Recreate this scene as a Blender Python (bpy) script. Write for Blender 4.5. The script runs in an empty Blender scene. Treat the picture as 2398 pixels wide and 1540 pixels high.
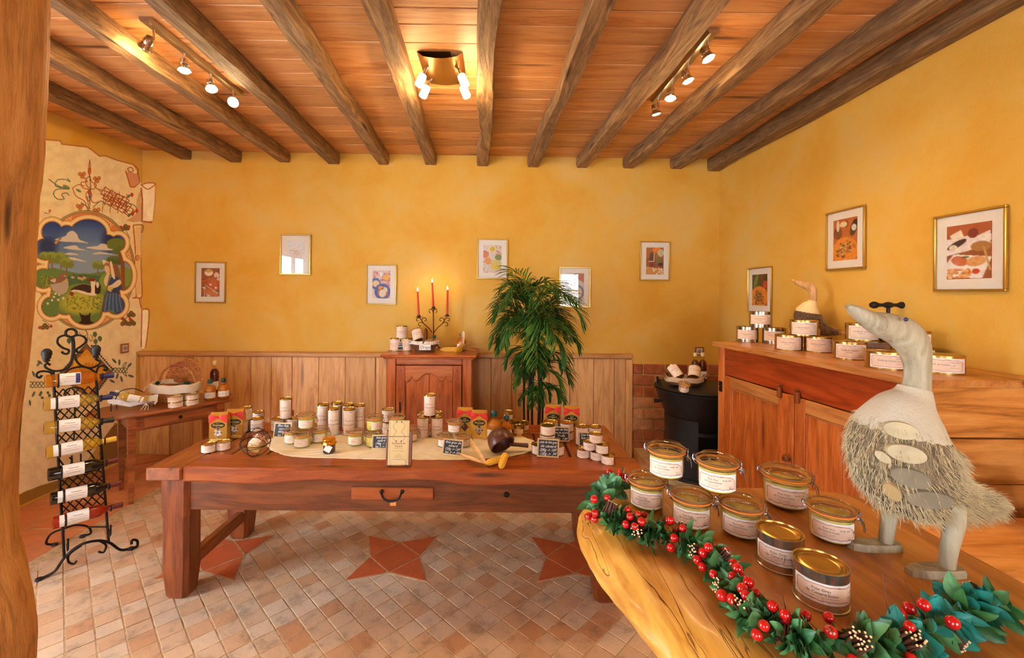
import bpy, math, random
import numpy as np
from mathutils import Vector, Matrix
sc = bpy.context.scene
COL = sc.collection
RND = random.Random(11)
PI = math.pi
# ---------------------------------------------------------------- camera
IW, IH, FPX, PPX, PPY, CH, ROLL = 2398, 1540, 1022.0, 1157.0, 688.0, 1.65, 0.006
camd = bpy.data.cameras.new('camera')
cam = bpy.data.objects.new('camera', camd); COL.objects.link(cam)
camd.sensor_fit = 'HORIZONTAL'; camd.sensor_width = 36; camd.lens = 36 * FPX / IW
camd.shift_x = (IW / 2 - PPX) / IW; camd.shift_y = -(IH / 2 - PPY) / IW
camd.clip_start = 0.02
cam.matrix_world = Matrix.Translation((0, 0, CH)) @ Matrix.Rotation(-ROLL, 4, 'Y') @ Matrix.Rotation(PI / 2, 4, 'X')
sc.camera = cam
# ---------------------------------------------------------------- world, light, exposure
wd = bpy.data.worlds.new('world'); sc.world = wd; wd.use_nodes = True
wd.node_tree.nodes['Background'].inputs[0].default_value = (0.75, 0.87, 1, 1)
wd.node_tree.nodes['Background'].inputs[1].default_value = 1.5
def area(name, loc, rot, sx, sy, power, col):
    l = bpy.data.lights.new(name, 'AREA'); l.shape = 'RECTANGLE'; l.size = sx; l.size_y = sy
    l.energy = power; l.color = col
    o = bpy.data.objects.new(name, l); COL.objects.link(o); o.location = loc; o.rotation_euler = rot
    return o
# daylight entering through the glazed door in the left wall and the windows in the rear wall
area('daylight_door', (-3.72, 0.95, 1.25), (0, -PI / 2, 0), 2.15, 1.1, 400, (0.74, 0.88, 1.0))
area('daylight_window', (1.45, -1.72, 1.55), (PI / 2, 0, 0), 1.3, 1.3, 125, (0.88, 0.94, 1.0))
area('daylight_window', (-1.35, -1.72, 1.55), (PI / 2, 0, 0), 1.5, 1.3, 150, (0.9, 0.95, 1.0))
SPOT_W, GLOW_W, LAMP_W, WARM = 30.0, 2.4, 7.5, (1.0, 0.68, 0.32)
vs = sc.view_settings
vs.view_transform = 'Standard'; vs.look = 'None'; vs.gamma = 1.0; vs.exposure = -0.62; vs.use_curve_mapping = False
cy = sc.cycles
cy.max_bounces = 6; cy.diffuse_bounces = 4; cy.glossy_bounces = 3; cy.use_light_tree = False; cy.transmission_bounces = 2
cy.transparent_max_bounces = 12; cy.caustics_reflective = False; cy.caustics_refractive = False
cy.use_adaptive_sampling = True; cy.adaptive_threshold = 0.19; cy.adaptive_min_samples = 12; cy.sample_clamp_indirect = 6.0; cy.blur_glossy = 0.5
# ---------------------------------------------------------------- pixel -> place helpers (2398x1540 frame)
_cr, _sr = math.cos(ROLL), math.sin(ROLL)
def ray(px, py):
    u, v = (px - PPX) / FPX, (py - PPY) / FPX
    return (u * _cr + v * _sr, 1.0, u * _sr - v * _cr)
def at_y(px, py, Y):
    d = ray(px, py); return Vector((d[0] * Y, Y, CH + d[2] * Y))
def at_z(px, py, z):
    d = ray(px, py); t = (z - CH) / d[2]; return Vector((d[0] * t, t, z))
def at_x(px, py, X):
    d = ray(px, py); t = X / d[0]; return Vector((X, t, CH + d[2] * t))
def proj(p):
    x, y, z = p[0] / p[1], 1.0, (p[2] - CH) / p[1]
    u = x * _cr + z * _sr; v = x * _sr - z * _cr
    return PPX + u * FPX, PPY + v * FPX
# ---------------------------------------------------------------- materials
def C(r, g, b):
    f = lambda c: (c / 255 / 12.92) if c / 255 <= 0.04045 else ((c / 255 + 0.055) / 1.055) ** 2.4
    return (f(r), f(g), f(b), 1.0)
_M = {}
def _new(name):
    m = bpy.data.materials.new(name); m.use_nodes = True
    nt = m.node_tree; b = nt.nodes['Principled BSDF']
    return m, nt, b
def N(nt, typ, **kw):
    n = nt.nodes.new(typ)
    for k, v in kw.items(): setattr(n, k, v)
    return n
def ramp(nt, stops):
    r = nt.nodes.new('ShaderNodeValToRGB'); e = r.color_ramp.elements
    while len(e) < len(stops): e.new(0.5)
    for i, (p, c) in enumerate(stops): e[i].position = p; e[i].color = c
    return r
def coords(nt, scale, rnd=True):
    tc = N(nt, 'ShaderNodeTexCoord'); mp = N(nt, 'ShaderNodeMapping')
    mp.inputs['Scale'].default_value = scale
    if rnd:
        oi = N(nt, 'ShaderNodeObjectInfo'); va = N(nt, 'ShaderNodeVectorMath', operation='ADD')
        mu = N(nt, 'ShaderNodeMath', operation='MULTIPLY'); mu.inputs[1].default_value = 37.0
        nt.links.new(oi.outputs['Random'], mu.inputs[0])
        nt.links.new(tc.outputs['Object'], va.inputs[0]); nt.links.new(mu.outputs[0], va.inputs[1])
        nt.links.new(va.outputs[0], mp.inputs['Vector'])
    else:
        nt.links.new(tc.outputs['Object'], mp.inputs['Vector'])
    return mp.outputs['Vector']
def mat(name, col, rough=0.5, metal=0.0, var=0.0, vscale=8.0, bump=0.0, bscale=40.0, emit=None, coat=0.0, spec=0.5, sub=None):
    if name in _M: return _M[name]
    m, nt, b = _new(name)
    b.inputs['Base Color'].default_value = col; b.inputs['Roughness'].default_value = rough
    b.inputs['Metallic'].default_value = metal; b.inputs['Specular IOR Level'].default_value = spec
    b.inputs['Coat Weight'].default_value = coat
    if emit: b.inputs['Emission Color'].default_value = emit[0]; b.inputs['Emission Strength'].default_value = emit[1]
    if var > 0 or bump > 0: v = coords(nt, (1, 1, 1))
    if var > 0:
        n = N(nt, 'ShaderNodeTexNoise'); n.inputs['Scale'].default_value = vscale; n.inputs['Detail'].default_value = 5
        nt.links.new(v, n.inputs['Vector'])
        lo = tuple(c * (1 - var) for c in col[:3]) + (1,); hi = tuple(min(1, c * (1 + var)) for c in col[:3]) + (1,)
        r = ramp(nt, [(0.3, lo), (0.7, hi)]); nt.links.new(n.outputs['Fac'], r.inputs[0])
        nt.links.new(r.outputs[0], b.inputs['Base Color'])
    if bump > 0:
        n = N(nt, 'ShaderNodeTexNoise'); n.inputs['Scale'].default_value = bscale; n.inputs['Detail'].default_value = 4
        nt.links.new(v, n.inputs['Vector']); bp = N(nt, 'ShaderNodeBump'); bp.inputs['Strength'].default_value = bump
        bp.inputs['Distance'].default_value = 0.01
        nt.links.new(n.outputs['Fac'], bp.inputs['Height']); nt.links.new(bp.outputs[0], b.inputs['Normal'])
    _M[name] = m; return m
def wood(name, dark, mid, light, grain='x', scale=1.0, rough=0.45, rings=0.5, knots=False, bump=0.12, coat=0.0, rvar=0.18):
    """procedural timber, grain stretched along one object axis; every object gets its own offset and shade"""
    if name in _M: return _M[name]
    m, nt, b = _new(name); L = nt.links.new
    s = {'x': (1.0, 9, 9), 'y': (9, 1.0, 9), 'z': (9, 9, 1.0)}[grain]
    v = coords(nt, tuple(a * scale for a in s))
    n1 = N(nt, 'ShaderNodeTexNoise'); n1.inputs['Scale'].default_value = 1.6; n1.inputs['Detail'].default_value = 6
    n1.inputs['Distortion'].default_value = 0.9; L(v, n1.inputs['Vector'])
    n2 = N(nt, 'ShaderNodeTexNoise'); n2.inputs['Scale'].default_value = 9; n2.inputs['Detail'].default_value = 5
    n2.inputs['Roughness'].default_value = 0.7; L(v, n2.inputs['Vector'])
    ml = N(nt, 'ShaderNodeMath', operation='MULTIPLY'); ml.inputs[1].default_value = 9.0 * rings + 1; L(n1.outputs['Fac'], ml.inputs[0])
    sn = N(nt, 'ShaderNodeMath', operation='PINGPONG'); sn.inputs[1].default_value = 1.0; L(ml.outputs[0], sn.inputs[0])
    mx = N(nt, 'ShaderNodeMix'); mx.inputs[0].default_value = 0.6; L(sn.outputs[0], mx.inputs[2]); L(n2.outputs['Fac'], mx.inputs[3])
    rp = ramp(nt, [(0.18, dark), (0.42, mid), (0.75, light)]); L(mx.outputs[0], rp.inputs[0])
    oi = N(nt, 'ShaderNodeObjectInfo'); hs = N(nt, 'ShaderNodeHueSaturation')
    mr = N(nt, 'ShaderNodeMapRange'); mr.inputs[3].default_value = 1 - rvar; mr.inputs[4].default_value = 1 + rvar
    L(oi.outputs['Random'], mr.inputs[0]); L(mr.outputs[0], hs.inputs['Value']); L(rp.outputs[0], hs.inputs['Color'])
    out = hs.outputs[0]
    if knots:
        vo = N(nt, 'ShaderNodeTexVoronoi'); vo.inputs['Scale'].default_value = 0.9; L(v, vo.inputs['Vector'])
        kr = ramp(nt, [(0.05, (0, 0, 0, 1)), (0.16, (1, 1, 1, 1))]); L(vo.outputs['Distance'], kr.inputs[0])
        km = N(nt, 'ShaderNodeMix', data_type='RGBA', blend_type='MIX')
        L(kr.outputs[0], km.inputs[0]); km.inputs[6].default_value = tuple(c * 0.35 for c in dark[:3]) + (1,); L(out, km.inputs[7]); out = km.outputs[2]
    L(out, b.inputs['Base Color'])
    b.inputs['Roughness'].default_value = rough; b.inputs['Coat Weight'].default_value = coat; b.inputs['Coat Roughness'].default_value = 0.15
    if bump:
        bp = N(nt, 'ShaderNodeBump'); bp.inputs['Strength'].default_value = bump; bp.inputs['Distance'].default_value = 0.01
        L(mx.outputs[0], bp.inputs['Height']); L(bp.outputs[0], b.inputs['Normal'])
    _M[name] = m; return m
def glass(name, tint=(1, 1, 1), dens=0.08, rough=0.02):
    """thin clear glass: see-through with a fresnel gloss"""
    if name in _M: return _M[name]
    m = bpy.data.materials.new(name); m.use_nodes = True; nt = m.node_tree; L = nt.links.new
    for n in list(nt.nodes): nt.nodes.remove(n)
    o = N(nt, 'ShaderNodeOutputMaterial'); t = N(nt, 'ShaderNodeBsdfTransparent'); g = N(nt, 'ShaderNodeBsdfGlossy')
    t.inputs[0].default_value = (*tint, 1); g.inputs['Roughness'].default_value = rough
    lw = N(nt, 'ShaderNodeLayerWeight'); pw = N(nt, 'ShaderNodeMath', operation='POWER'); pw.inputs[1].default_value = 4.0; L(lw.outputs['Facing'], pw.inputs[0])
    ad = N(nt, 'ShaderNodeMath', operation='MULTIPLY_ADD'); ad.use_clamp = True; ad.inputs[1].default_value = 0.8; ad.inputs[2].default_value = 0.035 + dens; L(pw.outputs[0], ad.inputs[0])
    x = N(nt, 'ShaderNodeMixShader'); L(ad.outputs[0], x.inputs[0]); L(t.outputs[0], x.inputs[1]); L(g.outputs[0], x.inputs[2]); L(x.outputs[0], o.inputs[0])
    _M[name] = m; return m
def liquid(name, col, trans):
    if name in _M: return _M[name]
    m = bpy.data.materials.new(name); m.use_nodes = True; nt = m.node_tree; L = nt.links.new; b = nt.nodes['Principled BSDF']
    b.inputs['Base Color'].default_value = col; b.inputs['Roughness'].default_value = 0.25
    t = N(nt, 'ShaderNodeBsdfTransparent'); t.inputs[0].default_value = tuple(min(1, c ** 0.5 * 1.1) for c in col[:3]) + (1,)
    x = N(nt, 'ShaderNodeMixShader'); x.inputs[0].default_value = trans
    L(b.outputs[0], x.inputs[1]); L(t.outputs[0], x.inputs[2]); L(x.outputs[0], nt.nodes['Material Output'].inputs[0])
    _M[name] = m; return m
def paint_mat(name, rough=0.6):
    """flat print or paint: colour from the mesh's own colour attribute"""
    if name in _M: return _M[name]
    m, nt, b = _new(name); a = N(nt, 'ShaderNodeAttribute'); a.attribute_name = 'paint'
    nt.links.new(a.outputs['Color'], b.inputs['Base Color']); b.inputs['Roughness'].default_value = rough
    _M[name] = m; return m
# ---------------------------------------------------------------- mesh builder
class MB:
    def __init__(s): s.v = []; s.f = []; s.mi = []; s.m = 0
    def add(s, vs, fs):
        b = len(s.v); s.v.extend([tuple(p) for p in vs]); s.f.extend([tuple(i + b for i in f) for f in fs]); s.mi.extend([s.m] * len(fs)); return b
    def xf(s, M, start=0):
        for i in range(start, len(s.v)): s.v[i] = tuple(M @ Vector(s.v[i]))
        return s
    def box(s, c, d, bev=0.0, M=None):
        x, y, z = d[0] / 2, d[1] / 2, d[2] / 2; st = len(s.v)
        if bev <= 0:
            vs = [(sx * x, sy * y, sz * z) for sx in (-1, 1) for sy in (-1, 1) for sz in (-1, 1)]
            s.add(vs, [(0, 1, 3, 2), (4, 6, 7, 5), (0, 4, 5, 1), (2, 3, 7, 6), (0, 2, 6, 4), (1, 5, 7, 3)])
        else:
            e = min(bev, x * .95, y * .95, z * .95); vs = []; ix = {}
            for sx in (-1, 1):
                for sy in (-1, 1):
                    for sz in (-1, 1):
                        for k in range(3):
                            p = [sx * (x - e), sy * (y - e), sz * (z - e)]; p[k] = (sx * x, sy * y, sz * z)[k]
                            ix[(sx, sy, sz, k)] = len(vs); vs.append(p)
            fs = []
            for k in range(3):
                a, b2 = [i for i in range(3) if i != k]
                for sg in (-1, 1):
                    q = []
                    for (u, w) in ((-1, -1), (1, -1), (1, 1), (-1, 1)):
                        t = [0, 0, 0]; t[k] = sg; t[a] = u; t[b2] = w; q.append(ix[(*t, k)])
                    fs.append(q)
            for k in range(3):
                a, b2 = [i for i in range(3) if i != k]
                for u in (-1, 1):
                    for w in (-1, 1):
                        t1 = [0, 0, 0]; t1[a] = u; t1[b2] = w; t2 = t1[:]; t1[k] = -1; t2[k] = 1
                        fs.append([ix[(*t1, a)], ix[(*t2, a)], ix[(*t2, b2)], ix[(*t1, b2)]])
            for sx in (-1, 1):
                for sy in (-1, 1):
                    for sz in (-1, 1): fs.append([ix[(sx, sy, sz, k)] for k in range(3)])
            s.add(vs, fs)
        T = Matrix.Translation(c)
        s.xf(T @ M if M is not None else T, st); return s
    def lathe(s, prof, n=24, sx=1.0, sy=1.0, c=(0, 0, 0)):
        rows = []
        vs = []
        for r, z in prof:
            if r <= 1e-6: rows.append([len(vs)] * n); vs.append((c[0], c[1], c[2] + z))
            else:
                rows.append(list(range(len(vs), len(vs) + n)))
                vs += [(c[0] + r * sx * math.cos(2 * PI * i / n), c[1] + r * sy * math.sin(2 * PI * i / n), c[2] + z) for i in range(n)]
        fs = []
        for a, b in zip(rows[:-1], rows[1:]):
            for i in range(n):
                j = (i + 1) % n; q = [a[i], a[j], b[j], b[i]]; q2 = []
                for t in q:
                    if t not in q2: q2.append(t)
                if len(q2) > 2: fs.append(q2)
        s.add(vs, fs); return s
    def tube(s, pts, r, n=6, closed=False, flat=1.0):
        P = [Vector(p) for p in pts]; k = len(P)
        if k < 2: return s
        rr = r if isinstance(r, (list, tuple)) else [r] * k
        T = []
        for i in range(k):
            if closed: t = P[(i + 1) % k] - P[i - 1]
            else: t = P[min(i + 1, k - 1)] - P[max(i - 1, 0)]
            T.append(t.normalized() if t.length > 1e-9 else Vector((0, 0, 1)))
        up = Vector((0, 0, 1)) if abs(T[0].z) < 0.9 else Vector((1, 0, 0))
        nrm = T[0].cross(up).normalized(); vs = []
        for i in range(k):
            nrm = (nrm - T[i] * nrm.dot(T[i]))
            nrm = nrm.normalized() if nrm.length > 1e-6 else T[i].orthogonal().normalized()
            bn = T[i].cross(nrm)
            for j in range(n):
                a = 2 * PI * j / n
                vs.append(P[i] + nrm * (rr[i] * math.cos(a)) + bn * (rr[i] * flat * math.sin(a)))
        fs = []
        for i in range(k if closed else k - 1):
            for j in range(n):
                a, b = i * n + j, i * n + (j + 1) % n; i2 = (i + 1) % k
                fs.append((a, b, i2 * n + (j + 1) % n, i2 * n + j))
        if not closed:
            fs.append(tuple(range(n))[::-1]); fs.append(tuple(range((k - 1) * n, k * n)))
        s.add(vs, fs); return s
    def prism(s, out, z0, z1, M=None):
        n = len(out); st = len(s.v)
        vs = [(x, y, z0) for x, y in out] + [(x, y, z1) for x, y in out]
        fs = [tuple(range(n))[::-1], tuple(range(n, 2 * n))] + [(i, (i + 1) % n, n + (i + 1) % n, n + i) for i in range(n)]
        s.add(vs, fs)
        if M is not None: s.xf(M, st)
        return s
    def sphere(s, c, r, n=10, m=7, sc3=(1, 1, 1)):
        st = len(s.v)
        s.lathe([(r * math.sin(PI * i / m), -r * math.cos(PI * i / m)) for i in range(m + 1)], n)
        s.xf(Matrix.Translation(c) @ Matrix.Diagonal((*sc3, 1)), st); return s
    def loft(s, rings, close=True, cap=True):
        n = len(rings[0]); vs = [p for r in rings for p in r]; fs = []
        for i in range(len(rings) - 1):
            for j in range(n if close else n - 1):
                k = (j + 1) % n
                fs.append((i * n + j, i * n + k, (i + 1) * n + k, (i + 1) * n + j))
        if cap: fs += [tuple(range(n))[::-1], tuple(range((len(rings) - 1) * n, len(rings) * n))]
        s.add(vs, fs); return s
    def mesh(s, name, mats, angle=38):
        me = bpy.data.meshes.new(name); me.from_pydata(s.v, [], s.f)
        for m in (mats if isinstance(mats, (list, tuple)) else [mats]): me.materials.append(m)
        if any(s.mi): me.polygons.foreach_set('material_index', s.mi)
        if angle:
            me.polygons.foreach_set('use_smooth', [True] * len(s.f)); me.set_sharp_from_angle(angle=math.radians(angle))
        me.update(); return me
    def build(s, name, mats, parent=None, loc=(0, 0, 0), rz=0.0, angle=38, label=None):
        return link(name, s.mesh(name, mats, angle), parent, loc, rz, label)
def link(name, me, parent=None, loc=(0, 0, 0), rz=0.0, label=None, rot=None):
    o = bpy.data.objects.new(name, me); COL.objects.link(o)
    if parent is not None: o.parent = parent
    o.location = loc; o.rotation_euler = rot if rot is not None else (0, 0, rz)
    if label: o['label'] = label
    return o
def tag(o, label, cat, group=None):
    o['label'] = label; o['category'] = cat
    if group: o['group'] = group
    return o
def thing(name, label, cat, loc=(0, 0, 0), rz=0.0, group=None, rot=None):
    o = bpy.data.objects.new(name, None); COL.objects.link(o); o.empty_display_size = 0.05
    o.location = loc; o.rotation_euler = rot if rot is not None else (0, 0, rz)
    return tag(o, label, cat, group)
def struct(o): o['kind'] = 'structure'; return o
class Proto:
    """one kind of thing: shared part meshes, placed many times as separate objects"""
    def __init__(s, name, cat): s.name = name; s.cat = cat; s.parts = []
    def part(s, name, me, sub_of=None, label=None): s.parts.append((name, me, sub_of, label)); return len(s.parts) - 1
    def place(s, label, loc, rz=0.0, group=None, rot=None, name=None, skip=(), swap=None):
        r = thing(name or s.name, label, s.cat, loc, rz, group, rot); made = []
        for (n, me, so, lb) in s.parts:
            if n in skip: made.append(None); continue
            if swap and n in swap: me = swap[n]
            made.append(link(n, me, r if so is None else made[so], label=lb))
        return r
def spl(pts, k=6, closed=False):
    """Catmull-Rom through points of any dimension"""
    P = [Vector(p) for p in pts]; n = len(P); out = []
    for i in range(n if closed else n - 1):
        g = (lambda j: P[j % n]) if closed else (lambda j: P[min(max(j, 0), n - 1)])
        a, b, c, d = g(i - 1), g(i), g(i + 1), g(i + 2)
        for t in range(k):
            u = t / k
            out.append(0.5 * ((2 * b) + (c - a) * u + (2 * a - 5 * b + 4 * c - d) * u * u + (3 * b - a - 3 * c + d) * u ** 3))
    if not closed: out.append(P[-1])
    return out
def spiral(cx, cz, r0, a0, a1, r1, n=14, y=0.0):
    return [(cx + (r0 + (r1 - r0) * i / n) * math.cos(a0 + (a1 - a0) * i / n), y, cz + (r0 + (r1 - r0) * i / n) * math.sin(a0 + (a1 - a0) * i / n)) for i in range(n + 1)]
_T = {}
def text2d(body, size=1.0, shear=0.0, align='CENTER', bold=0.0):
    """lettering as flat outline faces: list of (x, y), list of faces"""
    k = (body, shear, align, bold)
    if k not in _T:
        cu = bpy.data.curves.new('lettering', 'FONT'); cu.body = body; cu.size = 1.0; cu.align_x = align; cu.align_y = 'CENTER'
        cu.resolution_u = 2; cu.shear = shear; cu.offset = bold
        ob = bpy.data.objects.new('lettering', cu)
        me = bpy.data.meshes.new_from_object(ob)
        _T[k] = ([(v.co.x, v.co.y) for v in me.vertices], [tuple(p.vertices) for p in me.polygons])
        bpy.data.objects.remove(ob); bpy.data.curves.remove(cu); bpy.data.meshes.remove(me)
    v, f = _T[k]
    return [(x * size, y * size) for x, y in v], f
# ---------------------------------------------------------------- painter for prints and the mural
class Canvas:
    def __init__(s, x0, y0, x1, y1, res=1.0, col=(1, 1, 1), alpha=1.0):
        s.x0, s.y0, s.res = x0, y0, res
        s.w, s.h = int((x1 - x0) * res) + 1, int((y1 - y0) * res) + 1
        s.a = np.zeros((s.h, s.w, 4)); s.a[..., :3] = [c / 255 for c in col]; s.a[..., 3] = alpha
        s.clip = None
    def _box(s, xs, ys, pad):
        i0 = max(0, int((min(xs) - pad - s.x0) * s.res)); i1 = min(s.w, int((max(xs) + pad - s.x0) * s.res) + 2)
        j0 = max(0, int((min(ys) - pad - s.y0) * s.res)); j1 = min(s.h, int((max(ys) + pad - s.y0) * s.res) + 2)
        if i1 <= i0 or j1 <= j0: return None
        gx, gy = np.meshgrid(s.x0 + np.arange(i0, i1) / s.res, s.y0 + np.arange(j0, j1) / s.res)
        return i0, i1, j0, j1, gx, gy
    def _put(s, B, m, col, al):
        i0, i1, j0, j1 = B[:4]; m = np.clip(m, 0, 1) * al
        if s.clip is not None: m = m * s.clip[j0:j1, i0:i1]
        t = s.a[j0:j1, i0:i1]; c = np.array([k / 255 for k in col]) if not isinstance(col, np.ndarray) else col
        t[..., :3] = t[..., :3] * (1 - m[..., None]) + c * m[..., None]
        t[..., 3] = np.maximum(t[..., 3], m)
    def polymask(s, pts, B):
        gx, gy = B[4], B[5]; ins = np.zeros(gx.shape, bool); n = len(pts)
        for i in range(n):
            (ax, ay), (bx, by) = pts[i], pts[(i + 1) % n]
            if ay == by: continue
            c = ((ay > gy) != (by > gy)) & (gx < (bx - ax) * (gy - ay) / (by - ay) + ax); ins ^= c
        return ins.astype(float)
    def poly(s, pts, col, al=1.0):
        B = s._box([p[0] for p in pts], [p[1] for p in pts], 1)
        if B: s._put(B, s.polymask(pts, B), col, al)
    def ell(s, cx, cy, rx, ry, col, al=1.0, rot=0.0, soft=0.08):
        B = s._box([cx - max(rx, ry), cx + max(rx, ry)], [cy - max(rx, ry), cy + max(rx, ry)], 2)
        if not B: return
        dx, dy = B[4] - cx, B[5] - cy; c, n = math.cos(rot), math.sin(rot)
        d = np.sqrt(((dx * c + dy * n) / rx) ** 2 + ((-dx * n + dy * c) / ry) ** 2)
        s._put(B, (1 - d) / soft + 0.5, col, al)
    def line(s, pts, w, col, al=1.0):
        B = s._box([p[0] for p in pts], [p[1] for p in pts], w + 1)
        if not B: return
        d = np.full(B[4].shape, 1e9)
        for (ax, ay), (bx, by) in zip(pts[:-1], pts[1:]):
            L2 = (bx - ax) ** 2 + (by - ay) ** 2 + 1e-9
            t = np.clip(((B[4] - ax) * (bx - ax) + (B[5] - ay) * (by - ay)) / L2, 0, 1)
            d = np.minimum(d, np.hypot(B[4] - ax - t * (bx - ax), B[5] - ay - t * (by - ay)))
        s._put(B, (w / 2 - d) * s.res + 0.5, col, al)
    def curve(s, pts, w, col, al=1.0, k=6, closed=False):
        q = [(p[0], p[1]) for p in spl(pts, k, closed)]
        if closed: q.append(q[0])
        s.line(q, w, col, al)
    def noise(s, amt, cell, seed):
        r = np.random.RandomState(seed); g = r.rand(int(s.h / cell) + 3, int(s.w / cell) + 3)
        yy, xx = np.mgrid[0:s.h, 0:s.w] / cell; i, j = yy.astype(int), xx.astype(int); fy, fx = yy - i, xx - j
        fy = fy * fy * (3 - 2 * fy); fx = fx * fx * (3 - 2 * fx)
        v = (g[i, j] * (1 - fx) + g[i, j + 1] * fx) * (1 - fy) + (g[i + 1, j] * (1 - fx) + g[i + 1, j + 1] * fx) * fy
        s.a[..., :3] = np.clip(s.a[..., :3] * (1 + amt * (v[..., None] - 0.5) * 2), 0, 1)
        return v
    def sample(s, px, py):
        x = np.clip((px - s.x0) * s.res, 0, s.w - 1.001); y = np.clip((py - s.y0) * s.res, 0, s.h - 1.001)
        i, j = y.astype(int), x.astype(int); fy, fx = (y - i)[..., None], (x - j)[..., None]; a = s.a
        return (a[i, j] * (1 - fx) + a[i, j + 1] * fx) * (1 - fy) + (a[i + 1, j] * (1 - fx) + a[i + 1, j + 1] * fx) * fy
def lin(c):
    o = c.copy(); r = c[..., :3]
    o[..., :3] = np.where(r <= 0.04045, r / 12.92, ((r + 0.055) / 1.055) ** 2.4); return o
def painted_grid(name, P, cols, m, parent=None):
    """a fine grid (rows x cols x 3 points) carrying painted colours (rows x cols x 4, linear)"""
    h, w = P.shape[:2]; me = bpy.data.meshes.new(name)
    idx = np.arange(h * w).reshape(h, w)
    q = np.stack([idx[:-1, :-1], idx[:-1, 1:], idx[1:, 1:], idx[1:, :-1]], -1).reshape(-1, 4)
    me.vertices.add(h * w); me.vertices.foreach_set('co', P.reshape(-1))
    me.loops.add(q.size); me.loops.foreach_set('vertex_index', q.reshape(-1).astype(np.int32))
    me.polygons.add(len(q)); me.polygons.foreach_set('loop_start', np.arange(0, q.size, 4, dtype=np.int32))
    me.update(calc_edges=True)
    ca = me.color_attributes.new('paint', 'FLOAT_COLOR', 'POINT'); ca.data.foreach_set('color', cols.reshape(-1).astype(np.float32))
    me.materials.append(m); return link(name, me, parent)
# ================================================================ ROOM
XL, XR, YB, YF = -3.60, 2.30, 4.46, -1.60
def ceil_z(x): return 3.095 - 0.0102 * (x - XL)
def plaster_nodes(nt, b, cols=None):
    L = nt.links.new
    tc = N(nt, 'ShaderNodeTexCoord')
    n1 = N(nt, 'ShaderNodeTexNoise'); n1.inputs['Scale'].default_value = 1.7; n1.inputs['Detail'].default_value = 7; n1.inputs['Roughness'].default_value = 0.62
    n1.inputs['Distortion'].default_value = 0.4
    n2 = N(nt, 'ShaderNodeTexNoise'); n2.inputs['Scale'].default_value = 90; n2.inputs['Detail'].default_value = 4
    L(tc.outputs['Object'], n1.inputs['Vector']); L(tc.outputs['Object'], n2.inputs['Vector'])
    r = ramp(nt, cols or [(0.32, C(216, 160, 54)), (0.5, C(220, 172, 74)), (0.68, C(218, 180, 102))]); L(n1.outputs['Fac'], r.inputs[0])
    bp = N(nt, 'ShaderNodeBump'); bp.inputs['Strength'].default_value = 0.22; bp.inputs['Distance'].default_value = 0.006
    L(n2.outputs['Fac'], bp.inputs['Height']); L(bp.outputs[0], b.inputs['Normal'])
    b.inputs['Roughness'].default_value = 0.75; b.inputs['Specular IOR Level'].default_value = 0.25
    return r.outputs[0]
m_pl, _nt, _b = _new('ochre_plaster'); _nt.links.new(plaster_nodes(_nt, _b), _b.inputs['Base Color'])
m_grout = mat('pale_grout', C(184, 154, 116), 0.9, var=0.25, vscale=30, bump=0.3, bscale=120)
m_beam = wood('old_beam_oak', C(88, 62, 40), C(142, 106, 68), C(184, 146, 96), 'y', 1.3, 0.7, 0.35, True, 0.5)
m_plank = wood('ceiling_board', C(168, 100, 54), C(200, 134, 76), C(216, 154, 94), 'x', 0.9, 0.5, 0.5, True, 0.06, rvar=0.16)
m_pine = wood('wainscot_pine', C(182, 122, 66), C(208, 152, 88), C(222, 172, 108), 'z', 0.8, 0.45, 0.7, True, 0.05, rvar=0.14)
m_pinex = wood('wainscot_cap_wood', C(168, 106, 56), C(204, 142, 80), C(220, 164, 98), 'x', 0.8, 0.45, 0.6, False, 0.05)
m_winframe = mat('white_window_paint', C(225, 222, 212), 0.5)
m_pane = glass('clear_pane', (1, 1, 1), 0.0)
# ---- walls
def wall(name, boxes, m=m_pl):
    b = MB()
    for lo, hi in boxes:
        b.box([(lo[i] + hi[i]) / 2 for i in range(3)], [hi[i] - lo[i] for i in range(3)])
    return struct(b.build(name, m, angle=0))
wall_back = wall('wall_back', [((XL - .2, YB, 0), (XR + .2, YB + .2, 3.3))])
wall_right = wall('wall_right', [((XR, YF, 0), (XR + .2, YB, 3.3))])
wall_left = wall('wall_left', [((XL - .2, 1.5, 0), (XL, YB, 3.3)), ((XL - .2, YF, 0), (XL, .4, 3.3)), ((XL - .2, .4, 2.35), (XL, 1.5, 3.3))])
wall_rear = wall('wall_rear', [((XL - .2, YF - .2, 0), (-2.1, YF, 3.3)), ((-2.1, YF - .2, 0), (-.6, YF, .9)), ((-2.1, YF - .2, 2.2), (-.6, YF, 3.3)),
                               ((-.6, YF - .2, 0), (.8, YF, 3.3)), ((.8, YF - .2, 0), (2.1, YF, .9)), ((.8, YF - .2, 2.2), (2.1, YF, 3.3)), ((2.1, YF - .2, 0), (XR + .2, YF, 3.3))])
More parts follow.
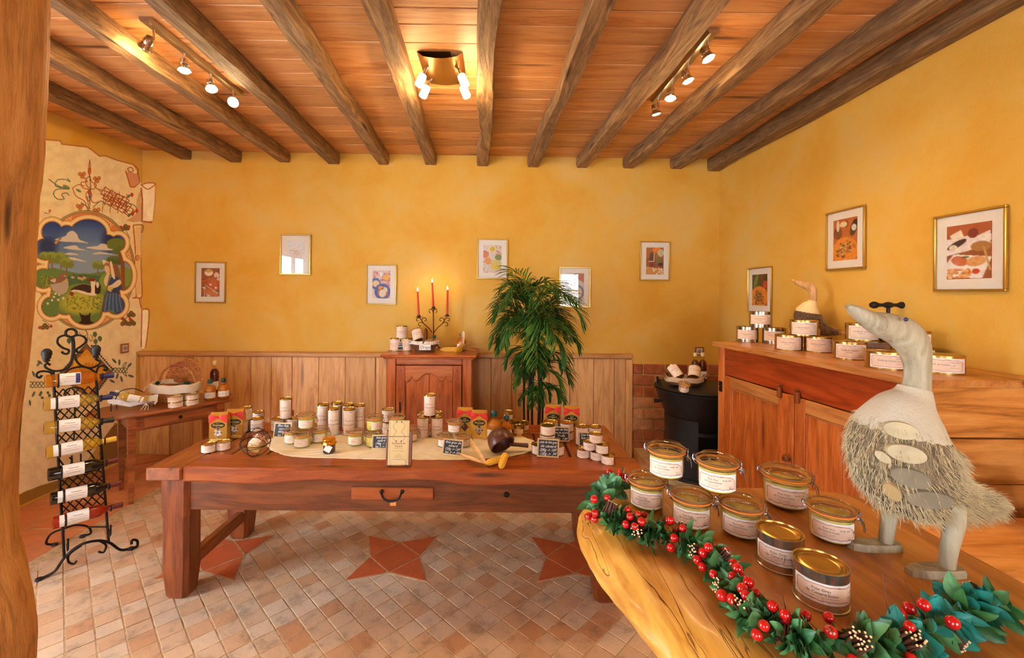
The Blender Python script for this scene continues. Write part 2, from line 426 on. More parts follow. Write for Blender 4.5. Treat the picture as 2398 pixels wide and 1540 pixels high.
# ---- windows behind the camera and the glazed door
def casement(name, u0, u1, z0, z1, horiz, pos):
    r = bpy.data.objects.new(name, None); COL.objects.link(r); struct(r); r.empty_display_size = .1
    def bar(n, a0, a1, b0, b1, t=.05, m=m_winframe, parent=r):
        c = ((a0 + a1) / 2, pos, (b0 + b1) / 2) if horiz else (pos, (a0 + a1) / 2, (b0 + b1) / 2)
        d = (a1 - a0, t, b1 - b0) if horiz else (t, a1 - a0, b1 - b0)
        return MB().box(c, d, .004 if t > .02 else 0).build(n, m, parent)
    w = .06
    bar('frame_stile', u0, u0 + w, z0, z1); bar('frame_stile', u1 - w, u1, z0, z1)
    bar('frame_rail', u0 + w, u1 - w, z0, z0 + w); bar('frame_rail', u0 + w, u1 - w, z1 - w, z1)
    um = (u0 + u1) / 2; bar('mullion', um - .03, um + .03, z0 + w, z1 - w)
    for a, b2 in ((u0 + w, um - .03), (um + .03, u1 - w)):
        n = 3; hh = (z1 - z0 - 2 * w) / n
        for i in range(n):
            if i: bar('glazing_bar', a, b2, z0 + w + i * hh - .012, z0 + w + i * hh + .012, .04)
            bar('pane', a, b2, z0 + w + i * hh + .012, z0 + w + (i + 1) * hh - .012, .005, m_pane)
    return r
casement('door_1', .4, 1.5, 0.0, 2.35, False, XL - .06)
casement('window_1', .8, 2.1, .9, 2.2, True, YF - .06)
casement('window_2', -2.1, -.6, .9, 2.2, True, YF - .06)
# ---- ceiling: backing, planks across, beams along
cl = MB(); cl.add([(XL - .2, YF - .2, ceil_z(XL - .2) + .025), (XR + .2, YF - .2, ceil_z(XR + .2) + .025), (XR + .2, YB + .2, ceil_z(XR + .2) + .025), (XL - .2, YB + .2, ceil_z(XL - .2) + .025),
                   (XL - .2, YF - .2, 3.3), (XR + .2, YF - .2, 3.3), (XR + .2, YB + .2, 3.3), (XL - .2, YB + .2, 3.3)],
                  [(0, 3, 2, 1), (4, 5, 6, 7), (0, 1, 5, 4), (1, 2, 6, 5), (2, 3, 7, 6), (3, 0, 4, 7)])
ceiling = struct(cl.build('ceiling', m_plank, angle=0))
tilt = math.atan(-0.0102)
BX = [-3.16, -2.65, -2.14, -1.645, -1.13, -.655, -.122, .39, .895, 1.366, 1.86]
y = YB; row = 0; R2 = random.Random(3)
while y > YF:
    w = R2.choice([.13, .15, .17, .2]); y0 = max(YF, y - w)
    cuts = sorted(R2.sample(BX[1:-1], R2.choice([1, 2, 2]))); cuts = [c + .04 * (YB - y) for c in cuts]; xs = [XL] + cuts + [XR]
    for a, b2 in zip(xs[:-1], xs[1:]):
        p = MB(); dz = R2.uniform(-.0015, .0015)
        p.box((0, 0, 0), (b2 - a - .003, y - y0 - .004, .022), .003)
        p.build('ceiling_board', m_plank, ceiling, ((a + b2) / 2, (y + y0) / 2, ceil_z((a + b2) / 2) + .012 + dz)).rotation_euler = (0, -tilt, 0)
    y = y0; row += 1
def beam(x0, k, seed, w=.115, h=.11, drift=.04):
    r = random.Random(seed); n = 46; rings = []; f = [(r.uniform(.5, 3.5), r.uniform(0, 6), r.uniform(.004, .012)) for _ in range(4)]
    bl, br = r.uniform(2.0, 4), r.uniform(2.0, 4.2); al, ar = r.uniform(.008, .02), r.uniform(.008, .025)
    for i in range(n + 1):
        yy = YF + (YB - YF) * i / n; xc = drift * (YB - yy) + f[0][2] * .8 * math.sin(f[0][0] * yy + f[0][1])
        wl = w / 2 + f[1][2] * .5 * math.sin(f[1][0] * 2 * yy + f[1][1]) - al * math.exp(-((yy - bl) / .25) ** 2) + r.uniform(-.002, .002)
        wr = w / 2 + f[2][2] * .5 * math.sin(f[2][0] * 2 * yy + f[2][1]) - ar * math.exp(-((yy - br) / .3) ** 2) + r.uniform(-.002, .002)
        hb = h + f[3][2] * .6 * math.sin(f[3][0] * 1.5 * yy + f[3][1]); c = .009 + r.uniform(-.003, .004)
        rings.append([(xc - wl, yy, .0), (xc - wl - .003, yy, -hb * .55), (xc - wl + .003, yy, -hb + c), (xc - wl + c, yy, -hb), (xc + wr - c, yy, -hb - .002), (xc + wr - .003, yy, -hb + c * .9), (xc + wr + .003, yy, -hb * .5), (xc + wr, yy, 0)])
    b = MB().loft(rings)
    b.build('beam', m_beam, ceiling, (x0, 0, ceil_z(x0) + .002), angle=24)
for k, x in enumerate(BX): beam(x, k, 40 + k, h=.105 if k != 0 else .09)
beam(2.235, 11, 77, .13, .12, 0.0)
# ---- wainscot boards and cap on the back wall
R3 = random.Random(5); x = XL + .005; WT = 1.05
X_END = 1.40
while x < X_END - .02:
    w = R3.choice([.17, .21, .24, .27, .31]); x1 = min(X_END, x + w)
    if X_END - x1 < .1: x1 = X_END
    p = MB().box((0, 0, 0), (x1 - x - .003, .03, WT - .05), .004)
    p.build('wainscot_board', m_pine, wall_back, ((x + x1) / 2, YB - .018 + R3.uniform(-.001, .001), (WT - .05) / 2))
    x = x1
cap = MB().box(((XL + X_END) / 2, YB - .03, WT - .025), (X_END - XL + .01, .06, .05), .012)
cap.build('wainscot_cap', m_pinex, wall_back)
MB().box((X_END - .03, YB - .03, (WT - .055) / 2), (.07, .055, WT - .055), .005).build('wainscot_end_post', m_pine, wall_back)
# ---- bricks on the back wall beside the wainscot
m_brick = []
for i, c in enumerate([(176, 98, 58), (188, 118, 72), (160, 84, 50), (196, 132, 84)]):
    m_brick.append(mat('brick_%d' % i, C(*c), 0.85, var=0.3, vscale=14, bump=0.6, bscale=45))
mortar = MB().box(((X_END + XR) / 2 + .01, YB - .012, .48), (XR - X_END - .02, .024, .93)).build('mortar_bed', mat('brick_mortar', C(206, 160, 96), .9, var=.15, bump=.4, bscale=80), wall_back)
bk = MB().box((0, 0, 0), (.208, .03, .098), .007).mesh('brick', m_brick[0])
bh = MB().box((0, 0, 0), (.098, .03, .098), .007).mesh('brick_half', m_brick[0])
R4 = random.Random(9); z = .11; row = 0
while z < .93:
    x = X_END + (.005 if row % 2 else -.0)
    first = row % 2
    while x < XR - .04:
        half = first; first = 0
        w = .098 if half or x + .208 > XR else .208
        o = link('brick', bh if w < .1 else bk, wall_back, (x + .01 + w / 2, YB - .026 + R4.uniform(-.003, .003), z + R4.uniform(-.002, .002)))
        o.rotation_euler = (0, R4.uniform(-.012, .012), 0)
        o.material_slots[0].link = 'OBJECT'; o.material_slots[0].material = R4.choice(m_brick)
        x += w + .014
    z += .112; row += 1
# ---- floor: screed, small tiles laid diagonally, large border tiles, star inlays
floor = struct(MB().box(((XL + XR) / 2, (YF + YB) / 2, -.03), (XR - XL + .4, YB - YF + .4, .0564)).build('floor', m_grout, angle=0))
MB().prism([(X_END + .02, 3.95), (1.62, 3.72), (XR - .01, 3.6), (XR - .01, YB - .03), (X_END + .02, YB - .03)], 0, .1).build('hearth_step', mat('hearth_stone', C(214, 178, 120), .8, var=.2, bump=.3), floor, angle=0)
def tile_mat(name, ramp_cols, stain=0.5):
    m, nt, b = _new(name); L = nt.links.new
    oi = N(nt, 'ShaderNodeObjectInfo'); geo = N(nt, 'ShaderNodeTexCoord')
    wn = N(nt, 'ShaderNodeTexWhiteNoise', noise_dimensions='3D')
    at = N(nt, 'ShaderNodeAttribute'); at.attribute_name = 'cell'
    ad = N(nt, 'ShaderNodeMath', operation='ADD'); L(oi.outputs['Random'], ad.inputs[0]); L(at.outputs['Fac'], ad.inputs[1])
    fr = N(nt, 'ShaderNodeMath', operation='FRACT'); L(ad.outputs[0], fr.inputs[0])
    rp = ramp(nt, ramp_cols); L(fr.outputs[0], rp.inputs[0])
    g = N(nt, 'ShaderNodeNewGeometry')
    n = N(nt, 'ShaderNodeTexNoise'); n.inputs['Scale'].default_value = 9; n.inputs['Detail'].default_value = 8; n.inputs['Roughness'].default_value = .65; L(g.outputs['Position'], n.inputs['Vector'])
    sr = ramp(nt, [(.34, (1 - stain, 1 - stain, 1 - stain, 1)), (.47, (.95, .95, .95, 1)), (.6, (1.05, 1.03, 1, 1))]); L(n.outputs['Fac'], sr.inputs[0])
    mx = N(nt, 'ShaderNodeMix', data_type='RGBA', blend_type='MULTIPLY'); mx.inputs[0].default_value = 1
    L(rp.outputs[0], mx.inputs[6]); L(sr.outputs[0], mx.inputs[7]); L(mx.outputs[2], b.inputs['Base Color'])
    rr = N(nt, 'ShaderNodeMapRange'); rr.inputs[3].default_value = .42; rr.inputs[4].default_value = .68; L(n.outputs['Fac'], rr.inputs[0]); L(rr.outputs[0], b.inputs['Roughness'])
    n2 = N(nt, 'ShaderNodeTexNoise'); n2.inputs['Scale'].default_value = 60; L(g.outputs['Position'], n2.inputs['Vector'])
    bp = N(nt, 'ShaderNodeBump'); bp.inputs['Strength'].default_value = .12; bp.inputs['Distance'].default_value = .01
    L(n2.outputs['Fac'], bp.inputs['Height']); L(bp.outputs[0], b.inputs['Normal'])
    return m
m_tile = tile_mat('terracotta_small', [(0, C(196, 162, 130)), (.25, C(202, 172, 144)), (.5, C(208, 182, 156)), (.72, C(200, 162, 128)), (.92, C(188, 138, 100)), (1, C(202, 166, 134))], .38)
m_tileL = tile_mat('terracotta_large', [(0, C(206, 128, 82)), (.5, C(214, 142, 96)), (1, C(198, 118, 74))], .25)
m_star = tile_mat('terracotta_star', [(0, C(186, 84, 44)), (1, C(198, 96, 52))], .15)
PIT = .1045; TS = .0975
def tile_mesh(s, th=.013):
    b = MB(); e = .0012; h = s / 2
    b.add([(-h, -h, -th), (h, -h, -th), (h, h, -th), (-h, h, -th), (-h, -h, -e), (h, -h, -e), (h, h, -e), (-h, h, -e),
           (-h + e, -h + e, 0), (h - e, -h + e, 0), (h - e, h - e, 0), (-h + e, h - e, 0)],
          [(0, 1, 5, 4), (1, 2, 6, 5), (2, 3, 7, 6), (3, 0, 4, 7), (4, 5, 9, 8), (5, 6, 10, 9), (6, 7, 11, 10), (7, 4, 8, 11), (8, 9, 10, 11)])
    return b
tm = tile_mesh(TS).mesh('tile', m_tile, 0)
cand = []; SX, SY = .4295 * .97, 2.511 * .97
R5 = random.Random(21)
for i in range(-60, 60):
    for j in range(-60, 60):
        X = SX + (i - j) * PIT / math.sqrt(2) ; Y = SY + PIT / math.sqrt(2) + (i + j) * PIT / math.sqrt(2)
        if -2.76 < X < XR - .03 and YF + .05 < Y < 3.76: cand.append((X, Y))
def edge_x(py): return np.interp(py, [1190, 1260, 1330, 1420, 1500, 1540], [1345, 1355, 1395, 1465, 1535, 1570])
vis = []
for X, Y in cand:
    if Y < 1.2: continue
    px, py = proj((X, Y, 0))
    if 40 < px < edge_x(py) + 20 and 1100 < py < 1580 and (py > 1195 or px < 470): vis.append((X, Y))
vis.sort(key=lambda p: p[1]); vis = vis[:300]; vset = set(vis)
for X, Y in vis:
    o = link('tile', tm, floor, (X, Y, R5.uniform(-.0012, .0012)), PI / 4 + R5.uniform(-.012, .012))
    o.rotation_euler = (R5.uniform(-.008, .008), R5.uniform(-.008, .008), o.rotation_euler[2])
rest = MB(); base = tile_mesh(TS); cells = []
for X, Y in cand:
    if (X, Y) in vset: continue
    M = Matrix.Translation((X, Y, R5.uniform(-.001, .001))) @ Matrix.Rotation(PI / 4, 4, 'Z')
    st = len(rest.v); rest.add(base.v, base.f); rest.xf(M, st); cells += [R5.random()] * len(base.v)
o = rest.build('small_tiles', m_tile, floor, angle=0); o['kind'] = 'stuff'
at = o.data.attributes.new('cell', 'FLOAT', 'POINT'); at.data.foreach_set('value', cells)
def big(x0, x1, y0, y1):
    b = MB(); b.box((0, 0, -.008), (x1 - x0 - .01, y1 - y0 - .01, .016), .003); b.build('large_tile', m_tileL, floor, ((x0 + x1) / 2, (y0 + y1) / 2, R5.uniform(-.001, .0005)), angle=0)
ys = [-1.6 + .4 * k for k in range(14)] + [3.83]
ys = [3.83 - .4 * k for k in range(14)][::-1]
for a, b2 in zip(ys[:-1], ys[1:]):
    for x0, x1 in ((-3.6, -3.22), (-3.22, -2.82)): big(x0, x1, a, b2)
for k in range(16):
    x0 = -3.6 + k * .39
    for a, b2 in ((3.83, 4.15), (4.15, 4.45)): big(x0, min(x0 + .39, XR), a, b2)
for n, sxc in enumerate((-1.715, -.613, .49)):
    yc = 2.735; h = .158; g = .006; t = .228
    q = [(0, h), (h, 0), (0, -h), (-h, 0)]
    def flat(pts, name, z, m=m_star):
        b = MB(); b.prism(pts, -.006, z); return b.build(name, m, floor, (sxc, yc, 0), angle=0)
    flat([(x * .96, y * .96) for x, y in q], 'star_centre_tile', .0035)
    outl = []
    for k in range(4):
        a, b2 = Vector(q[k]), Vector(q[(k + 1) % 4]); tip = (a + b2).normalized() * .322
        d = (b2 - a).normalized(); nn = (a + b2).normalized()
        a2, b3 = a + d * g * 1.6 + nn * g, b2 - d * g * 1.6 + nn * g
        flat([tuple(p) for p in (b3, a2, tip)][::-1] if False else [tuple(a2), tuple(tip), tuple(b3)][::-1], 'star_point_tile', .0035)
        outl += [tuple(a * 1.04), tuple(tip * 1.04)]
    flat(outl[::-1], 'star_grout_bed', .0015, m_grout)
# ---- timber post on the left
pz = [(128, 0), (126, 150), (122, 260), (115, 400), (105, 480), (100, 600), (97, 700), (92, 760), (85, 850), (75, 900), (68, 960), (62, 1050), (60, 1150), (66, 1250), (85, 1330), (100, 1400), (108, 1480), (105, 1540)]
prof = [(CH - (yy - PPY) / FPX * 1.6, (xx - PPX) / FPX * 1.6) for xx, yy in pz]
prof = [(0.0, prof[-1][1] + .02)] + prof[::-1] + [(3.05, prof[0][1])]
rings = []; R6 = random.Random(8)
zz = [p[0] for p in prof]; xx = [p[1] for p in prof]
for i in range(61):
    z = 3.07 * i / 60; xr = float(np.interp(z, zz, xx)); j = lambda a: R6.uniform(-a, a)
    rings.append([(-1.9, 1.36, z), (xr - .05, 1.345 + j(.002), z), (xr - .012, 1.375 + j(.003), z), (xr - .006 + j(.002), 1.45, z), (xr - .009 + j(.002), 1.468, z), (xr - .004 + j(.002), 1.485, z), (xr + j(.002), 1.56, z), (xr - .012, 1.592 + j(.002), z), (xr - .06, 1.61, z), (-1.9, 1.6, z)])
m_post = wood('post_oak', C(134, 84, 38), C(172, 116, 54), C(190, 134, 68), 'z', 1.4, .6, .4, True, .5)
post = MB().loft(rings).build('trim_1', m_post, angle=45); struct(post); post['label'] = 'rough hewn oak post at the left edge of the room'
# ================================================================ MURAL on the left wall (painted, flat)
cv = Canvas(40, 310, 372, 1190, 2.0, (0, 0, 0), 0.0)
A_ = lambda x, y: (50 + x / 2.852, 320 + y / 2.852)
B_ = lambda x, y: (60 + x / 4.529, 440 + y / 4.529)
D_ = lambda x, y: (60 + x / 5.922, 740 + y / 5.922)
def AA(*p): return [A_(*q) for q in p]
def BB(*p): return [B_(*q) for q in p]
def DD(*p): return [D_(*q) for q in p]
CREAM, RUST, GREEN, TERRA = (253, 236, 190), (186, 92, 48), (70, 104, 78), (228, 150, 92)
par = AA((-30, 8), (185, 20), (260, 28), (270, 50), (440, 70), (475, 92), (520, 130), (560, 128), (640, 158), (745, 185), (775, 235), (800, 312), (895, 312), (892, 420), (880, 560), (812, 575), (800, 592), (812, 640), (800, 860), (808, 1000), (800, 1075), (805, 1150), (852, 1160), (846, 1300), (826, 1420), (768, 1438)) + [(318, 900), (312, 960), (262, 1000), (240, 1030), (200, 1085), (150, 1120), (97, 1136), (60, 1150), (40, 1160)]
cv.poly(par, CREAM)
lum = cv.noise(.04, 26, 1); cv.noise(.02, 9, 2)
for k in range(60):
    r = random.Random(k); x, y = r.uniform(60, 330), r.uniform(330, 1130)
    cv.clip = (cv.a[..., 3] > .5).astype(float); cv.ell(x, y, r.uniform(3, 10), r.uniform(6, 26), (238, 190, 132), r.uniform(.05, .22), r.uniform(0, 3), 1.0)
cv.clip = None
cv.poly([(318, 960), (262, 1000), (240, 1030), (232, 1060), (236, 1085), (320, 1050)], (150, 96, 56), .75)
cv.poly([(40, 1160), (97, 1136), (150, 1120), (230, 1085), (318, 1055), (318, 1066), (40, 1190)], (176, 120, 70), .6)
cv.line(AA((100, 15), (260, 28), (270, 50), (440, 70), (475, 92), (520, 130), (560, 128), (640, 158), (745, 185)), 2.2, (196, 110, 48))
cv.curve(AA((745, 185), (778, 215), (770, 250), (735, 245), (710, 215), (735, 205), (748, 228), (728, 236)), 2.2, RUST)
cv.poly(AA((700, 235), (745, 240), (775, 250), (785, 300), (752, 335), (725, 330)), (226, 164, 126)); cv.line(AA((697, 230), (728, 335), (755, 337), (790, 305), (778, 240)), 2.4, RUST)
cv.line(AA((800, 345), (808, 420), (806, 565), (870, 572)), 3.5, (178, 84, 40)); cv.line(AA((895, 312), (893, 430), (880, 560)), 2.4, (222, 150, 70)); cv.curve(AA((800, 320), (845, 350), (895, 315), (850, 308), (800, 322)), 2.4, RUST)
cv.poly(AA((800, 345), (770, 420), (765, 520), (700, 560), (745, 570), (803, 566)), (200, 136, 88), .55)
for seg in (((750, 590), (812, 592), (806, 640)), ((748, 592), (762, 780), (756, 900), (768, 1060), (745, 1075)), ((800, 610), (796, 860), (806, 1060), (760, 1072)), ((790, 1085), (806, 1150), (852, 1160), (840, 1330), (826, 1420)), ((806, 1150), (800, 1400))): cv.curve(AA(*seg), 2.6, (190, 98, 50))
cv.poly(AA((764, 600), (800, 605), (796, 860), (804, 1050), (768, 1058), (757, 900), (763, 780)), (248, 218, 158)); cv.ell(*A_(775, 808), 5, 7, (196, 112, 60), .9); cv.ell(*A_(777, 808), 3, 4.5, (232, 180, 120))
# knotwork and finial above the medallion
cv.line(AA((457, 155), (445, 235), (455, 260), (465, 235), (457, 155)), 1.8, RUST); cv.poly(AA((457, 190), (446, 235), (455, 262), (466, 235)), (212, 110, 58))
for c in ((405, 255), (505, 285), (390, 468), (502, 495)):
    for dx, dy in ((-13, -6), (13, -8), (2, 12)): cv.ell(*A_(c[0] + dx, c[1] + dy), 4.6, 4.6, (150, 80, 40)); cv.ell(*A_(c[0] + dx, c[1] + dy), 3.8, 3.8, (216, 140, 84))
for p in (((455, 262), (430, 290), (440, 330), (480, 350), (500, 320), (470, 300), (458, 262)), ((420, 275), (440, 300), (400, 305), (410, 340), (450, 350)), ((340, 345), (380, 320), (420, 330)), ((345, 350), (365, 395), (420, 430), (440, 480)), ((455, 350), (430, 390), (450, 430), (470, 390), (455, 350)), ((500, 280), (490, 330), (540, 370)), ((460, 400), (480, 440), (530, 430)), ((440, 400), (450, 470), (462, 480))): cv.curve(AA(*p), 2.0, RUST)
for p in (((185, 285), (250, 330), (310, 345)), ((310, 345), (230, 330), (240, 290), (290, 285), (325, 300), (310, 280)), ((320, 350), (240, 350), (215, 380), (240, 415), (285, 415), (270, 385), (300, 375), (318, 390)), ((400, 440), (440, 470), (455, 500)), ((480, 470), (530, 430), (560, 455)), ((455, 260), (462, 340), (455, 480))): cv.curve(AA(*p), 2.0, (96, 116, 84))
cv.ell(*A_(455, 372), 4, 6, (180, 96, 60)); cv.ell(*A_(457, 400), 3, 6, (110, 120, 150)); cv.ell(*A_(300, 335), 9, 3.6, (120, 140, 90), .9, .4); cv.ell(*A_(383, 360), 7, 3, (120, 140, 90), .9, .5); cv.ell(*A_(445, 506), 8, 7, RUST); cv.ell(*A_(445, 504), 5.5, 4.6, (224, 150, 90))
for k in range(4):
    for l in range(3):
        cx, cy2 = 560 + k * 42 + l * 14, 395 + k * 22 + l * 30 - 20
        cv.line(AA((cx, cy2 - 40), (cx + 35, cy2 - 15), (cx + 5, cy2 + 30), (cx - 30, cy2 + 5), (cx, cy2 - 40)), 2.0, (172, 84, 46))
for k in range(4): cv.line(AA((520 + k * 10, 350 + k * 30), (690 + k * 12, 400 + k * 32)), 1.6, (160, 84, 50)); cv.line(AA((560 + k * 48, 340 + k * 14), (540 + k * 52, 500 + k * 6)), 1.4, (160, 84, 50))
for c in ((738, 388), (770, 495), (742, 514)): cv.ell(*A_(*c), 4, 5, (206, 66, 44)); cv.ell(*A_(c[0] - 22, c[1] + 10), 3, 5, (96, 116, 84), .9, .6)
cv.curve(AA((690, 440), (750, 455), (770, 480)), 1.4, GREEN); cv.curve(AA((700, 500), (720, 520), (740, 520)), 1.4, GREEN)
# medallion: rope border, terracotta band, lobed cream frame
cx0, cy0 = B_(640, 872)
cv.ell(cx0, cy0, 115, 140, (86, 116, 88), 1, 0, .01); cv.ell(cx0, cy0, 113.4, 138.4, (228, 184, 118), 1, 0, .01); cv.ell(cx0, cy0, 111.6, 136, (96, 110, 78), 1, 0, .01); cv.ell(cx0, cy0, 110.4, 134.6, TERRA, 1, 0, .01)
for a0 in (-2.05, -1.1, -.62, -.18, .2, .75, 1.1, 1.9, 2.3):
    for s in (-1, 1):
        cv.curve([(cx0 + (103 + s * 5 * math.sin(t * 1.6)) * math.cos(a0 + t * .032), cy0 + (127 + s * 6 * math.sin(t * 1.6)) * math.sin(a0 + t * .032)) for t in range(-5, 6)], 1.5, (248, 220, 172))
lobes = [(640, 880, 400, 450), (280, 465, 105, 105), (435, 475, 85, 75), (665, 480, 190, 145), (980, 585, 72, 80), (1035, 930, 92, 150), (955, 1240, 92, 95), (640, 1320, 165, 125), (275, 1260, 100, 100), (210, 650, 120, 110), (190, 960, 100, 100), (870, 640, 110, 140), (840, 1150, 160, 160), (420, 1150, 150, 190)]
def lob(d, col):
    for x, y, rx, ry in lobes:
        p = B_(x, y); cv.ell(p[0], p[1], rx / 4.529 + d, ry / 4.529 + d, col, 1, 0, .012)
lob(12.5, (150, 96, 52)); lob(11.4, (250, 214, 140)); lob(8.0, (255, 244, 206)); lob(3.4, (234, 170, 92)); lob(1.0, (104, 68, 60))
msk = np.zeros((cv.h, cv.w)); tmp = cv.a.copy(); cv.a[..., :3] = 0; lob(0, (255, 255, 255)); msk = (cv.a[..., 0] > .5).astype(float); cv.a[...] = tmp
# outside the lobes the cream body of the frame closes at the centre only, so fill the picture through the mask
cv.clip = msk
gy = (cv.y0 + np.arange(cv.h) / 2.0); t = np.clip((gy - 520) / 130, 0, 1)[:, None, None]
sky = np.array([48, 74, 150]) / 255 * (1 - t) + np.array([168, 200, 230]) / 255 * t
cv.a[..., :3] = cv.a[..., :3] * (1 - msk[..., None]) + sky * msk[..., None]
cv.ell(*B_(640, 640), 60, 50, (104, 140, 200), .8, 0, .8); cv.ell(*B_(680, 760), 50, 34, (150, 178, 208), .8, 0, .8); cv.ell(*B_(230, 640), 22, 26, (34, 44, 92), .7, 0, .8); cv.ell(*B_(900, 560), 20, 26, (40, 52, 104), .8, 0, .8)
for c in (((310, 550), (420, 510), (450, 470), (500, 455), (545, 490), (570, 545), (670, 585), (560, 575), (430, 570)), ((400, 635), (490, 610), (540, 612), (570, 640), (640, 660), (520, 655)), ((640, 630), (760, 615), (800, 590), (860, 600), (890, 640), (960, 660), (780, 655)), ((410, 705), (470, 685), (560, 708)), ((430, 750), (500, 735), (650, 785), (520, 765)), ((700, 700), (800, 680), (930, 705), (990, 715), (820, 700))): cv.poly([(p[0], p[1]) for p in spl(BB(*c), 5, True)], (238, 232, 222), .92)
cv.poly(BB((100, 860), (300, 845), (440, 880), (560, 905), (700, 905), (850, 880), (950, 855), (1060, 850), (1200, 900), (1200, 1500), (100, 1500)), (112, 146, 86))
cv.poly(BB((400, 930), (620, 915), (820, 935), (900, 1000), (860, 1060), (560, 1010), (400, 1050)), (84, 122, 84)); cv.poly(BB((430, 1040), (620, 1010), (860, 1060), (820, 1330), (420, 1320)), (128, 156, 76)); cv.ell(*B_(1040, 940), 22, 24, (140, 170, 86), .9)
cv.ell(*B_(600, 1220), 52, 26, (206, 204, 84), .85, 0, .5)
r = random.Random(4)
for k in range(120): cv.ell(*B_(r.uniform(430, 800), r.uniform(1150, 1290)), 2.2, 1.2, (110, 132, 62), .8)
for k in range(140): cv.ell(*B_(r.uniform(170, 300), r.uniform(930, 1160)), 1.6, 2.4, r.choice([(150, 160, 60), (176, 174, 76), (90, 110, 60)]), .8)
for c in ((300, 1155), (355, 1130), (345, 1185), (400, 1170), (280, 1190), (235, 1225), (318, 1120)): cv.ell(*B_(*c), 2.6, 2.6, (240, 240, 236))
def tree(x, y, w, h, tr=(150, 96, 60), cr=(150, 172, 84)):
    cv.line(BB((x, y), (x + 4, y - h * .6)), w * .022, tr)
    for k in range(9): cv.ell(*B_(x + random.Random(k).uniform(-.4, .4) * w, y - h * .75 + random.Random(k + 50).uniform(-.2, .2) * h), w * .06, h * .055, cr if k % 2 else tuple(int(c * .85) for c in cr), .95, 0, .3)
tree(205, 850, 110, 150); tree(280, 850, 130, 150); tree(375, 855, 130, 150); tree(435, 890, 120, 130); tree(765, 895, 110, 105); tree(940, 850, 150, 110, (110, 80, 50), (104, 130, 70))
cv.line(BB((1035, 1060), (1030, 800), (985, 660), (965, 600)), 9, (150, 92, 56)); cv.ell(*B_(960, 590), 22, 13, (118, 138, 66)); cv.ell(*B_(985, 660), 13, 11, (110, 130, 62)); cv.ell(*B_(920, 620), 12, 6, (118, 138, 66))
# birds
def bird(pts, col): cv.poly([(p[0], p[1]) for p in spl(BB(*pts), 5, True)], col)
bird(((250, 1030), (330, 1010), (400, 960), (440, 960), (455, 1020), (440, 1090), (380, 1130), (310, 1100)), (196, 188, 176)); bird(((240, 960), (330, 950), (380, 900), (430, 905), (440, 935), (400, 990), (300, 1010)), (150, 110, 92)); bird(((260, 980), (320, 960), (310, 1000)), (224, 214, 204)); bird(((380, 1000), (425, 975), (430, 995)), (226, 200, 90)); bird(((405, 925), (445, 935), (410, 938)), (226, 180, 80))
bird(((480, 1080), (560, 1030), (650, 1025), (720, 1060), (700, 1110), (600, 1100)), (74, 54, 48)); bird(((470, 1140), (500, 1080), (600, 1090), (690, 1110), (690, 1000), (690, 960), (740, 965), (740, 1040), (770, 1090), (740, 1140), (620, 1125), (520, 1100), (500, 1140)), (244, 236, 222)); bird(((740, 1120), (735, 1040), (760, 1000), (795, 1030), (790, 1110)), (66, 48, 46)); bird(((650, 985), (690, 955), (735, 960), (730, 990)), (150, 62, 40)); bird(((465, 1130), (480, 1100), (510, 1110), (500, 1145)), (150, 62, 40)); bird(((445, 1165), (475, 1135), (480, 1160)), (220, 170, 80)); bird(((745, 1010), (765, 995), (780, 1030), (760, 1060)), (236, 228, 220))
for c in ((500, 945), (570, 955), (600, 965), (625, 950)): cv.ell(*B_(*c), 4.6, 3.4, (206, 180, 150)); cv.ell(c[0] / 4.529 + 62, 440 + c[1] / 4.529 - 4, 1.6, 2.4, (110, 60, 50))
# seated woman in blue with a staff
bird(((900, 860), (960, 800), (1000, 900), (1005, 980), (930, 970)), (150, 100, 76)); bird(((785, 960), (850, 900), (880, 960), (850, 1080), (790, 1020)), (140, 170, 80))
bird(((840, 1120), (880, 1090), (1020, 1080), (1050, 1180), (1030, 1320), (960, 1335), (900, 1290), (810, 1335), (800, 1300)), (70, 100, 150))
for k in range(5): cv.curve(BB((870 + k * 30, 1120), (850 + k * 38, 1210), (840 + k * 45, 1310)), 1.4, (150, 176, 208))
bird(((890, 960), (970, 940), (1010, 1000), (1010, 1090), (900, 1080), (880, 1000)), (60, 84, 138)); bird(((920, 1020), (990, 970), (1015, 1010), (960, 1055), (880, 1060), (870, 1080), (860, 1050)), (238, 228, 200)); bird(((830, 980), (870, 900), (900, 920), (880, 1010), (850, 1040)), (234, 224, 196)); bird(((860, 1060), (930, 1050), (900, 1100)), (226, 210, 120)); bird(((840, 830), (860, 810), (900, 830), (895, 890), (860, 905), (840, 870)), (240, 206, 160)); bird(((825, 770), (850, 770), (910, 800), (920, 900), (900, 900), (880, 830), (830, 820)), (178, 130, 96)); bird(((895, 790), (915, 790), (950, 960), (915, 940), (905, 880)), (244, 234, 214)); bird(((820, 760), (880, 790), (905, 800), (850, 790), (825, 815)), (244, 232, 206))
cv.line(BB((895, 920), (860, 1080), (800, 1330)), 2.4, (140, 96, 58)); cv.line(BB((910, 1080), (1030, 1140)), 1.6, (90, 56, 40)); cv.line(BB((920, 1100), (1040, 1120)), 1.6, (90, 56, 40))
bird(((570, 1320), (600, 1345), (660, 1345), (690, 1320), (685, 1400), (720, 1430), (640, 1460), (555, 1440), (590, 1400)), (60, 42, 38))
cv.clip = None
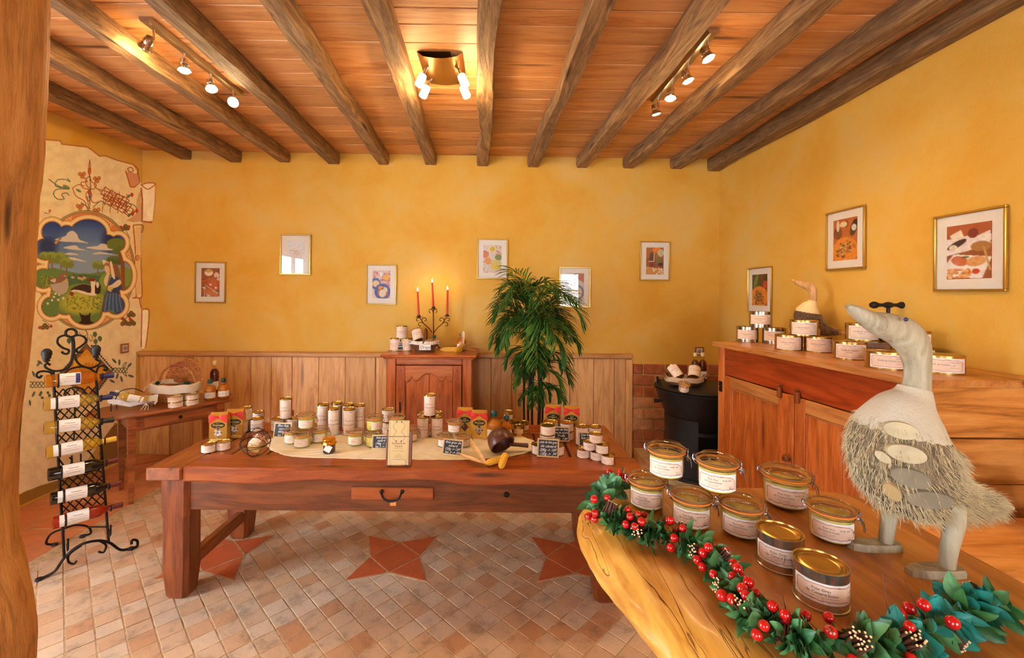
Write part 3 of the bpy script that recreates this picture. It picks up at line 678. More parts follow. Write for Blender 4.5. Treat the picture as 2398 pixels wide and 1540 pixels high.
# sprigs beside the medallion
def clover(x, y, s=1.0):
    for dx, dy in ((-22, 0), (22, -4), (0, -24)): cv.ell(*B_(x + dx * s, y + dy * s), 5.4 * s, 5.4 * s, (110, 92, 52)); cv.ell(*B_(x + dx * s, y + dy * s), 3.6 * s, 3.6 * s, (140, 112, 64))
for c in ((1050, 1440), (1120, 1350), (1125, 1440), (205, 1480), (1060, 430)): clover(*c)
for c in ((270, 1465), (150, 1480), (1010, 415), (1095, 410), (1110, 1390), (1030, 1385)): cv.ell(*B_(*c), 3.8, 3.8, (196, 84, 60))
for p in (((1000, 1390), (1060, 1380), (1120, 1340)), ((1060, 1380), (1060, 1430)), ((180, 1400), (230, 1430), (270, 1470)), ((1060, 440), (1090, 500), (1110, 540)), ((200, 260), (240, 270), (262, 235))): cv.curve(BB(*p), 1.2, (96, 86, 56))
cv.ell(*B_(258, 242), 3, 3, (214, 90, 56))
# diamond with wheat below, holly knots and the scroll signature
cv.poly(DD((845, 385), (1190, 770), (900, 1160), (440, 830)), (150, 104, 74)); cv.poly(DD((845, 450), (1120, 770), (880, 1080), (520, 820)), (232, 168, 62)); cv.line(DD((845, 385), (1190, 770), (900, 1160)), 2.4, (96, 96, 72)); cv.line(DD((440, 830), (845, 385)), 2.4, (96, 96, 72))
for k in range(7): cv.curve(DD((820, 900), (760 + k * 25, 740), (690 + k * 55, 560 + abs(k - 3) * 20)), 2.6, (212, 138, 40)); cv.ell(*D_(690 + k * 55, 590 + abs(k - 3) * 20), 5, 10, (246, 196, 96), .9, 0)
for k in range(14): cv.ell(*D_(905 + k * 22 + 14, 420 + k * 25 - 10), 2.6, 2.2, (70, 70, 84)); cv.ell(*D_(1180 - k * 20, 800 + k * 27), 2.4, 2, (70, 70, 84)); cv.ell(*D_(800 - k * 24, 430 + k * 27), 2.4, 2, (70, 70, 84))
for s in (0, 1):
    for k in range(3):
        p = [(1190 + t * 28, 750 + 34 * math.sin(t * 1.3 + k * 2.1)) for t in range(9)] if s else [(60 + t * 26, 950 + 42 * math.sin(t * 1.1 + k * 2.1)) for t in range(9)]
        cv.curve(DD(*p), 1.8, (84, 104, 80))
for c, a in (((1230, 620), .8), (1300, 630) and ((1300, 640), 1.6), ((1440, 680), 2.3), ((1330, 870), 1.3), ((1270, 830), 1.9), ((1200, 900), .5), ((1460, 830), .3), ((180, 660), 2.2), ((200, 640), .6), ((110, 1080), 2.0), ((110, 800), 1.2), ((60, 1200), 1.4)): cv.ell(*D_(*c), 7, 2.6, (88, 100, 92), .95, a, .3)
cv.curve(DD((1340, 760), (1400, 640), (1350, 690), (1400, 830), (1340, 780)), 1.8, (100, 118, 84))
for c in ((200, 1090), (230, 1130), (310, 1060), (330, 1100), (215, 1060)): cv.ell(*D_(*c), 3.4, 3.4, (96, 110, 92))
for c in ((960, 250), (1030, 310), (970, 350), (600, 340)): cv.ell(*D_(*c), 5, 6, (96, 122, 90)); cv.poly([(D_(*c)[0] - 4, D_(*c)[1] + 2), (D_(*c)[0] + 4, D_(*c)[1] + 2), (D_(*c)[0] + 1, D_(*c)[1] + 9)], (96, 122, 90))
cv.curve(DD((830, 190), (860, 260), (850, 380)), 2, (90, 112, 84)); cv.curve(DD((740, 230), (800, 280), (840, 260)), 1.6, (90, 112, 84)); cv.curve(DD((900, 260), (930, 300), (900, 350), (880, 300)), 1.4, (90, 112, 84))
cv.curve([(266, 998), (270, 990), (276, 1000), (282, 990), (288, 996), (292, 986)], 1.6, (80, 56, 44)); cv.curve([(270, 1008), (278, 1003), (284, 1006), (290, 998)], 1.2, (90, 60, 44))
# onto the wall surface
ny, nz = 230, 640
Ys = np.linspace(3.24, YB - .002, ny); Zs = np.linspace(2.98, .02, nz)
GY, GZ = np.meshgrid(Ys, Zs); XW = XL + .0012
u = XW / GY; w = (GZ - CH) / GY
PXs = PPX + (u * _cr + w * _sr) * FPX; PYs = PPY + (u * _sr - w * _cr) * FPX
m_mural, nt, b = _new('mural_paint')
a = N(nt, 'ShaderNodeAttribute'); a.attribute_name = 'paint'
mx = N(nt, 'ShaderNodeMix', data_type='RGBA'); pc = plaster_nodes(nt, b)
nt.links.new(a.outputs['Alpha'], mx.inputs[0]); nt.links.new(pc, mx.inputs[6]); nt.links.new(a.outputs['Color'], mx.inputs[7]); nt.links.new(mx.outputs[2], b.inputs['Base Color'])
mural = thing('wall_mural', 'painted mural of a goose girl in a round medallion on the left wall', 'mural', (0, 0, 0))
painted_grid('painting', np.stack([np.full(GY.shape, XW), GY, GZ], -1), lin(cv.sample(PXs, PYs)), m_mural, mural)
Xs = np.linspace(XL + .002, XL + .165, 34); Zs = np.linspace(2.9, 1.07, 380); GX, GZ = np.meshgrid(Xs, Zs); yw = YB - .0008
PXs = PPX + (GX / yw * _cr + (GZ - CH) / yw * _sr) * FPX; PYs = PPY + (GX / yw * _sr - (GZ - CH) / yw * _cr) * FPX
painted_grid('painted_scroll_edge', np.stack([GX, np.full(GX.shape, yw), GZ], -1), lin(cv.sample(PXs, PYs)), m_mural, mural)
# ================================================================ FRAMED FOOD PHOTOGRAPHS
m_gold = mat('gold_frame_metal', C(206, 168, 84), .28, .9); m_mat = mat('cream_mount', C(238, 230, 218), .8)
m_print = paint_mat('photo_print', .5); m_pglass = glass('picture_glass', (1, 1, 1), 0.0, .01)
def photo(k):
    c = Canvas(0, 0, 60, 90, 1.5, (150, 80, 40)); r = random.Random(k + 100)
    if k in (0,):
        for i in range(12): c.line([(r.uniform(0, 60), 60), (r.uniform(0, 60), 90)], 2, (236, 226, 220))
        c.poly([(0, 40), (60, 20), (60, 70), (20, 70)], (196, 88, 36)); c.ell(24, 14, 14, 11, (240, 226, 206)); c.ell(24, 9, 12, 5, (214, 170, 70)); c.ell(50, 22, 9, 9, (230, 206, 196)); c.ell(56, 34, 6, 5, (226, 200, 190)); c.line([(2, 52), (50, 30)], 5, (150, 100, 60)); c.line([(15, 55), (58, 80)], 3, (190, 180, 160)); c.ell(30, 78, 28, 7, (206, 116, 50), 1, .35); c.ell(42, 44, 11, 9, (200, 96, 50)); c.ell(30, 52, 4, 3, (240, 230, 220)); c.ell(48, 62, 4, 3, (240, 230, 220))
    elif k == 1:
        c.a[..., :3] = .88; c.ell(30, 50, 22, 26, (226, 216, 206)); c.ell(34, 40, 10, 8, (210, 200, 190)); c.line([(10, 30), (40, 34)], 3, (206, 190, 176))  # print kept near white: the window reflection on the glass painted in
    elif k == 2:
        c.a[..., :3] = [.86, .76, .72]
        for i in range(60): c.ell(r.uniform(0, 60), r.uniform(0, 50), 3, 1.6, (196, 84, 66), .8, r.uniform(0, 3))
        c.poly([(22, 8), (30, 3), (36, 12), (27, 20)], (240, 236, 230)); c.ell(47, 22, 9, 9, (232, 176, 60)); c.ell(10, 42, 18, 18, (74, 98, 166)); c.ell(12, 42, 12, 11, (232, 196, 150)); c.ell(34, 68, 27, 26, (66, 92, 164)); c.ell(35, 70, 18, 17, (176, 110, 70)); c.ell(42, 62, 9, 9, (222, 206, 170)); c.ell(34, 74, 11, 12, (226, 214, 184)); c.ell(28, 55, 8, 5, (236, 150, 40)); c.ell(34, 58, 4, 2.4, (70, 96, 50))
    elif k == 3:
        c.a[..., :3] = [.85, .8, .74]
        for i in range(40): c.ell(r.uniform(0, 60), r.uniform(0, 90), 4, 2, (204, 92, 60), .7, r.uniform(0, 3))
        c.ell(30, 13, 12, 11, (240, 230, 200)); c.ell(30, 13, 9.5, 8.5, (206, 180, 60)); c.ell(8, 30, 11, 10, (216, 130, 96)); c.ell(40, 60, 32, 28, (214, 206, 190)); c.ell(16, 52, 11, 12, (226, 150, 84)); c.ell(50, 40, 12, 10, (130, 140, 80)); c.ell(42, 63, 17, 15, (214, 196, 110)); c.ell(42, 72, 16, 9, (226, 196, 80))
    elif k == 4:
        c.a[..., :3] = [.8, .76, .74]; c.ell(34, 62, 26, 26, (120, 130, 160)); c.ell(34, 62, 20, 20, (210, 190, 160)); c.poly([(30, 0), (60, 0), (60, 30), (34, 16)], (190, 120, 90))
    elif k == 5:
        c.poly([(0, 0), (60, 0), (60, 40), (0, 34)], (170, 100, 50)); c.ell(36, 8, 14, 9, (240, 130, 40)); c.ell(50, 18, 11, 12, (226, 224, 190))
        for i in range(5): c.line([(42 + i * 4, 8), (44 + i * 3.4, 28)], 1, (90, 110, 60))
        c.poly([(14, 16), (26, 18), (26, 46), (8, 46)], (92, 44, 26)); c.line([(8, 46), (26, 46), (27, 18)], 2, (236, 226, 206)); c.ell(42, 42, 12, 10, (120, 120, 60)); c.ell(20, 58, 9, 8, (120, 40, 40)); c.ell(50, 56, 9, 6, (70, 50, 60)); c.poly([(0, 64), (60, 70), (60, 90), (0, 90)], (206, 140, 70))
        for i in range(14): c.ell(r.uniform(8, 56), r.uniform(68, 88), 4, 2.4, (236, 220, 190), .9, r.uniform(0, 3))
    elif k == 6:
        c.poly([(0, 0), (60, 0), (60, 42), (0, 42)], (60, 60, 36)); c.ell(16, 18, 6, 22, (96, 130, 60), 1, .4); c.ell(52, 30, 9, 11, (196, 40, 34)); c.ell(40, 10, 8, 8, (110, 40, 30)); c.ell(28, 66, 34, 32, (232, 130, 40))
        for i in range(90): c.ell(28 + r.gauss(0, 9), 66 + r.gauss(0, 9), 3, 2.4, r.choice([(110, 60, 40), (120, 130, 50), (190, 150, 90), (150, 50, 36), (70, 50, 30)]), .9)
    elif k == 7:
        c.poly([(0, 0), (60, 0), (60, 90), (0, 90)], (190, 96, 44)); c.ell(12, 30, 11, 13, (120, 60, 36)); c.ell(12, 14, 4, 12, (226, 214, 200)); c.ell(34, 12, 5, 8, (130, 70, 30)); c.ell(52, 22, 8, 18, (50, 36, 34), 1, .3); c.ell(52, 22, 6, 7, (230, 222, 210)); c.ell(26, 12, 9, 6, (236, 214, 160)); c.ell(30, 70, 33, 30, (230, 136, 40))
        for i in range(80): c.ell(28 + r.gauss(0, 10), 68 + r.gauss(0, 9), 3.4, 2.6, r.choice([(176, 104, 50), (206, 146, 80), (110, 100, 50), (130, 66, 36), (226, 190, 130)]), .9)
    else:
        c.poly([(0, 0), (60, 0), (60, 40), (0, 40)], (176, 84, 48)); c.poly([(0, 22), (40, 18), (60, 34), (30, 44), (0, 50)], (238, 226, 222)); c.poly([(4, 16), (20, 8), (24, 20), (8, 26)], (236, 222, 196)); c.ell(36, 16, 7, 8, (120, 30, 34)); c.line([(36, 24), (35, 38)], 1.5, (230, 226, 226)); c.poly([(44, 20), (58, 14), (60, 30), (50, 34)], (240, 232, 222)); c.ell(14, 32, 15, 5, (60, 30, 26), 1, -.5); c.ell(9, 37, 6, 5, (230, 214, 180)); c.ell(46, 38, 13, 8, (176, 120, 66)); c.poly([(10, 48), (60, 56), (48, 90), (0, 86), (0, 62)], (240, 234, 228)); c.ell(18, 60, 12, 8, (206, 110, 70), 1, .3); c.ell(40, 62, 13, 8, (222, 160, 100), 1, -.2); c.ell(26, 54, 5, 2, (90, 110, 60)); c.line([(50, 40), (58, 76)], 2.6, (196, 150, 96)); c.ell(40, 78, 5, 4.4, (200, 60, 40))
        for i in range(40): c.ell(r.uniform(0, 32), r.uniform(74, 88), 3.2, 2.4, r.choice([(222, 150, 80), (206, 126, 60), (236, 180, 110)]))
    c.noise(.06, 4, k); return c
def picture(k, label, w, h, loc, rot, mt=.052):
    t = thing('framed_picture', label, 'picture', loc, rot=rot, group='framed food photographs')
    b = MB(); f = .012; d = .016
    for (x0, x1, z0, z1) in ((-w / 2, w / 2, h / 2 - f, h / 2), (-w / 2, w / 2, -h / 2, -h / 2 + f), (-w / 2, -w / 2 + f, -h / 2 + f, h / 2 - f), (w / 2 - f, w / 2, -h / 2 + f, h / 2 - f)):
        b.box(((x0 + x1) / 2, -d / 2 - .001, (z0 + z1) / 2), (x1 - x0, d, z1 - z0), .0025)
    b.build('frame', m_gold, t)
    MB().box((0, -.004, 0), (w - 2 * f, .004, h - 2 * f)).build('mount', m_mat, t, angle=0)
    iw, ih = w - 2 * (f + mt), h - 2 * (f + mt); c = photo(k)
    gx, gz = np.meshgrid(np.linspace(-iw / 2, iw / 2, 48), np.linspace(ih / 2, -ih / 2, 72))
    px = (gx / iw + .5) * 60; py = (.5 - gz / ih) * 90
    painted_grid('photograph', np.stack([gx, np.full(gx.shape, -.0068), gz], -1), lin(c.sample(px, py)), m_print, t)
    MB().box((0, -.011, 0), (w - 2 * f + .002, .002, h - 2 * f + .002)).build('glass', m_pglass, t, angle=0)
    return t
PB = [(458, 613, 530, 709, 'framed food photo, leftmost and low on the back wall, with sausage and knife'), (657, 549, 729, 643, 'framed photo high on the back wall whose glass mirrors the window, reflection also painted into its print'), (858, 619, 929, 713, 'framed food photo with blue plates, left of the candelabrum'), (1117, 559, 1189, 653, 'framed food photo of yellow pate slices above the palm, left side'), (1309, 625, 1382, 719, 'framed photo half hidden behind the palm fronds'), (1498, 565, 1568, 657, 'framed food photo with pumpkins, nearest the right corner on the back wall')]
for k, (x0, y0, x1, y1, lb) in enumerate(PB):
    p = at_y((x0 + x1) / 2, (y0 + y1) / 2, YB); picture(k, lb, (x1 - x0) / FPX * YB, (y1 - y0) / FPX * YB, (p.x, YB - .001, p.z), (0, 0.006, 0))
for k, (xa, xb, yt, yb, lb) in enumerate([(1754, 1810, 628, 730, 'small framed photo low on the right wall above the first tins'), (1938, 2030, 500, 634, 'framed photo with orange plate, middle one on the right wall'), (2192, 2364, 508, 683, 'largest framed food photo at the right edge, with wine glass and white plate')]):
    pa, pb = at_x(xa, yt, XR - .001), at_x(xb, yt, XR - .001); zb = at_x(xa, yb, XR - .001).z
    picture(6 + k, lb, pa.y - pb.y, pa.z - zb, (XR - .001, (pa.y + pb.y) / 2, (pa.z + zb) / 2), (0, 0, -PI / 2), .05)
# ================================================================ SOCKETS
m_wht = mat('white_plastic', C(230, 226, 214), .4); m_sock = mat('socket_wood', C(160, 96, 52), .5)
def socket(lb, loc, rz):
    t = thing('wall_socket', lb, 'socket', loc, rz)
    b = MB()
    for (x0, x1, z0, z1) in ((-.045, .045, .03, .045), (-.045, .045, -.045, -.03), (-.045, -.03, -.03, .03), (.03, .045, -.03, .03)): b.box(((x0 + x1) / 2, -.008, (z0 + z1) / 2), (x1 - x0, .014, z1 - z0), .003)
    b.build('frame', m_sock, t); MB().box((0, -.006, 0), (.061, .008, .061)).build('cover', m_wht, t)
    MB().lathe([(.0, .0), (.018, .0), (.02, .002), (.02, .004), (0, .004)], 16).xf(Matrix.Translation((0, -.0095, 0)) @ Matrix.Rotation(PI / 2, 4, 'X')).build('outlet', mat('socket_shadow', C(150, 140, 126), .5), t)
p = at_x(290, 815, XL + .004); socket('white wall socket in a brown frame beside the mural', p, PI / 2)
p = at_y(1637, 822, YB - .001); socket('wall socket behind the two red liqueur bottles', p, 0)
# ================================================================ CEILING LAMPS
m_steel = mat('brushed_lamp_steel', C(190, 178, 160), .3, 1.0); m_bulb = mat('lit_bulb', C(255, 240, 210), .4, emit=((1, .86, .6, 1), 26)); m_bulb2 = mat('lit_lamp_glass', C(255, 244, 220), .4, emit=((1, .84, .55, 1), 14))
m_chrome = mat('spot_ring_chrome', C(220, 214, 204), .15, 1.0)
def point(name, loc, power, col, rad, parent=None):
    l = bpy.data.lights.new(name, 'POINT'); l.energy = power; l.color = col; l.shadow_soft_size = rad
    o = bpy.data.objects.new(name, l); COL.objects.link(o); o.location = loc
    if parent: o.parent = parent
def spot(name, loc, d, power, col, parent):
    l = bpy.data.lights.new(name, 'SPOT'); l.energy = power; l.color = col; l.spot_size = 2.3; l.spot_blend = 1.0; l.shadow_soft_size = .03
    o = bpy.data.objects.new(name, l); COL.objects.link(o); o.location = loc; o.rotation_euler = Vector(d).to_track_quat('-Z', 'Y').to_euler(); o.parent = parent
def spot_bar(label, x, y0, y1, heads):
    zc = ceil_z(x); t = thing('spotlight_bar', label, 'ceiling lamp', (x, y0, zc), group='ceiling spotlight bars')
    L = y1 - y0; b = MB(); b.loft([[(-.032, yy, 0), (-.03, yy, -.012), (-.02, yy, -.026), (0, yy, -.03), (.02, yy, -.026), (.03, yy, -.012), (.032, yy, 0)] for yy in (0, L * .5, L)])
    b.build('rail', m_steel, t)
    for (hx, hy, dx, dy, dz, *pw) in heads:
        d = Vector((dx, dy, dz)).normalized(); q = d.to_track_quat('Z', 'Y').to_matrix().to_4x4(); pz = -.1
        h = MB().tube([(0, hy, -.025), (0, hy, -.085), (hx * .4, hy, -.095)], .006, 8).build('stem', m_chrome, t)
        M = Matrix.Translation((hx, hy, pz)) @ q
        hd = MB().lathe([(0, -.035), (.018, -.035), (.022, -.03), (.024, .0), (.022, .002), (0, .002)], 16).xf(M).build('spot_head', m_chrome, t)
        MB().lathe([(.020, .0), (.034, .03), (.037, .032), (.037, .036), (.034, .036), (.019, .004)], 18).xf(M).build('ring', m_chrome, hd)
        MB().lathe([(0, .003), (.014, .003), (.018, .012), (.03, .03), (.03, .033), (0, .035)], 16).xf(M).build('bulb', m_bulb, hd)
        point('spot_glow', Vector((hx, hy, pz)) + d * .06, GLOW_W, WARM, .03, t); spot('spot_beam', Vector((hx, hy, pz)) + d * .05, d, SPOT_W * (pw[0] if pw else 1), WARM, t)
spot_bar('four-spot ceiling bar on the left between the beams', -1.82, 2.262, 3.10, [(-.03, .06, -.85, .55, -.45, 2.6), (0, .29, .1, -.1, -1), (0, .53, .35, -.3, -1), (.01, .77, .2, -.9, -.6)])
spot_bar('four-spot ceiling bar on the right between the beams', 1.14, 2.282, 3.113, [(-.01, .06, .35, -.2, -1), (-.01, .3, .3, -.1, -1), (-.01, .53, -.1, -.15, -1), (-.02, .77, .25, .1, -1)])
cxp = -.325; zc = ceil_z(cxp); t = thing('ceiling_lamp', 'square ceiling lamp with four glowing shades above the table', 'ceiling lamp', (cxp, 2.71, zc))
b = MB(); b.loft([[(x, -.165, 0 if abs(x) > .13 else -.02 - .02 * math.cos(x / .13 * PI / 2)) for x in np.linspace(-.135, .135, 9)], [(x, .165, 0 if abs(x) > .13 else -.02 - .02 * math.cos(x / .13 * PI / 2)) for x in np.linspace(-.135, .135, 9)]], close=False, cap=False)
b.loft([[(-.135, -.165, 0), (.135, -.165, 0)], [(-.135, .165, 0), (.135, .165, 0)]], close=False, cap=False)
b.build('ceiling_plate', mat('bronze_lamp_plate', C(150, 104, 48), .3, .9), t)
for sx in (-1, 1):
    for yy in (-.05, .1):
        e = Vector((sx * .1, yy, -.045)); d = Vector((sx * .45, .05, -1)).normalized()
        MB().tube([(sx * .085, yy, -.03), tuple(e), tuple(e + d * .04)], .009, 8).build('arm', m_chrome, t)
        M = Matrix.Translation(e + d * .035) @ d.to_track_quat('Z', 'Y').to_matrix().to_4x4()
        MB().lathe([(0, 0), (.02, 0), (.024, .006), (.026, .07), (.022, .076), (0, .078)], 14).xf(M).build('lamp_shade', m_bulb2, t)
        point('lamp_glow', e + d * .15, LAMP_W, WARM, .04, t)
# ================================================================ FURNITURE
m_tab = wood('table_cherry', C(112, 48, 14), C(150, 68, 22), C(172, 88, 34), 'x', 1.1, .4, .4, True, .08, .1, .1)
m_taby = wood('table_cherry_cross', C(106, 50, 18), C(142, 72, 28), C(164, 94, 44), 'y', 1.1, .4, .4, True, .08, .1, .14)
m_tabz = wood('table_leg_wood', C(86, 38, 12), C(124, 58, 22), C(148, 78, 32), 'z', 1.1, .4, .4, True, .12, .1, .1)
m_apr = wood('table_apron_wood', C(72, 33, 10), C(106, 51, 18), C(132, 70, 28), 'x', 1.1, .4, .4, True, .1, .1, .06)
m_iron = mat('black_iron', C(34, 28, 26), .45, .6, bump=.15, bscale=80)
m_dark = mat('cast_iron_black', C(30, 27, 28), .5, .3, var=.3, vscale=10, bump=.2, bscale=60)
# ---- long table
TZ = .738; TX0, TX1, TY0, TY1 = -1.80, .78, 2.262, 3.06
table = thing('farm_table', 'long reddish farmhouse table holding most of the preserves', 'table', ((TX0 + TX1) / 2, (TY0 + TY1) / 2, 0)); table.rotation_euler = (0, 0, -.006)
tc = Vector(((TX0 + TX1) / 2, (TY0 + TY1) / 2, 0))
L = lambda x, y, z: (x - tc.x, y - tc.y, z)
R7 = random.Random(31)
ew = .17
# front and back rails of the top, cross planks between, end board
def wavy_board(x0, x1, y0, y1, z0, z1, amp, front=True):
    n = 40; rings = []
    for i in range(n + 1):
        x = x0 + (x1 - x0) * i / n; a = amp * (math.sin(x * 5.1) + .6 * math.sin(x * 12.3 + 1) + .4 * math.sin(x * 31))
        zb = z0 + (.012 * math.sin(x * 4 + 2) + .006 * math.sin(x * 11) if front else 0)
        rings.append([(x, y0 + a + .006, zb + .004), (x, y0 + a, zb + .012), (x, y0 + a, z1 - .008), (x, y0 + a + .007, z1), (x, y1, z1), (x, y1, zb)])
    return MB().loft(rings)
wavy_board(*[TX0 + .19 - tc.x, TX1 - tc.x], TY0 - tc.y, TY0 + .19 - tc.y, TZ - .075, TZ, .004).build('front_board', m_tab, table, angle=30)
MB().box(L((TX0 + TX1) / 2 + .095, TY1 - .09, TZ - .035), (TX1 - TX0 - .19, .18, .07), .006).build('back_board', m_tab, table)
MB().box(L(TX0 + .093, (TY0 + TY1) / 2, TZ - .034), (.185, TY1 - TY0 + .02, .066), .007).build('end_board', m_taby, table)
x = TX0 + .19
while x < TX1 - .02:
    w = R7.choice([.13, .155, .18, .2]); x1 = min(x + w, TX1)
    if TX1 - x1 < .06: x1 = TX1
    MB().box((0, 0, 0), (x1 - x - .010, TY1 - TY0 - .375, .05), .006).build('cross_plank', m_taby, table, L((x + x1) / 2, (TY0 + TY1) / 2 + .005, TZ - .0265 + R7.uniform(-.0015, .001)))
    x = x1
LX0, LX1, LY0, LY1 = -1.775, .56, 2.325, 2.9
def leg(x, y, w=.145, d=.13):
    rings = []
    for z, k in ((0, .72), (.02, .86), (.14, 1), (.16, 1.03), (.2, 1), (.44, 1), (.455, 1.06), (.67, 1.06)):
        a, e = w / 2 * k, d / 2 * k; c = .02
        rings.append([(x + px, y + py, z) for px, py in ((-a + c, -e), (a - c, -e), (a, -e + c), (a, e - c), (a - c, e), (-a + c, e), (-a, e - c), (-a, -e + c))])
    b = MB().loft(rings); b.xf(Matrix.Translation(-tc)); return b.build('leg', m_tabz, table)
for lx in (LX0 + .07, LX1 + .05):
    for ly in (LY0 + .065, LY1 + .06): leg(lx, ly)
az0, az1 = .478, .668
MB().box(L((LX0 + LX1) / 2 + .06, LY0 + .035, (az0 + az1) / 2), (LX1 - LX0 - .02, .035, az1 - az0), .005).build('front_apron', m_apr, table)
MB().box(L((LX0 + LX1) / 2 + .06, LY1 + .09, (az0 + az1) / 2), (LX1 - LX0 - .02, .035, az1 - az0), .005).build('back_apron', m_apr, table)
for lx in (LX0 + .05, LX1 + .07): MB().box(L(lx, (LY0 + LY1) / 2 + .065, (az0 + az1) / 2), (.035, LY1 - LY0 - .06, az1 - az0), .005).build('side_apron', m_taby, table)
for lx in (LX0 + .09, LX1 + .03): MB().box(L(lx, (LY0 + LY1) / 2 + .06, .155), (.06, LY1 - LY0 - .08, .075), .012).build('stretcher', m_taby, table)
p0, p1 = at_y(824, 1135, LY0 + .01), at_y(1016, 1171, LY0 + .01)
dr = MB().box(((p0.x + p1.x) / 2 - tc.x, LY0 + .013 - tc.y, (p0.z + p1.z) / 2 - .004), (p1.x - p0.x, .02, p0.z - p1.z - .012), .004).build('drawer', m_tab, table)
hx = (p0.x + p1.x) / 2 - tc.x; hz = (p0.z + p1.z) / 2 - .0
MB().tube([(hx - .058, LY0 - .002 - tc.y, hz + .012)] + [(hx - .05 * math.cos(a), LY0 - .02 - tc.y, hz + .008 - .042 * math.sin(a)) for a in np.linspace(.1, PI - .1, 9)] + [(hx + .058, LY0 - .002 - tc.y, hz + .012)], .0055, 7).build('drawer_handle', m_iron, dr)
for s in (-1, 1): MB().sphere((hx + s * .055, LY0 - .004 - tc.y, hz + .012), .011, 8, 6, (1, .6, 1)).build('handle_boss', m_iron, dr)
MB().box((hx + .002, LY0 + .0165 - tc.y, p1.z - .02), (.032, .004, .026)).build('paper_tag', mat('tag_paper', C(222, 150, 70), .8), table)
p = at_y(1187, 1157, LY0 + .015); MB().lathe([(0, .0), (.01, 0), (.016, .004), (.012, .01), (0, .012)], 12).xf(Matrix.Translation((p.x - tc.x, LY0 + .018 - tc.y, p.z)) @ Matrix.Rotation(PI / 2, 4, 'X')).build('iron_peg', m_iron, table)
# ---- small drop-leaf side table in the left corner
sz = .70; F0, F1 = Vector((-2.80, 3.345)), Vector((-2.36, 3.86)); d = (F1 - F0).normalized(); nb = Vector((-d.y, d.x))
side = thing('side_table', 'dark oval side table with one drawer in the left corner', 'table', (0, 0, 0))
m_sd = wood('side_table_walnut', C(86, 38, 16), C(138, 70, 32), C(166, 94, 48), 'x', 1.2, .3, .4, False, .08, .3)
Ls = (F1 - F0).length; ang = math.atan2(d.y, d.x); mid = (F0 + F1) / 2; side.location = (mid.x, mid.y, 0); side.rotation_euler = (0, 0, ang)
out = []
for i in range(13): a = -PI / 2 + PI * i / 12; out.append((Ls / 2 + .0 + .12 * math.cos(a), .245 + .245 * math.sin(a)))
for i in range(13): a = PI / 2 + PI * i / 12; out.append((-Ls / 2 - .02 + .2 * math.cos(a), .245 + .245 * math.sin(a)))
b = MB(); b.loft([[(x * .985, .245 + (y - .245) * .97, sz - .026) for x, y in out], [(x, y, sz - .018) for x, y in out], [(x, y, sz - .008) for x, y in out], [(x * .985, .245 + (y - .245) * .975, sz) for x, y in out]])
b.build('tabletop', m_sd, side)
def tleg(x, y, h, w0=.052, w1=.028, parent=None, m=None):
    rings = []
    for z, w in ((0, w1), (h - .16, w0), (h, w0)):
        rings.append([(x + a * w / 2, y + b2 * w / 2, z) for a, b2 in ((-1, -1), (1, -1), (1, 1), (-1, 1))])
    return MB().loft(rings).build('leg', m, parent, angle=20)
for x in (-Ls / 2 + .03, Ls / 2 - .04):
    for y in (.05, .42): tleg(x, y, sz - .026, parent=side, m=m_sd)
MB().box((0, .045, sz - .085), (Ls - .1, .022, .11), .003).build('front_apron', m_sd, side)
MB().box((0, .425, sz - .085), (Ls - .1, .022, .11), .003).build('back_apron', m_sd, side)
for x in (-Ls / 2 + .03, Ls / 2 - .04): MB().box((x, .235, sz - .085), (.022, .32, .11), .003).build('side_apron', m_sd, side)
dw = MB().box((.01, .032, sz - .085), (Ls - .19, .012, .078), .003).build('drawer', m_sd, side)
MB().lathe([(0, 0), (.006, 0), (.007, .01), (.014, .016), (.012, .026), (0, .028)], 12).xf(Matrix.Translation((.0, .027, sz - .082)) @ Matrix.Rotation(PI / 2, 4, 'X')).build('knob', m_iron, dw)
MB().box((0, .42, .16), (Ls - .1, .03, .03), .004).build('stretcher', m_sd, side)
# ---- narrow cabinet against the back wall
cz = 1.10; cx0, cx1, cy0c, cy1c = -.975, -.195, 3.96, 4.425
m_cab = wood('cabinet_cherry', C(128, 54, 18), C(180, 88, 34), C(200, 112, 52), 'z', 1.0, .3, .4, True, .08, .3, .08)
m_cabx = wood('cabinet_cherry_rail', C(128, 54, 18), C(184, 92, 36), C(202, 116, 54), 'x', 1.0, .3, .4, True, .08, .3, .08)
cab = thing('wooden_cabinet', 'polished cherry cabinet with scalloped door under the candelabrum', 'cabinet', ((cx0 + cx1) / 2, cy0c, 0)); cw = cx1 - cx0
b = MB()
b.box((-cw / 2 + .012, .24, .53), (.024, .43, 1.0)); b.box((cw / 2 - .012, .24, .53), (.024, .43, 1.0)); b.box((0, .445, .53), (cw - .05, .016, 1.0)); b.box((0, .235, .08), (cw - .05, .4, .03)); b.build('carcass', m_cab, cab)
for s in (-1, 1):
    MB().box((s * (cw / 2 - .045), .012, .535), (.09, .036, 1.06), .008).build('corner_post', m_cab, cab)
MB().box((0, .012, 1.035), (cw - .185, .03, .062), .004).build('top_rail', m_cabx, cab); MB().box((0, .012, .1), (cw - .185, .03, .12), .004).build('bottom_rail', m_cabx, cab)
MB().box((0, .2, cz - .012), (cw + .09, .52, .024), .01).build('cabinet_top', m_cabx, cab); MB().box((0, .2, cz - .032), (cw + .045, .47, .018), .007).build('top_moulding', m_cabx, cab)
dw2 = cw - .19; zt, zb = .998, .165
door = MB(); door.box((-dw2 / 2 + .04, -.002, (zt + zb) / 2), (.08, .026, zt - zb), .004); door.box((dw2 / 2 - .04, -.002, (zt + zb) / 2), (.08, .026, zt - zb), .004); door.box((0, -.002, zb + .04), (dw2 - .16, .026, .08), .004)
door = door.build('door', m_cab, cab)
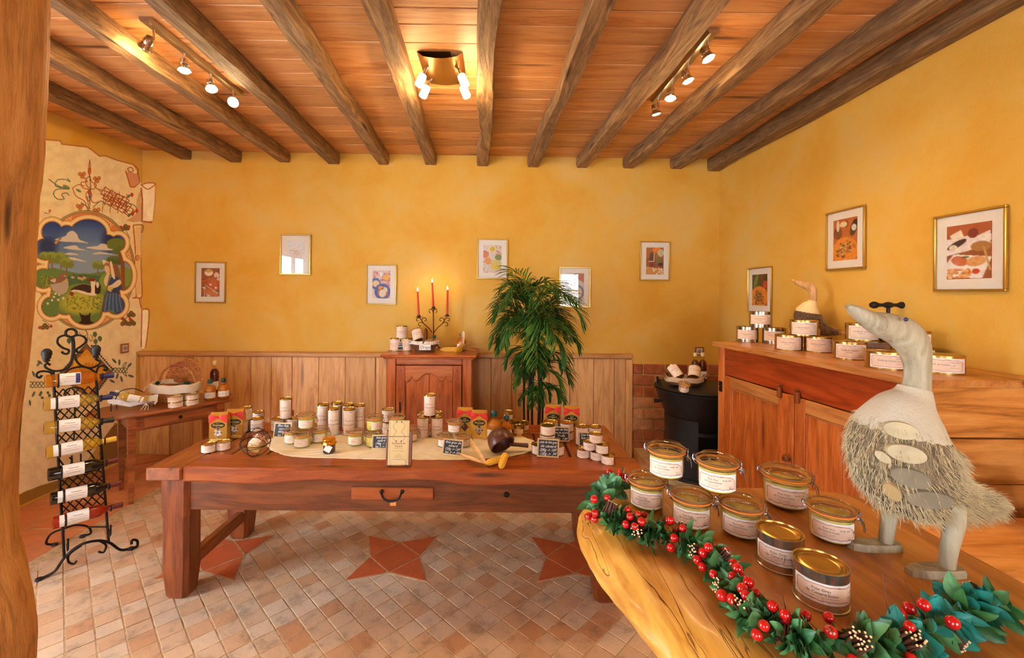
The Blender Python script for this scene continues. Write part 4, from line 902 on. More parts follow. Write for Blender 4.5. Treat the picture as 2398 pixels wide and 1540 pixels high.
hw = dw2 / 2 - .08
sc_pts = [(-hw, zt)] + [(-hw, zt - .13)] + [(p.x, p.y) for p in spl([(-hw, zt - .13), (-hw * .9, zt - .145), (-hw * .78, zt - .115), (-hw * .72, zt - .09), (-hw * .62, zt - .125), (-hw * .45, zt - .13), (-hw * .3, zt - .09), (-hw * .12, zt - .07), (0, zt - .066), (hw * .12, zt - .07), (hw * .3, zt - .09), (hw * .45, zt - .13), (hw * .62, zt - .125), (hw * .72, zt - .09), (hw * .78, zt - .115), (hw * .9, zt - .145), (hw, zt - .13)], 4)] + [(hw, zt)]
Mv = Matrix.Rotation(PI / 2, 4, 'X')
bq = MB(); bq.loft([[(x, yy, z) for x, z in sc_pts[1:-1]] for yy in (-.015, .011)], close=False, cap=False); bq.loft([[(x, -.015, zt) for x, z in sc_pts[1:-1]], [(x, -.015, z) for x, z in sc_pts[1:-1]]], close=False, cap=False); bq.loft([[(-hw, .011, zt), (hw, .011, zt)], [(-hw, -.015, zt), (hw, -.015, zt)]], close=False, cap=False); bq.build('scalloped_rail', m_cabx, door, angle=20)
MB().tube([(x, -.006, y - .006) for x, y in sc_pts[2:-1]], .006, 6).build('scallop_bead', m_cabx, door)
for s, w in ((-1, hw * 1.02), (1, hw * .98)): MB().box((s * hw / 2, .006, (zb + zt) / 2 - .0), (w - .003, .012, zt - zb - .012), .003).build('door_panel', m_cab, door)
MB().box((-dw2 / 2 + .035, -.018, .55), (.012, .006, .24), .002).build('keyhole_plate', m_iron, door)
for s in (-1, 1):
    for zq in (zt - .045,): MB().sphere((s * (dw2 / 2 - .04), -.016, zq), .006, 8, 5).build('dowel', m_tabz, door)
# ---- long sideboard along the right wall
SZ = 1.31; A2, B2 = Vector((1.64, 3.19)), Vector((1.765, 1.805)); ds = (B2 - A2).normalized(); SL = (B2 - A2).length; sang = math.atan2(ds.y, ds.x)
m_sb = wood('sideboard_pine', C(150, 64, 22), C(198, 106, 44), C(220, 138, 70), 'z', 1.0, .4, .35, True, .06, .15, .08)
m_sbx = wood('sideboard_red_rail', C(116, 36, 10), C(160, 60, 20), C(182, 80, 32), 'x', .9, .35, .35, True, .06, .25, .08)
m_sbt = wood('sideboard_top_wood', C(150, 88, 40), C(190, 122, 62), C(210, 146, 84), 'x', .9, .4, .4, True, .06, .2, .08)
m_sbe = wood('sideboard_end_board', C(130, 74, 30), C(188, 120, 54), C(214, 150, 82), 'x', .7, .4, .45, True, .08, .15, .12)
sbd = thing('sideboard', 'long high wooden sideboard with two doors along the right wall', 'sideboard', (A2.x, A2.y, 0), sang)
# local x runs along the front towards the camera, local y points into the wall
inv = (Matrix.Translation((A2.x, A2.y, 0)) @ Matrix.Rotation(sang, 4, 'Z')).inverted()
def loc2(x, y): v = inv @ Vector((x, y, 0)); return (v.x, v.y)
foot = [loc2(A2.x, A2.y), loc2(B2.x, B2.y), loc2(XR - .012, B2.y), loc2(XR - .012, A2.y)]
def up(pts): return pts if sum((pts[i][0] * pts[(i + 1) % len(pts)][1] - pts[(i + 1) % len(pts)][0] * pts[i][1]) for i in range(len(pts))) > 0 else pts[::-1]
top = up([loc2(A2.x - .03, A2.y + .03), loc2(B2.x - .03, B2.y - .03), loc2(XR - .006, B2.y - .03), loc2(XR - .006, A2.y + .03)])
tt = [(p.x, p.y) for p in spl(top, 1, True)]
b = MB(); b.loft([[(x, y, SZ - .03) for x, y in top], [(x, y, SZ - .004) for x, y in top], [(sum(q[0] for q in top) / 4 + (x - sum(q[0] for q in top) / 4) * .995, sum(q[1] for q in top) / 4 + (y - sum(q[1] for q in top) / 4) * .992, SZ) for x, y in top]])
b.build('worktop', m_sbt, sbd)
q = up([loc2(A2.x + .035, A2.y - .005), loc2(B2.x + .04, B2.y + .04), loc2(XR - .014, B2.y + .04), loc2(XR - .014, A2.y - .005)])
MB().prism(q, .06, SZ - .03).build('carcass', m_sb, sbd, angle=0)
def fb(n, x0, x1, z0, z1, y=.0, t=.03, m=m_sb, parent=sbd, bev=.004): return MB().box(((x0 + x1) / 2, y + t / 2, (z0 + z1) / 2), (x1 - x0, t, z1 - z0), bev).build(n, m, parent)
zr = 1.085
sgn = 1 if loc2(XR, 2.5)[1] > 0 else -1
fb('corner_post', 0, .07, .0, SZ - .031); fb('corner_post', SL - .07, SL, .0, SZ - .031)
fb('top_rail', .072, SL - .072, zr, SZ - .031, .004, .028, m_sbx)
fb('centre_post', SL / 2 - .022, SL / 2 + .022, .08, zr - .002, -.004)
fb('plinth', .072, SL - .072, .0, .1, .006, .026, m_sbx)
def sdoor(x0, x1, latch):
    st = .075; d0 = fb('door', x0, x0 + st, .11, zr - .006, .0, .024)
    fb('stile', x1 - st, x1, .11, zr - .006, .0, .024, m_sb, d0); fb('rail', x0 + st, x1 - st, zr - .006 - st, zr - .006, .0, .024, m_sbt, d0); fb('rail', x0 + st, x1 - st, .11, .11 + st, .0, .024, m_sbt, d0)
    w = x1 - x0 - 2 * st
    for k in range(2): fb('panel_board', x0 + st + k * w / 2, x0 + st + (k + 1) * w / 2 - .002, .11 + st, zr - .006 - st, .012, .012, m_sb, d0, .003)
    for xx in (x0 + st, x1 - st - .01): fb('panel_moulding', xx, xx + .01, .11 + st, zr - .006 - st, .005, .012, m_sb, d0, .003)
    fb('panel_moulding', x0 + st, x1 - st, zr - .016 - st, zr - .006 - st, .005, .012, m_sbt, d0, .003)
    lt = fb('turn_latch', latch - .012, latch + .012, zr - .035, zr + .03, -.024, .024, m_tabz, d0, .006)
    fb('latch_pin', latch - .006, latch + .006, zr + .03, zr + .045, -.026, .028, m_tabz, lt, .004)
    return d0
sdoor(.075, SL / 2 - .024, SL / 2 - .075); sdoor(SL / 2 + .024, SL - .075, SL / 2 + .06)
MB().lathe([(0, 0), (.008, 0), (.009, .012), (.02, .02), (.021, .032), (.012, .042), (0, .044)], 14).xf(Matrix.Translation((SL / 2 - .0, -.004, .72)) @ Matrix.Rotation(PI / 2, 4, 'X')).build('door_knob', m_tabz, sbd)
lp = fb('lock_plate', .016, .052, .955, 1.03, -.004, .005, m_iron, sbd, .001); MB().sphere((.03, -.006, .992), .004, 6, 4).build('lock_pin', m_gold, lp)
# end panel: horizontal boards facing the room
e0 = inv @ Vector((B2.x + .035, B2.y, 0)); zs = [SZ - .032, 1.062, .872, .7, .53, .36, .19, .02]
for k in range(len(zs) - 1):
    xm = (B2.x + .03 + XR - .014) / 2; o = MB().box((0, 0, 0), (XR - .014 - B2.x - .03, .03, zs[k] - zs[k + 1] - .006), .004).build('end_board', m_sbe, sbd)
    v = inv @ Vector((xm, B2.y + .02 - (.006 if k == 1 else 0), (zs[k] + zs[k + 1]) / 2)); o.location = v; o.rotation_euler = (0, 0, -sang)
# ---- low plank bench with a wooden clamp in front of the sideboard end
bz = .80; bn = thing('plank_bench', 'low thick plank bench at the right edge behind the goose', 'bench', (1.95, 1.52, 0))
R8 = random.Random(2); pts = [(-.5, -.15)] + [(x, -.16 + .012 * math.sin(x * 20)) for x in np.linspace(-.45, .3, 14)] + [(.335, -.15), (.335, .16), (-.5, .16)]
b = MB(); b.loft([[(x, y + (.012 if y < -.1 else 0), bz - .085) for x, y in pts], [(x, y, bz - .03) for x, y in pts], [(x, y + (.008 if y < -.1 else 0), bz - .006) for x, y in pts], [(x, y + (.02 if y < -.1 else 0), bz) for x, y in pts]]); b.build('seat_plank', m_sbe, bn)
for x in (-.4, .24): MB().box((x, 0, (bz - .085) / 2), (.06, .26, bz - .087), .006).build('leg_board', m_sbe, bn)
MB().box((-.08, .02, .4), (.58, .04, .12), .005).build('stretcher', m_sbe, bn)
ck = thing('wooden_clamp', 'pair of slotted wooden clamp jaws on the plank bench by the goose tail', 'clamp', (2.06, 1.56, bz + .001), .25)
for k in range(2):
    o2 = [(.045 * math.cos(a) * 1.0, .13 + .045 * math.sin(a)) for a in np.linspace(0, PI, 9)] + [(-.045, .0), (.045, .0)]
    MB().prism(o2, -.018, .018, Matrix.Translation((-.05 + k * .1, k * .06, 0)) @ Matrix.Rotation(PI / 2, 4, 'X') @ Matrix.Rotation(-.25, 4, 'Y')).build('jaw', m_tabz, ck)
MB().tube([(-.09, .03, .06), (.12, .03, .06)], .012, 8).build('spindle', m_tabz, ck)
# ---- live-edge counter in the foreground
CZ = 1.116
ctr = thing('slab_counter', 'live-edge oak slab counter in the right foreground', 'counter', (.62, .5, 0))
ol = [(.215, 1.10), (.238, 1.155), (.31, 1.195), (.45, 1.215), (.6, 1.22), (.8, 1.215), (.93, 1.195), (.985, 1.14), (.995, 1.0), (1.0, .8), (1.012, .55), (1.012, .3), (1.0, 0), (.96, -.22), (.8, -.3), (.6, -.3), (.45, -.2), (.42, .05), (.37, .3), (.315, .5), (.282, .66), (.25, .76), (.222, .86), (.203, .95), (.2, 1.03)]
ol = [(p.x, p.y) for p in spl(ol, 4, True)]; cxs, cys = .62, .5
def inset(dl, dr):
    res = []; n = len(ol)
    for i in range(n):
        a, b2 = Vector(ol[i - 5]), Vector(ol[(i + 5) % n]); tn = (b2 - a).normalized(); nr = Vector((tn.y, -tn.x))
        p = Vector(ol[i]); c = Vector((cxs, cys)) - p
        if nr.dot(c) < 0: nr = -nr
        w = max(0, min(1, (.5 - p.x) / .2)); r = dl * w + dr * (1 - w); res.append(p + nr * r * (1 + .18 * math.sin(i * .9) + .1 * math.sin(i * 2.3)))
    return res
rings = []
for z, dl, dr in ((-.095, .07, .02), (-.085, .035, .008), (-.06, .008, .001), (-.04, 0, 0), (-.022, .012, .001), (-.008, .04, .002), (-.002, .06, .004), (0, .075, .008)):
    rings.append([(p.x - cxs, p.y - cys, CZ + z) for p in inset(dl, dr)])
m_slab, nt, b_ = _new('slab_oak'); Lk = nt.links.new
v = coords(nt, (7, .8, 7), False)
n1 = N(nt, 'ShaderNodeTexNoise'); n1.inputs['Scale'].default_value = 1.5; n1.inputs['Detail'].default_value = 7; n1.inputs['Distortion'].default_value = 1.1; Lk(v, n1.inputs['Vector'])
n2 = N(nt, 'ShaderNodeTexNoise'); n2.inputs['Scale'].default_value = 12; n2.inputs['Detail'].default_value = 5; Lk(v, n2.inputs['Vector'])
mm = N(nt, 'ShaderNodeMath', operation='MULTIPLY'); mm.inputs[1].default_value = 5; Lk(n1.outputs['Fac'], mm.inputs[0]); pp = N(nt, 'ShaderNodeMath', operation='PINGPONG'); pp.inputs[1].default_value = 1; Lk(mm.outputs[0], pp.inputs[0])
mx = N(nt, 'ShaderNodeMix'); mx.inputs[0].default_value = .5; Lk(pp.outputs[0], mx.inputs[2]); Lk(n2.outputs['Fac'], mx.inputs[3])
r1 = ramp(nt, [(.2, C(150, 88, 34)), (.5, C(182, 114, 48)), (.8, C(200, 136, 66))]); Lk(mx.outputs[0], r1.inputs[0])
r2 = ramp(nt, [(.2, C(184, 120, 40)), (.45, C(222, 164, 66)), (.8, C(238, 190, 96))]); Lk(mx.outputs[0], r2.inputs[0])
# sapwood band along the live edge (part of the timber itself)
at = N(nt, 'ShaderNodeAttribute'); at.attribute_name = 'sapwood'
mc = N(nt, 'ShaderNodeMix', data_type='RGBA'); Lk(at.outputs['Fac'], mc.inputs[0]); Lk(r1.outputs[0], mc.inputs[6]); Lk(r2.outputs[0], mc.inputs[7])
# long drying cracks
v3 = coords(nt, (11, .9, 11), False); n3 = N(nt, 'ShaderNodeTexNoise'); n3.inputs['Scale'].default_value = 1.3; n3.inputs['Detail'].default_value = 3; n3.inputs['Distortion'].default_value = .6; Lk(v3, n3.inputs['Vector'])
cr = ramp(nt, [(.492, (1, 1, 1, 1)), (.5, (0, 0, 0, 1)), (.508, (1, 1, 1, 1))]); Lk(n3.outputs['Fac'], cr.inputs[0])
iv = N(nt, 'ShaderNodeMath', operation='SUBTRACT'); iv.inputs[0].default_value = 1; Lk(cr.outputs[0], iv.inputs[1])
cm = N(nt, 'ShaderNodeMath', operation='MULTIPLY'); Lk(at.outputs['Fac'], cm.inputs[0]); Lk(iv.outputs[0], cm.inputs[1])
md = N(nt, 'ShaderNodeMix', data_type='RGBA'); md.inputs[7].default_value = C(110, 58, 18); Lk(cm.outputs[0], md.inputs[0]); Lk(mc.outputs[2], md.inputs[6]); Lk(md.outputs[2], b_.inputs['Base Color'])
bp = N(nt, 'ShaderNodeBump'); bp.inputs['Strength'].default_value = .5; bp.inputs['Distance'].default_value = .008; bp.invert = True; Lk(cm.outputs[0], bp.inputs['Height']); Lk(bp.outputs[0], b_.inputs['Normal'])
b_.inputs['Roughness'].default_value = .38; b_.inputs['Coat Weight'].default_value = .12; b_.inputs['Coat Roughness'].default_value = .12
# top as a fan of inner rings so the sapwood band can be stored per vertex
inner = [[(p.x - cxs, p.y - cys, CZ) for p in inset(dd, dr)] for dd, dr in ((.095, .03), (.13, .06))]
sl = MB(); sl.loft(rings + inner); so = sl.build('slab', m_slab, ctr, angle=50)
nv = len(ol); sap = []
for k in range(len(rings) + 2):
    for i in range(nv): w = max(0, min(1, (.55 - ol[i][0]) / .2)); sap.append(w * (1 if k < len(rings) else (.75 if k == len(rings) else 0)))
at_ = so.data.attributes.new('sapwood', 'FLOAT', 'POINT'); at_.data.foreach_set('value', sap)
for lx, ly in ((.72, .92), (.72, -.05)):
    MB().loft([[(lx - cxs + r * math.cos(a) , ly - cys + r * math.sin(a), z) for a in np.linspace(0, 2 * PI, 13)[:-1]] for z, r in ((0, .11), (.3, .09), (.8, .085), (CZ - .088, .1))]).build('trunk_leg', m_tabz, ctr)
# ---- cast iron cauldron stove beside the sideboard
cc = at_y(1640, 905, 3.82); cz0 = cc.z
stv = thing('cauldron_stove', 'black cast iron cauldron with lid in its fire stand', 'cauldron', (cc.x - .02, 3.82, .1)); h0 = cz0 - .1
b = MB().lathe([(0, h0 - .4), (.14, h0 - .38), (.22, h0 - .32), (.262, h0 - .25), (.3, h0 - .17), (.335, h0 - .08), (.35, h0 - .03), (.36, h0 - .025), (.365, h0 - .01), (.34, h0 - .005), (0, h0 - .004)], 40).build('pot', m_dark, stv)
MB().lathe([(.352, h0 - .004), (.36, h0), (.352, h0 + .008), (.3, h0 + .018), (.15, h0 + .026), (0, h0 + .028)], 40).build('lid', m_dark, stv)
MB().tube([(.2, -.1, h0 + .02), (.2, -.1, h0 + .06), (.26, -.02, h0 + .06), (.26, -.02, h0 + .02)], .008, 8).build('lid_handle', m_dark, stv)
for a in (PI, PI * .62):
    c, s = math.cos(a), math.sin(a); MB().tube([(c * .33, s * .33 - .02, h0 + .0), (c * .345, s * .345 - .02, h0 + .06), (c * .345, s * .345 + .03, h0 + .075), (c * .33, s * .33 + .06, h0 + .0)], .009, 8).build('lift_handle', m_dark, stv)
MB().tube([(-.34, -.05, h0 - .11), (-.4, -.06, h0 - .11)], [.012, .02], 8).build('side_lug', m_dark, stv)
st2 = []
for k in range(33):
    a = -PI / 2 + .42 + (2 * PI - .84) * k / 32; st2.append(a)
b = MB(); b.loft([[(.272 * math.cos(a), .272 * math.sin(a), z) for a in st2] for z in (0, .02, h0 - .24)], close=False, cap=False); b.loft([[(.258 * math.cos(a), .258 * math.sin(a), z) for a in st2][::-1] for z in (0, .02, h0 - .24)], close=False, cap=False)
b.build('fire_stand', m_dark, stv); MB().lathe([(.3, 0), (.3, .03), (.26, .03), (.26, 0)], 36).build('base_ring', m_dark, stv)
MB().loft([[(.274 * math.cos(a), .274 * math.sin(a), z) for a in np.linspace(-PI / 2 - .45, -PI / 2 + .45, 9)] for z in (h0 - .36, h0 - .33)], close=False, cap=False).build('fire_door_lip', m_dark, stv)
# ================================================================ TINS, JARS, BOTTLES
m_goldtin = mat('gold_tin', C(198, 160, 88), .27, .95, var=.08, vscale=12); m_steeltin = mat('steel_tin', C(196, 186, 168), .2, .95)
m_paper = mat('label_white', C(238, 234, 224), .7); m_parch = mat('label_parchment', C(236, 208, 182), .7, var=.06, vscale=40); m_redl = mat('label_red_edge', C(176, 70, 58), .7); m_ink = mat('label_ink', C(96, 50, 44), .7)
m_inkd = mat('label_black_ink', C(50, 44, 48), .7)
LM = [m_paper, m_parch, m_redl, m_ink, m_inkd]
def label_mb(R, z0, z1, half, lines, seed=1, parch=True, tilt=0.0):
    """paper label wrapped on a cylinder, printed with a torn parchment and lettering; faces -y"""
    b = MB(); r = random.Random(seed)
    def P(s, z, o): a = -PI / 2 + s / R; return ((R + o) * math.cos(a), (R + o) * math.sin(a), z)
    n = 22; S = half * R
    b.m = 0; b.loft([[P(-S + 2 * S * i / n, z0, .0004) for i in range(n + 1)], [P(-S + 2 * S * i / n, z1, .0004) for i in range(n + 1)]], close=False, cap=False)
    if parch:
        h = z1 - z0; hj = min(h, .05); tp = []; bt = []
        for i in range(n + 1):
            u = i / n; s = -S * .9 + S * 1.76 * u
            tp.append((s, z1 - hj * (.1 + .06 * r.random() + (.05 if i in (0,) else 0) + (.0 if u < .86 else (u - .86) * 1.6))))
            bt.append((s, z0 + hj * (.12 + .06 * r.random() + (.12 if i == 0 else 0))))
        b.m = 1; b.loft([[P(s, z, .0007) for s, z in bt], [P(s, z, .0007) for s, z in tp]], close=False, cap=False)
        w = max(.0005, hj * .018); b.m = 2
        for e, sg in ((tp, 1), (bt, -1)):
            b.loft([[P(s, z - w, .0009) for s, z in e], [P(s, z + w * .6, .0009) for s, z in e]], close=False, cap=False)
        for e in (0, n):
            b.add([P(tp[e][0] - w, bt[e][1], .0009), P(tp[e][0] + w, bt[e][1], .0009), P(tp[e][0] + w, tp[e][1], .0009), P(tp[e][0] - w, tp[e][1], .0009)], [(0, 1, 2, 3)])
        s, z = tp[int(n * .55)]; b.add([P(s, z, .001), P(s + S * .22, z - h * .05, .001), P(s + S * .1, z + h * .02, .001)], [(0, 1, 2)])
        s, z = tp[-1]; b.add([P(s - S * .2, z + h * .08, .001), P(s + S * .1, z - h * .25, .001), P(s - S * .04, z - h * .1, .001)], [(0, 1, 2)])
    for ln in lines:
        tx, size, u, v = ln[:4]; b.m = ln[4] if len(ln) > 4 else 3
        vs, fs = text2d(tx, size * (z1 - z0)); cs, cz2 = u * S, z0 + (z1 - z0) * v
        b.add([P(cs + x, cz2 + y, .0012) for x, y in vs], fs)
    return b
def lines_two(a, c2, sz=.15): return [(a, sz, -.05, .6), (c2, sz * .9, -.05, .43)]
def tin_proto(name, r, h, mt, lab, lidmat=None, n=28):
    p = Proto(name, 'tin'); lm = lidmat or m_goldtin
    b = MB().lathe([(0, .002), (r - .003, .002), (r - .002, 0), (r + .0014, 0), (r + .0014, .0035), (r, .0045), (r, h - .0045), (r + .0014, h - .0035), (r + .0014, h), (r - .0008, h)], n)
    i = p.part('body', b.mesh('tin_body', mt))
    p.part('lid', MB().lathe([(r - .0006, h - .0002), (r - .0014, h - .004), (r * .9, h - .0042), (r * .85, h - .0026), (r * .79, h - .0042), (r * .7, h - .0032), (r * .64, h - .0042), (r * .45, h - .0036), (0, h - .0036)], n).mesh('tin_lid', lm))
    if lab: p.part('label', lab.mesh('tin_label', LM, 0))
    p.r, p.h = r, h; return p
def base_at(xc, yb, z, r):
    p = at_z(xc, yb, z); k = (p.y + r) / p.y; return Vector((p.x * k, p.y + r, z))
def L_(r, h, a, c2, half=1.25, z0=.12, z1=.93, sz=.15, seed=1): return label_mb(r, h * z0, h * z1, half, lines_two(a, c2, sz), seed)
K_slim = tin_proto('tall_tin', .0368, .17, m_goldtin, L_(.0368, .17, 'Foie Gras', 'de Canard Entier', sz=.085, z0=.03))
K_med = tin_proto('preserve_tin', .0375, .132, m_goldtin, L_(.0375, .132, 'Foie Gras', 'de Canard Entier', sz=.1, z0=.03))
K_can = tin_proto('preserve_tin', .041, .078, m_goldtin, L_(.041, .078, 'Bloc de Foie Gras', 'de Canard', sz=.15, z0=.06))
K_flat = tin_proto('flat_tin', .0368, .046, m_goldtin, L_(.0368, .046, 'Pate de Foie Gras', 'de Canard', sz=.16, z0=.08))
K_wide = tin_proto('flat_tin', .0445, .052, m_goldtin, L_(.0445, .052, 'Pate de Foie Gras', 'de Canard', sz=.15, z0=.08))
K_gold = tin_proto('gold_tin', .0345, .066, m_goldtin, label_mb(.0345, .02, .048, .95, lines_two('Rillettes', 'de Canard', .2), 3))
K_neck = tin_proto('tall_tin', .0375, .112, m_goldtin, L_(.0375, .112, 'Cou Farci', 'au Foie Gras', sz=.11, z0=.03))
K_bean = tin_proto('preserve_tin', .052, .118, m_goldtin, L_(.052, .118, 'Haricots Couennes', 'Cuisines', sz=.11, z0=.05))
K_pair = tin_proto('flat_tin', .054, .044, m_goldtin, L_(.054, .044, 'Pate de Campagne', 'au Canard', sz=.18, z0=.1))
K_conf = tin_proto('steel_tin', .073, .112, m_steeltin, label_mb(.073, .024, .09, .95, [('Confit de Canard', .14, -.1, .58), ('(2 cuisses)', .09, -.1, .44), ('Poids net', .06, .5, .3)], 5), m_steeltin)
K_conf2 = tin_proto('gold_tin', .0745, .094, m_goldtin, label_mb(.0745, .008, .082, 1.0, [('Confit de Canard', .14, -.15, .58), ('(2 cuisses)', .09, -.15, .44), ('Poids net', .06, .5, .25)], 6))
K_conf3 = tin_proto('gold_tin', .079, .08, m_goldtin, label_mb(.079, .008, .07, 1.02, [('Confit de Canard', .15, -.2, .56), ('(3 ailes)', .09, .35, .52), ('14 AVR. 2005', .1, .4, .72, 4), ('Poids net 600 g', .08, .42, .34)], 7))
K_front = tin_proto('steel_tin', .0402, .067, m_steeltin, label_mb(.0402, .016, .05, 1.5, [('Foie Gras', .2, -.28, .68), ('de Canard Entier', .2, -.25, .48), ('Conserve - Duck liver in its own preserve', .075, -.22, .33), ('15 MAI 2005', .12, .62, .6, 4), ('Poids net 200 g', .12, .62, .36)], 8), m_goldtin, 40)
# ---- clip-top glass jars
m_jarg = glass('jar_glass', (.97, .99, .96), .05); m_rub = mat('orange_rubber', C(236, 132, 50), .5); m_wire = mat('jar_wire', C(176, 176, 190), .25, 1.0)
m_fat = mat('duck_fat', C(222, 196, 92), .45, var=.22, vscale=60, spec=.4); m_fat2 = mat('foie_gras_filling', C(206, 160, 92), .5, var=.2, vscale=70)
def jar_proto(name, S, lab, fat, n=36):
    p = Proto(name, 'jar'); q = lambda L: [(a * S, b2 * S) for a, b2 in L]
    p.part('jar_body', MB().lathe(q([(0, .001), (.03, .0), (.036, .002), (.0395, .007), (.0408, .014), (.0412, .05), (.0415, .054), (.0432, .056), (.0432, .06), (.0405, .062), (.039, .062)]), n).mesh('jar_body', m_jarg))
    p.part('filling', MB().lathe(q([(0, .0035), (.029, .003), (.0355, .005), (.0385, .011), (.0392, .05), (.0385, .0525), (.03, .0535), (0, .0535)]), n).mesh('filling', fat))
    p.part('rubber_ring', MB().lathe(q([(.038, .0615), (.0448, .0615), (.0455, .063), (.0448, .0645), (.038, .0645)]), n).mesh('rubber_ring', m_rub))
    p.part('glass_lid', MB().lathe(q([(.037, .0645), (.0455, .0648), (.0465, .0665), (.0455, .0685), (.042, .0705), (.0375, .0775), (.0355, .0795), (.031, .08), (.029, .0785), (.0, .0785)]), n).mesh('glass_lid', m_jarg))
    b = MB(); ring = lambda R, z: [(R * S * math.cos(a), R * S * math.sin(a), z * S) for a in np.linspace(0, 2 * PI, 33)[:-1]]
    b.tube(ring(.0425, .0555), .0011 * S, 6, True); b.tube(ring(.0455, .0705), .0012 * S, 6, True)
    p.part('wire_ring', b.mesh('wire_ring', m_wire))
    def T(pts): return [(x * S, y * S, z * S) for x, y, z in pts]
    b = MB()
    for s in (-1, 1):
        b.tube(T([(.045, .006 * s, .0705), (.0505, .0065 * s, .0715), (.0495, .0065 * s, .058), (.047, .006 * s, .048), (.0505, .006 * s, .0445), (.0525, .006 * s, .05), (.049, .006 * s, .056), (.0432, .008 * s, .0555)]), .0011 * S, 6)
    b.tube(T([(.049, .0075, .0565), (.0555, .0085, .05), (.058, .008, .034), (.0575, .003, .0285), (.0575, -.003, .0285), (.058, -.008, .034), (.0555, -.0085, .05), (.049, -.0075, .0565)]), .0011 * S, 6)
    p.part('clasp', b.mesh('clasp', m_wire))
    b = MB(); b.tube(T([(-.043, .009, .0555), (-.048, .009, .058), (-.052, .008, .066), (-.0515, .006, .0735), (-.045, .004, .0705)]), .0011 * S, 6); b.tube(T([(-.043, -.009, .0555), (-.048, -.009, .058), (-.052, -.008, .066), (-.0515, -.006, .0735), (-.045, -.004, .0705)]), .0011 * S, 6); b.tube(T([(-.0518, .0075, .068), (-.0518, -.0075, .068)]), .0011 * S, 6)
    p.part('hinge', b.mesh('hinge', m_wire))
    if lab: p.part('label', lab.mesh('jar_label', LM, 0))
    p.r, p.h = .0465 * S, .08 * S; return p
def jlab(S, w, half=1.12, seed=2): return label_mb(.0413 * S, .010 * S, .049 * S, half, [('Foie Gras', .135, -.2, .66), ('de Canard Entier', .135, -.2, .5), ('Conserve - a conserver', .06, -.2, .36), ('au frais entre 0 et 4 C', .06, -.2, .28), ('28 SEP. 2006', .1, .42, .66, 4), ('Poids net', .07, .62, .32), (w, .13, .62, .2, 4)], seed)
J_front = jar_proto('foie_gras_jar', 1.0, jlab(1.0, '190 g'), m_fat, 44); J_big = jar_proto('foie_gras_jar', 1.2, jlab(1.2, '320 g', 1.15, 4), m_fat, 44)
def jl2(S): return label_mb(.0413 * S, .012 * S, .046 * S, .95, [('Foie Gras', .14, -.1, .58), ('de Canard Entier', .14, -.1, .42)], 9)
J_tab = jar_proto('preserve_jar', 1.14, jl2(1.14), m_fat, 28); J_small = jar_proto('preserve_jar', .98, jl2(.98), m_fat2, 28)
# ---- bottles
m_amb = liquid('amber_liqueur', C(226, 140, 24), .45); m_red = liquid('red_liqueur', C(96, 24, 14), .3); m_cl = glass('bottle_glass', (.98, .98, .95), .02); m_wax = mat('green_wax', C(14, 66, 58), .3)
def bottle_proto(name, prof, liq, m_liq, cap, m_cap, lab):
    p = Proto(name, 'bottle'); p.part('glass', MB().lathe(prof, 26).mesh('bottle_glass', m_cl)); p.part('liquid', MB().lathe(liq, 24).mesh('liquid', m_liq)); p.part('cap', MB().lathe(cap, 18).mesh('cap', m_cap))
    if lab: p.part('label', lab.mesh('bottle_label', LM, 0))
    p.r = max(a for a, _ in prof); return p
def flask(S, m_liq=None, m_cap=None, lab=True):
    q = lambda L: [(a * S, c2 * S) for a, c2 in L]
    return bottle_proto('liqueur_bottle', q([(0, .001), (.036, 0), (.0415, .004), (.042, .01), (.042, .082), (.037, .1), (.024, .111), (.015, .117), (.0142, .122), (.0142, .148), (0, .149)]), q([(0, .004), (.037, .004), (.0395, .008), (.0395, .08), (.034, .096), (.02, .107), (0, .107)]), m_liq or m_amb,
                        q([(0, .128), (.0165, .128), (.018, .132), (.0185, .15), (.017, .157), (.01, .16), (0, .16)]), m_cap or m_wax, label_mb(.042 * S, .018 * S, .062 * S, 1.1, [('Floc de', .2, 0, .66), ('Gascogne', .2, 0, .42)], 3, False) if lab else None)
def tallb(S, liqm, capm, lab):
    q = lambda L: [(a * S, c2 * S) for a, c2 in L]
    return bottle_proto('liqueur_bottle', q([(0, .002), (.03, 0), (.0345, .004), (.035, .012), (.035, .165), (.031, .185), (.018, .205), (.0135, .215), (.0135, .262), (0, .263)]), q([(0, .005), (.0325, .006), (.0325, .163), (.028, .182), (.012, .202), (0, .202)]), liqm,
                        q([(0, .236), (.0155, .236), (.0165, .24), (.0165, .268), (.015, .27), (0, .27)]), capm, lab)
B_flask = flask(1.0); B_flask_s = flask(.86); B_flask_b = flask(1.12)
m_cream = mat('cream_capsule', C(226, 206, 150), .4)
B_tall = tallb(1.12, m_red, m_cream, label_mb(.035 * 1.12, .03, .11, 1.1, [('Liqueur', .1, 0, .7), ('de Pruneaux', .1, 0, .55)], 4, False))
B_tall_s = tallb(.95, m_red, m_cream, label_mb(.035 * .95, .03, .095, 1.1, [('Creme de', .11, 0, .66), ('Pruneaux', .11, 0, .5)], 4, False))
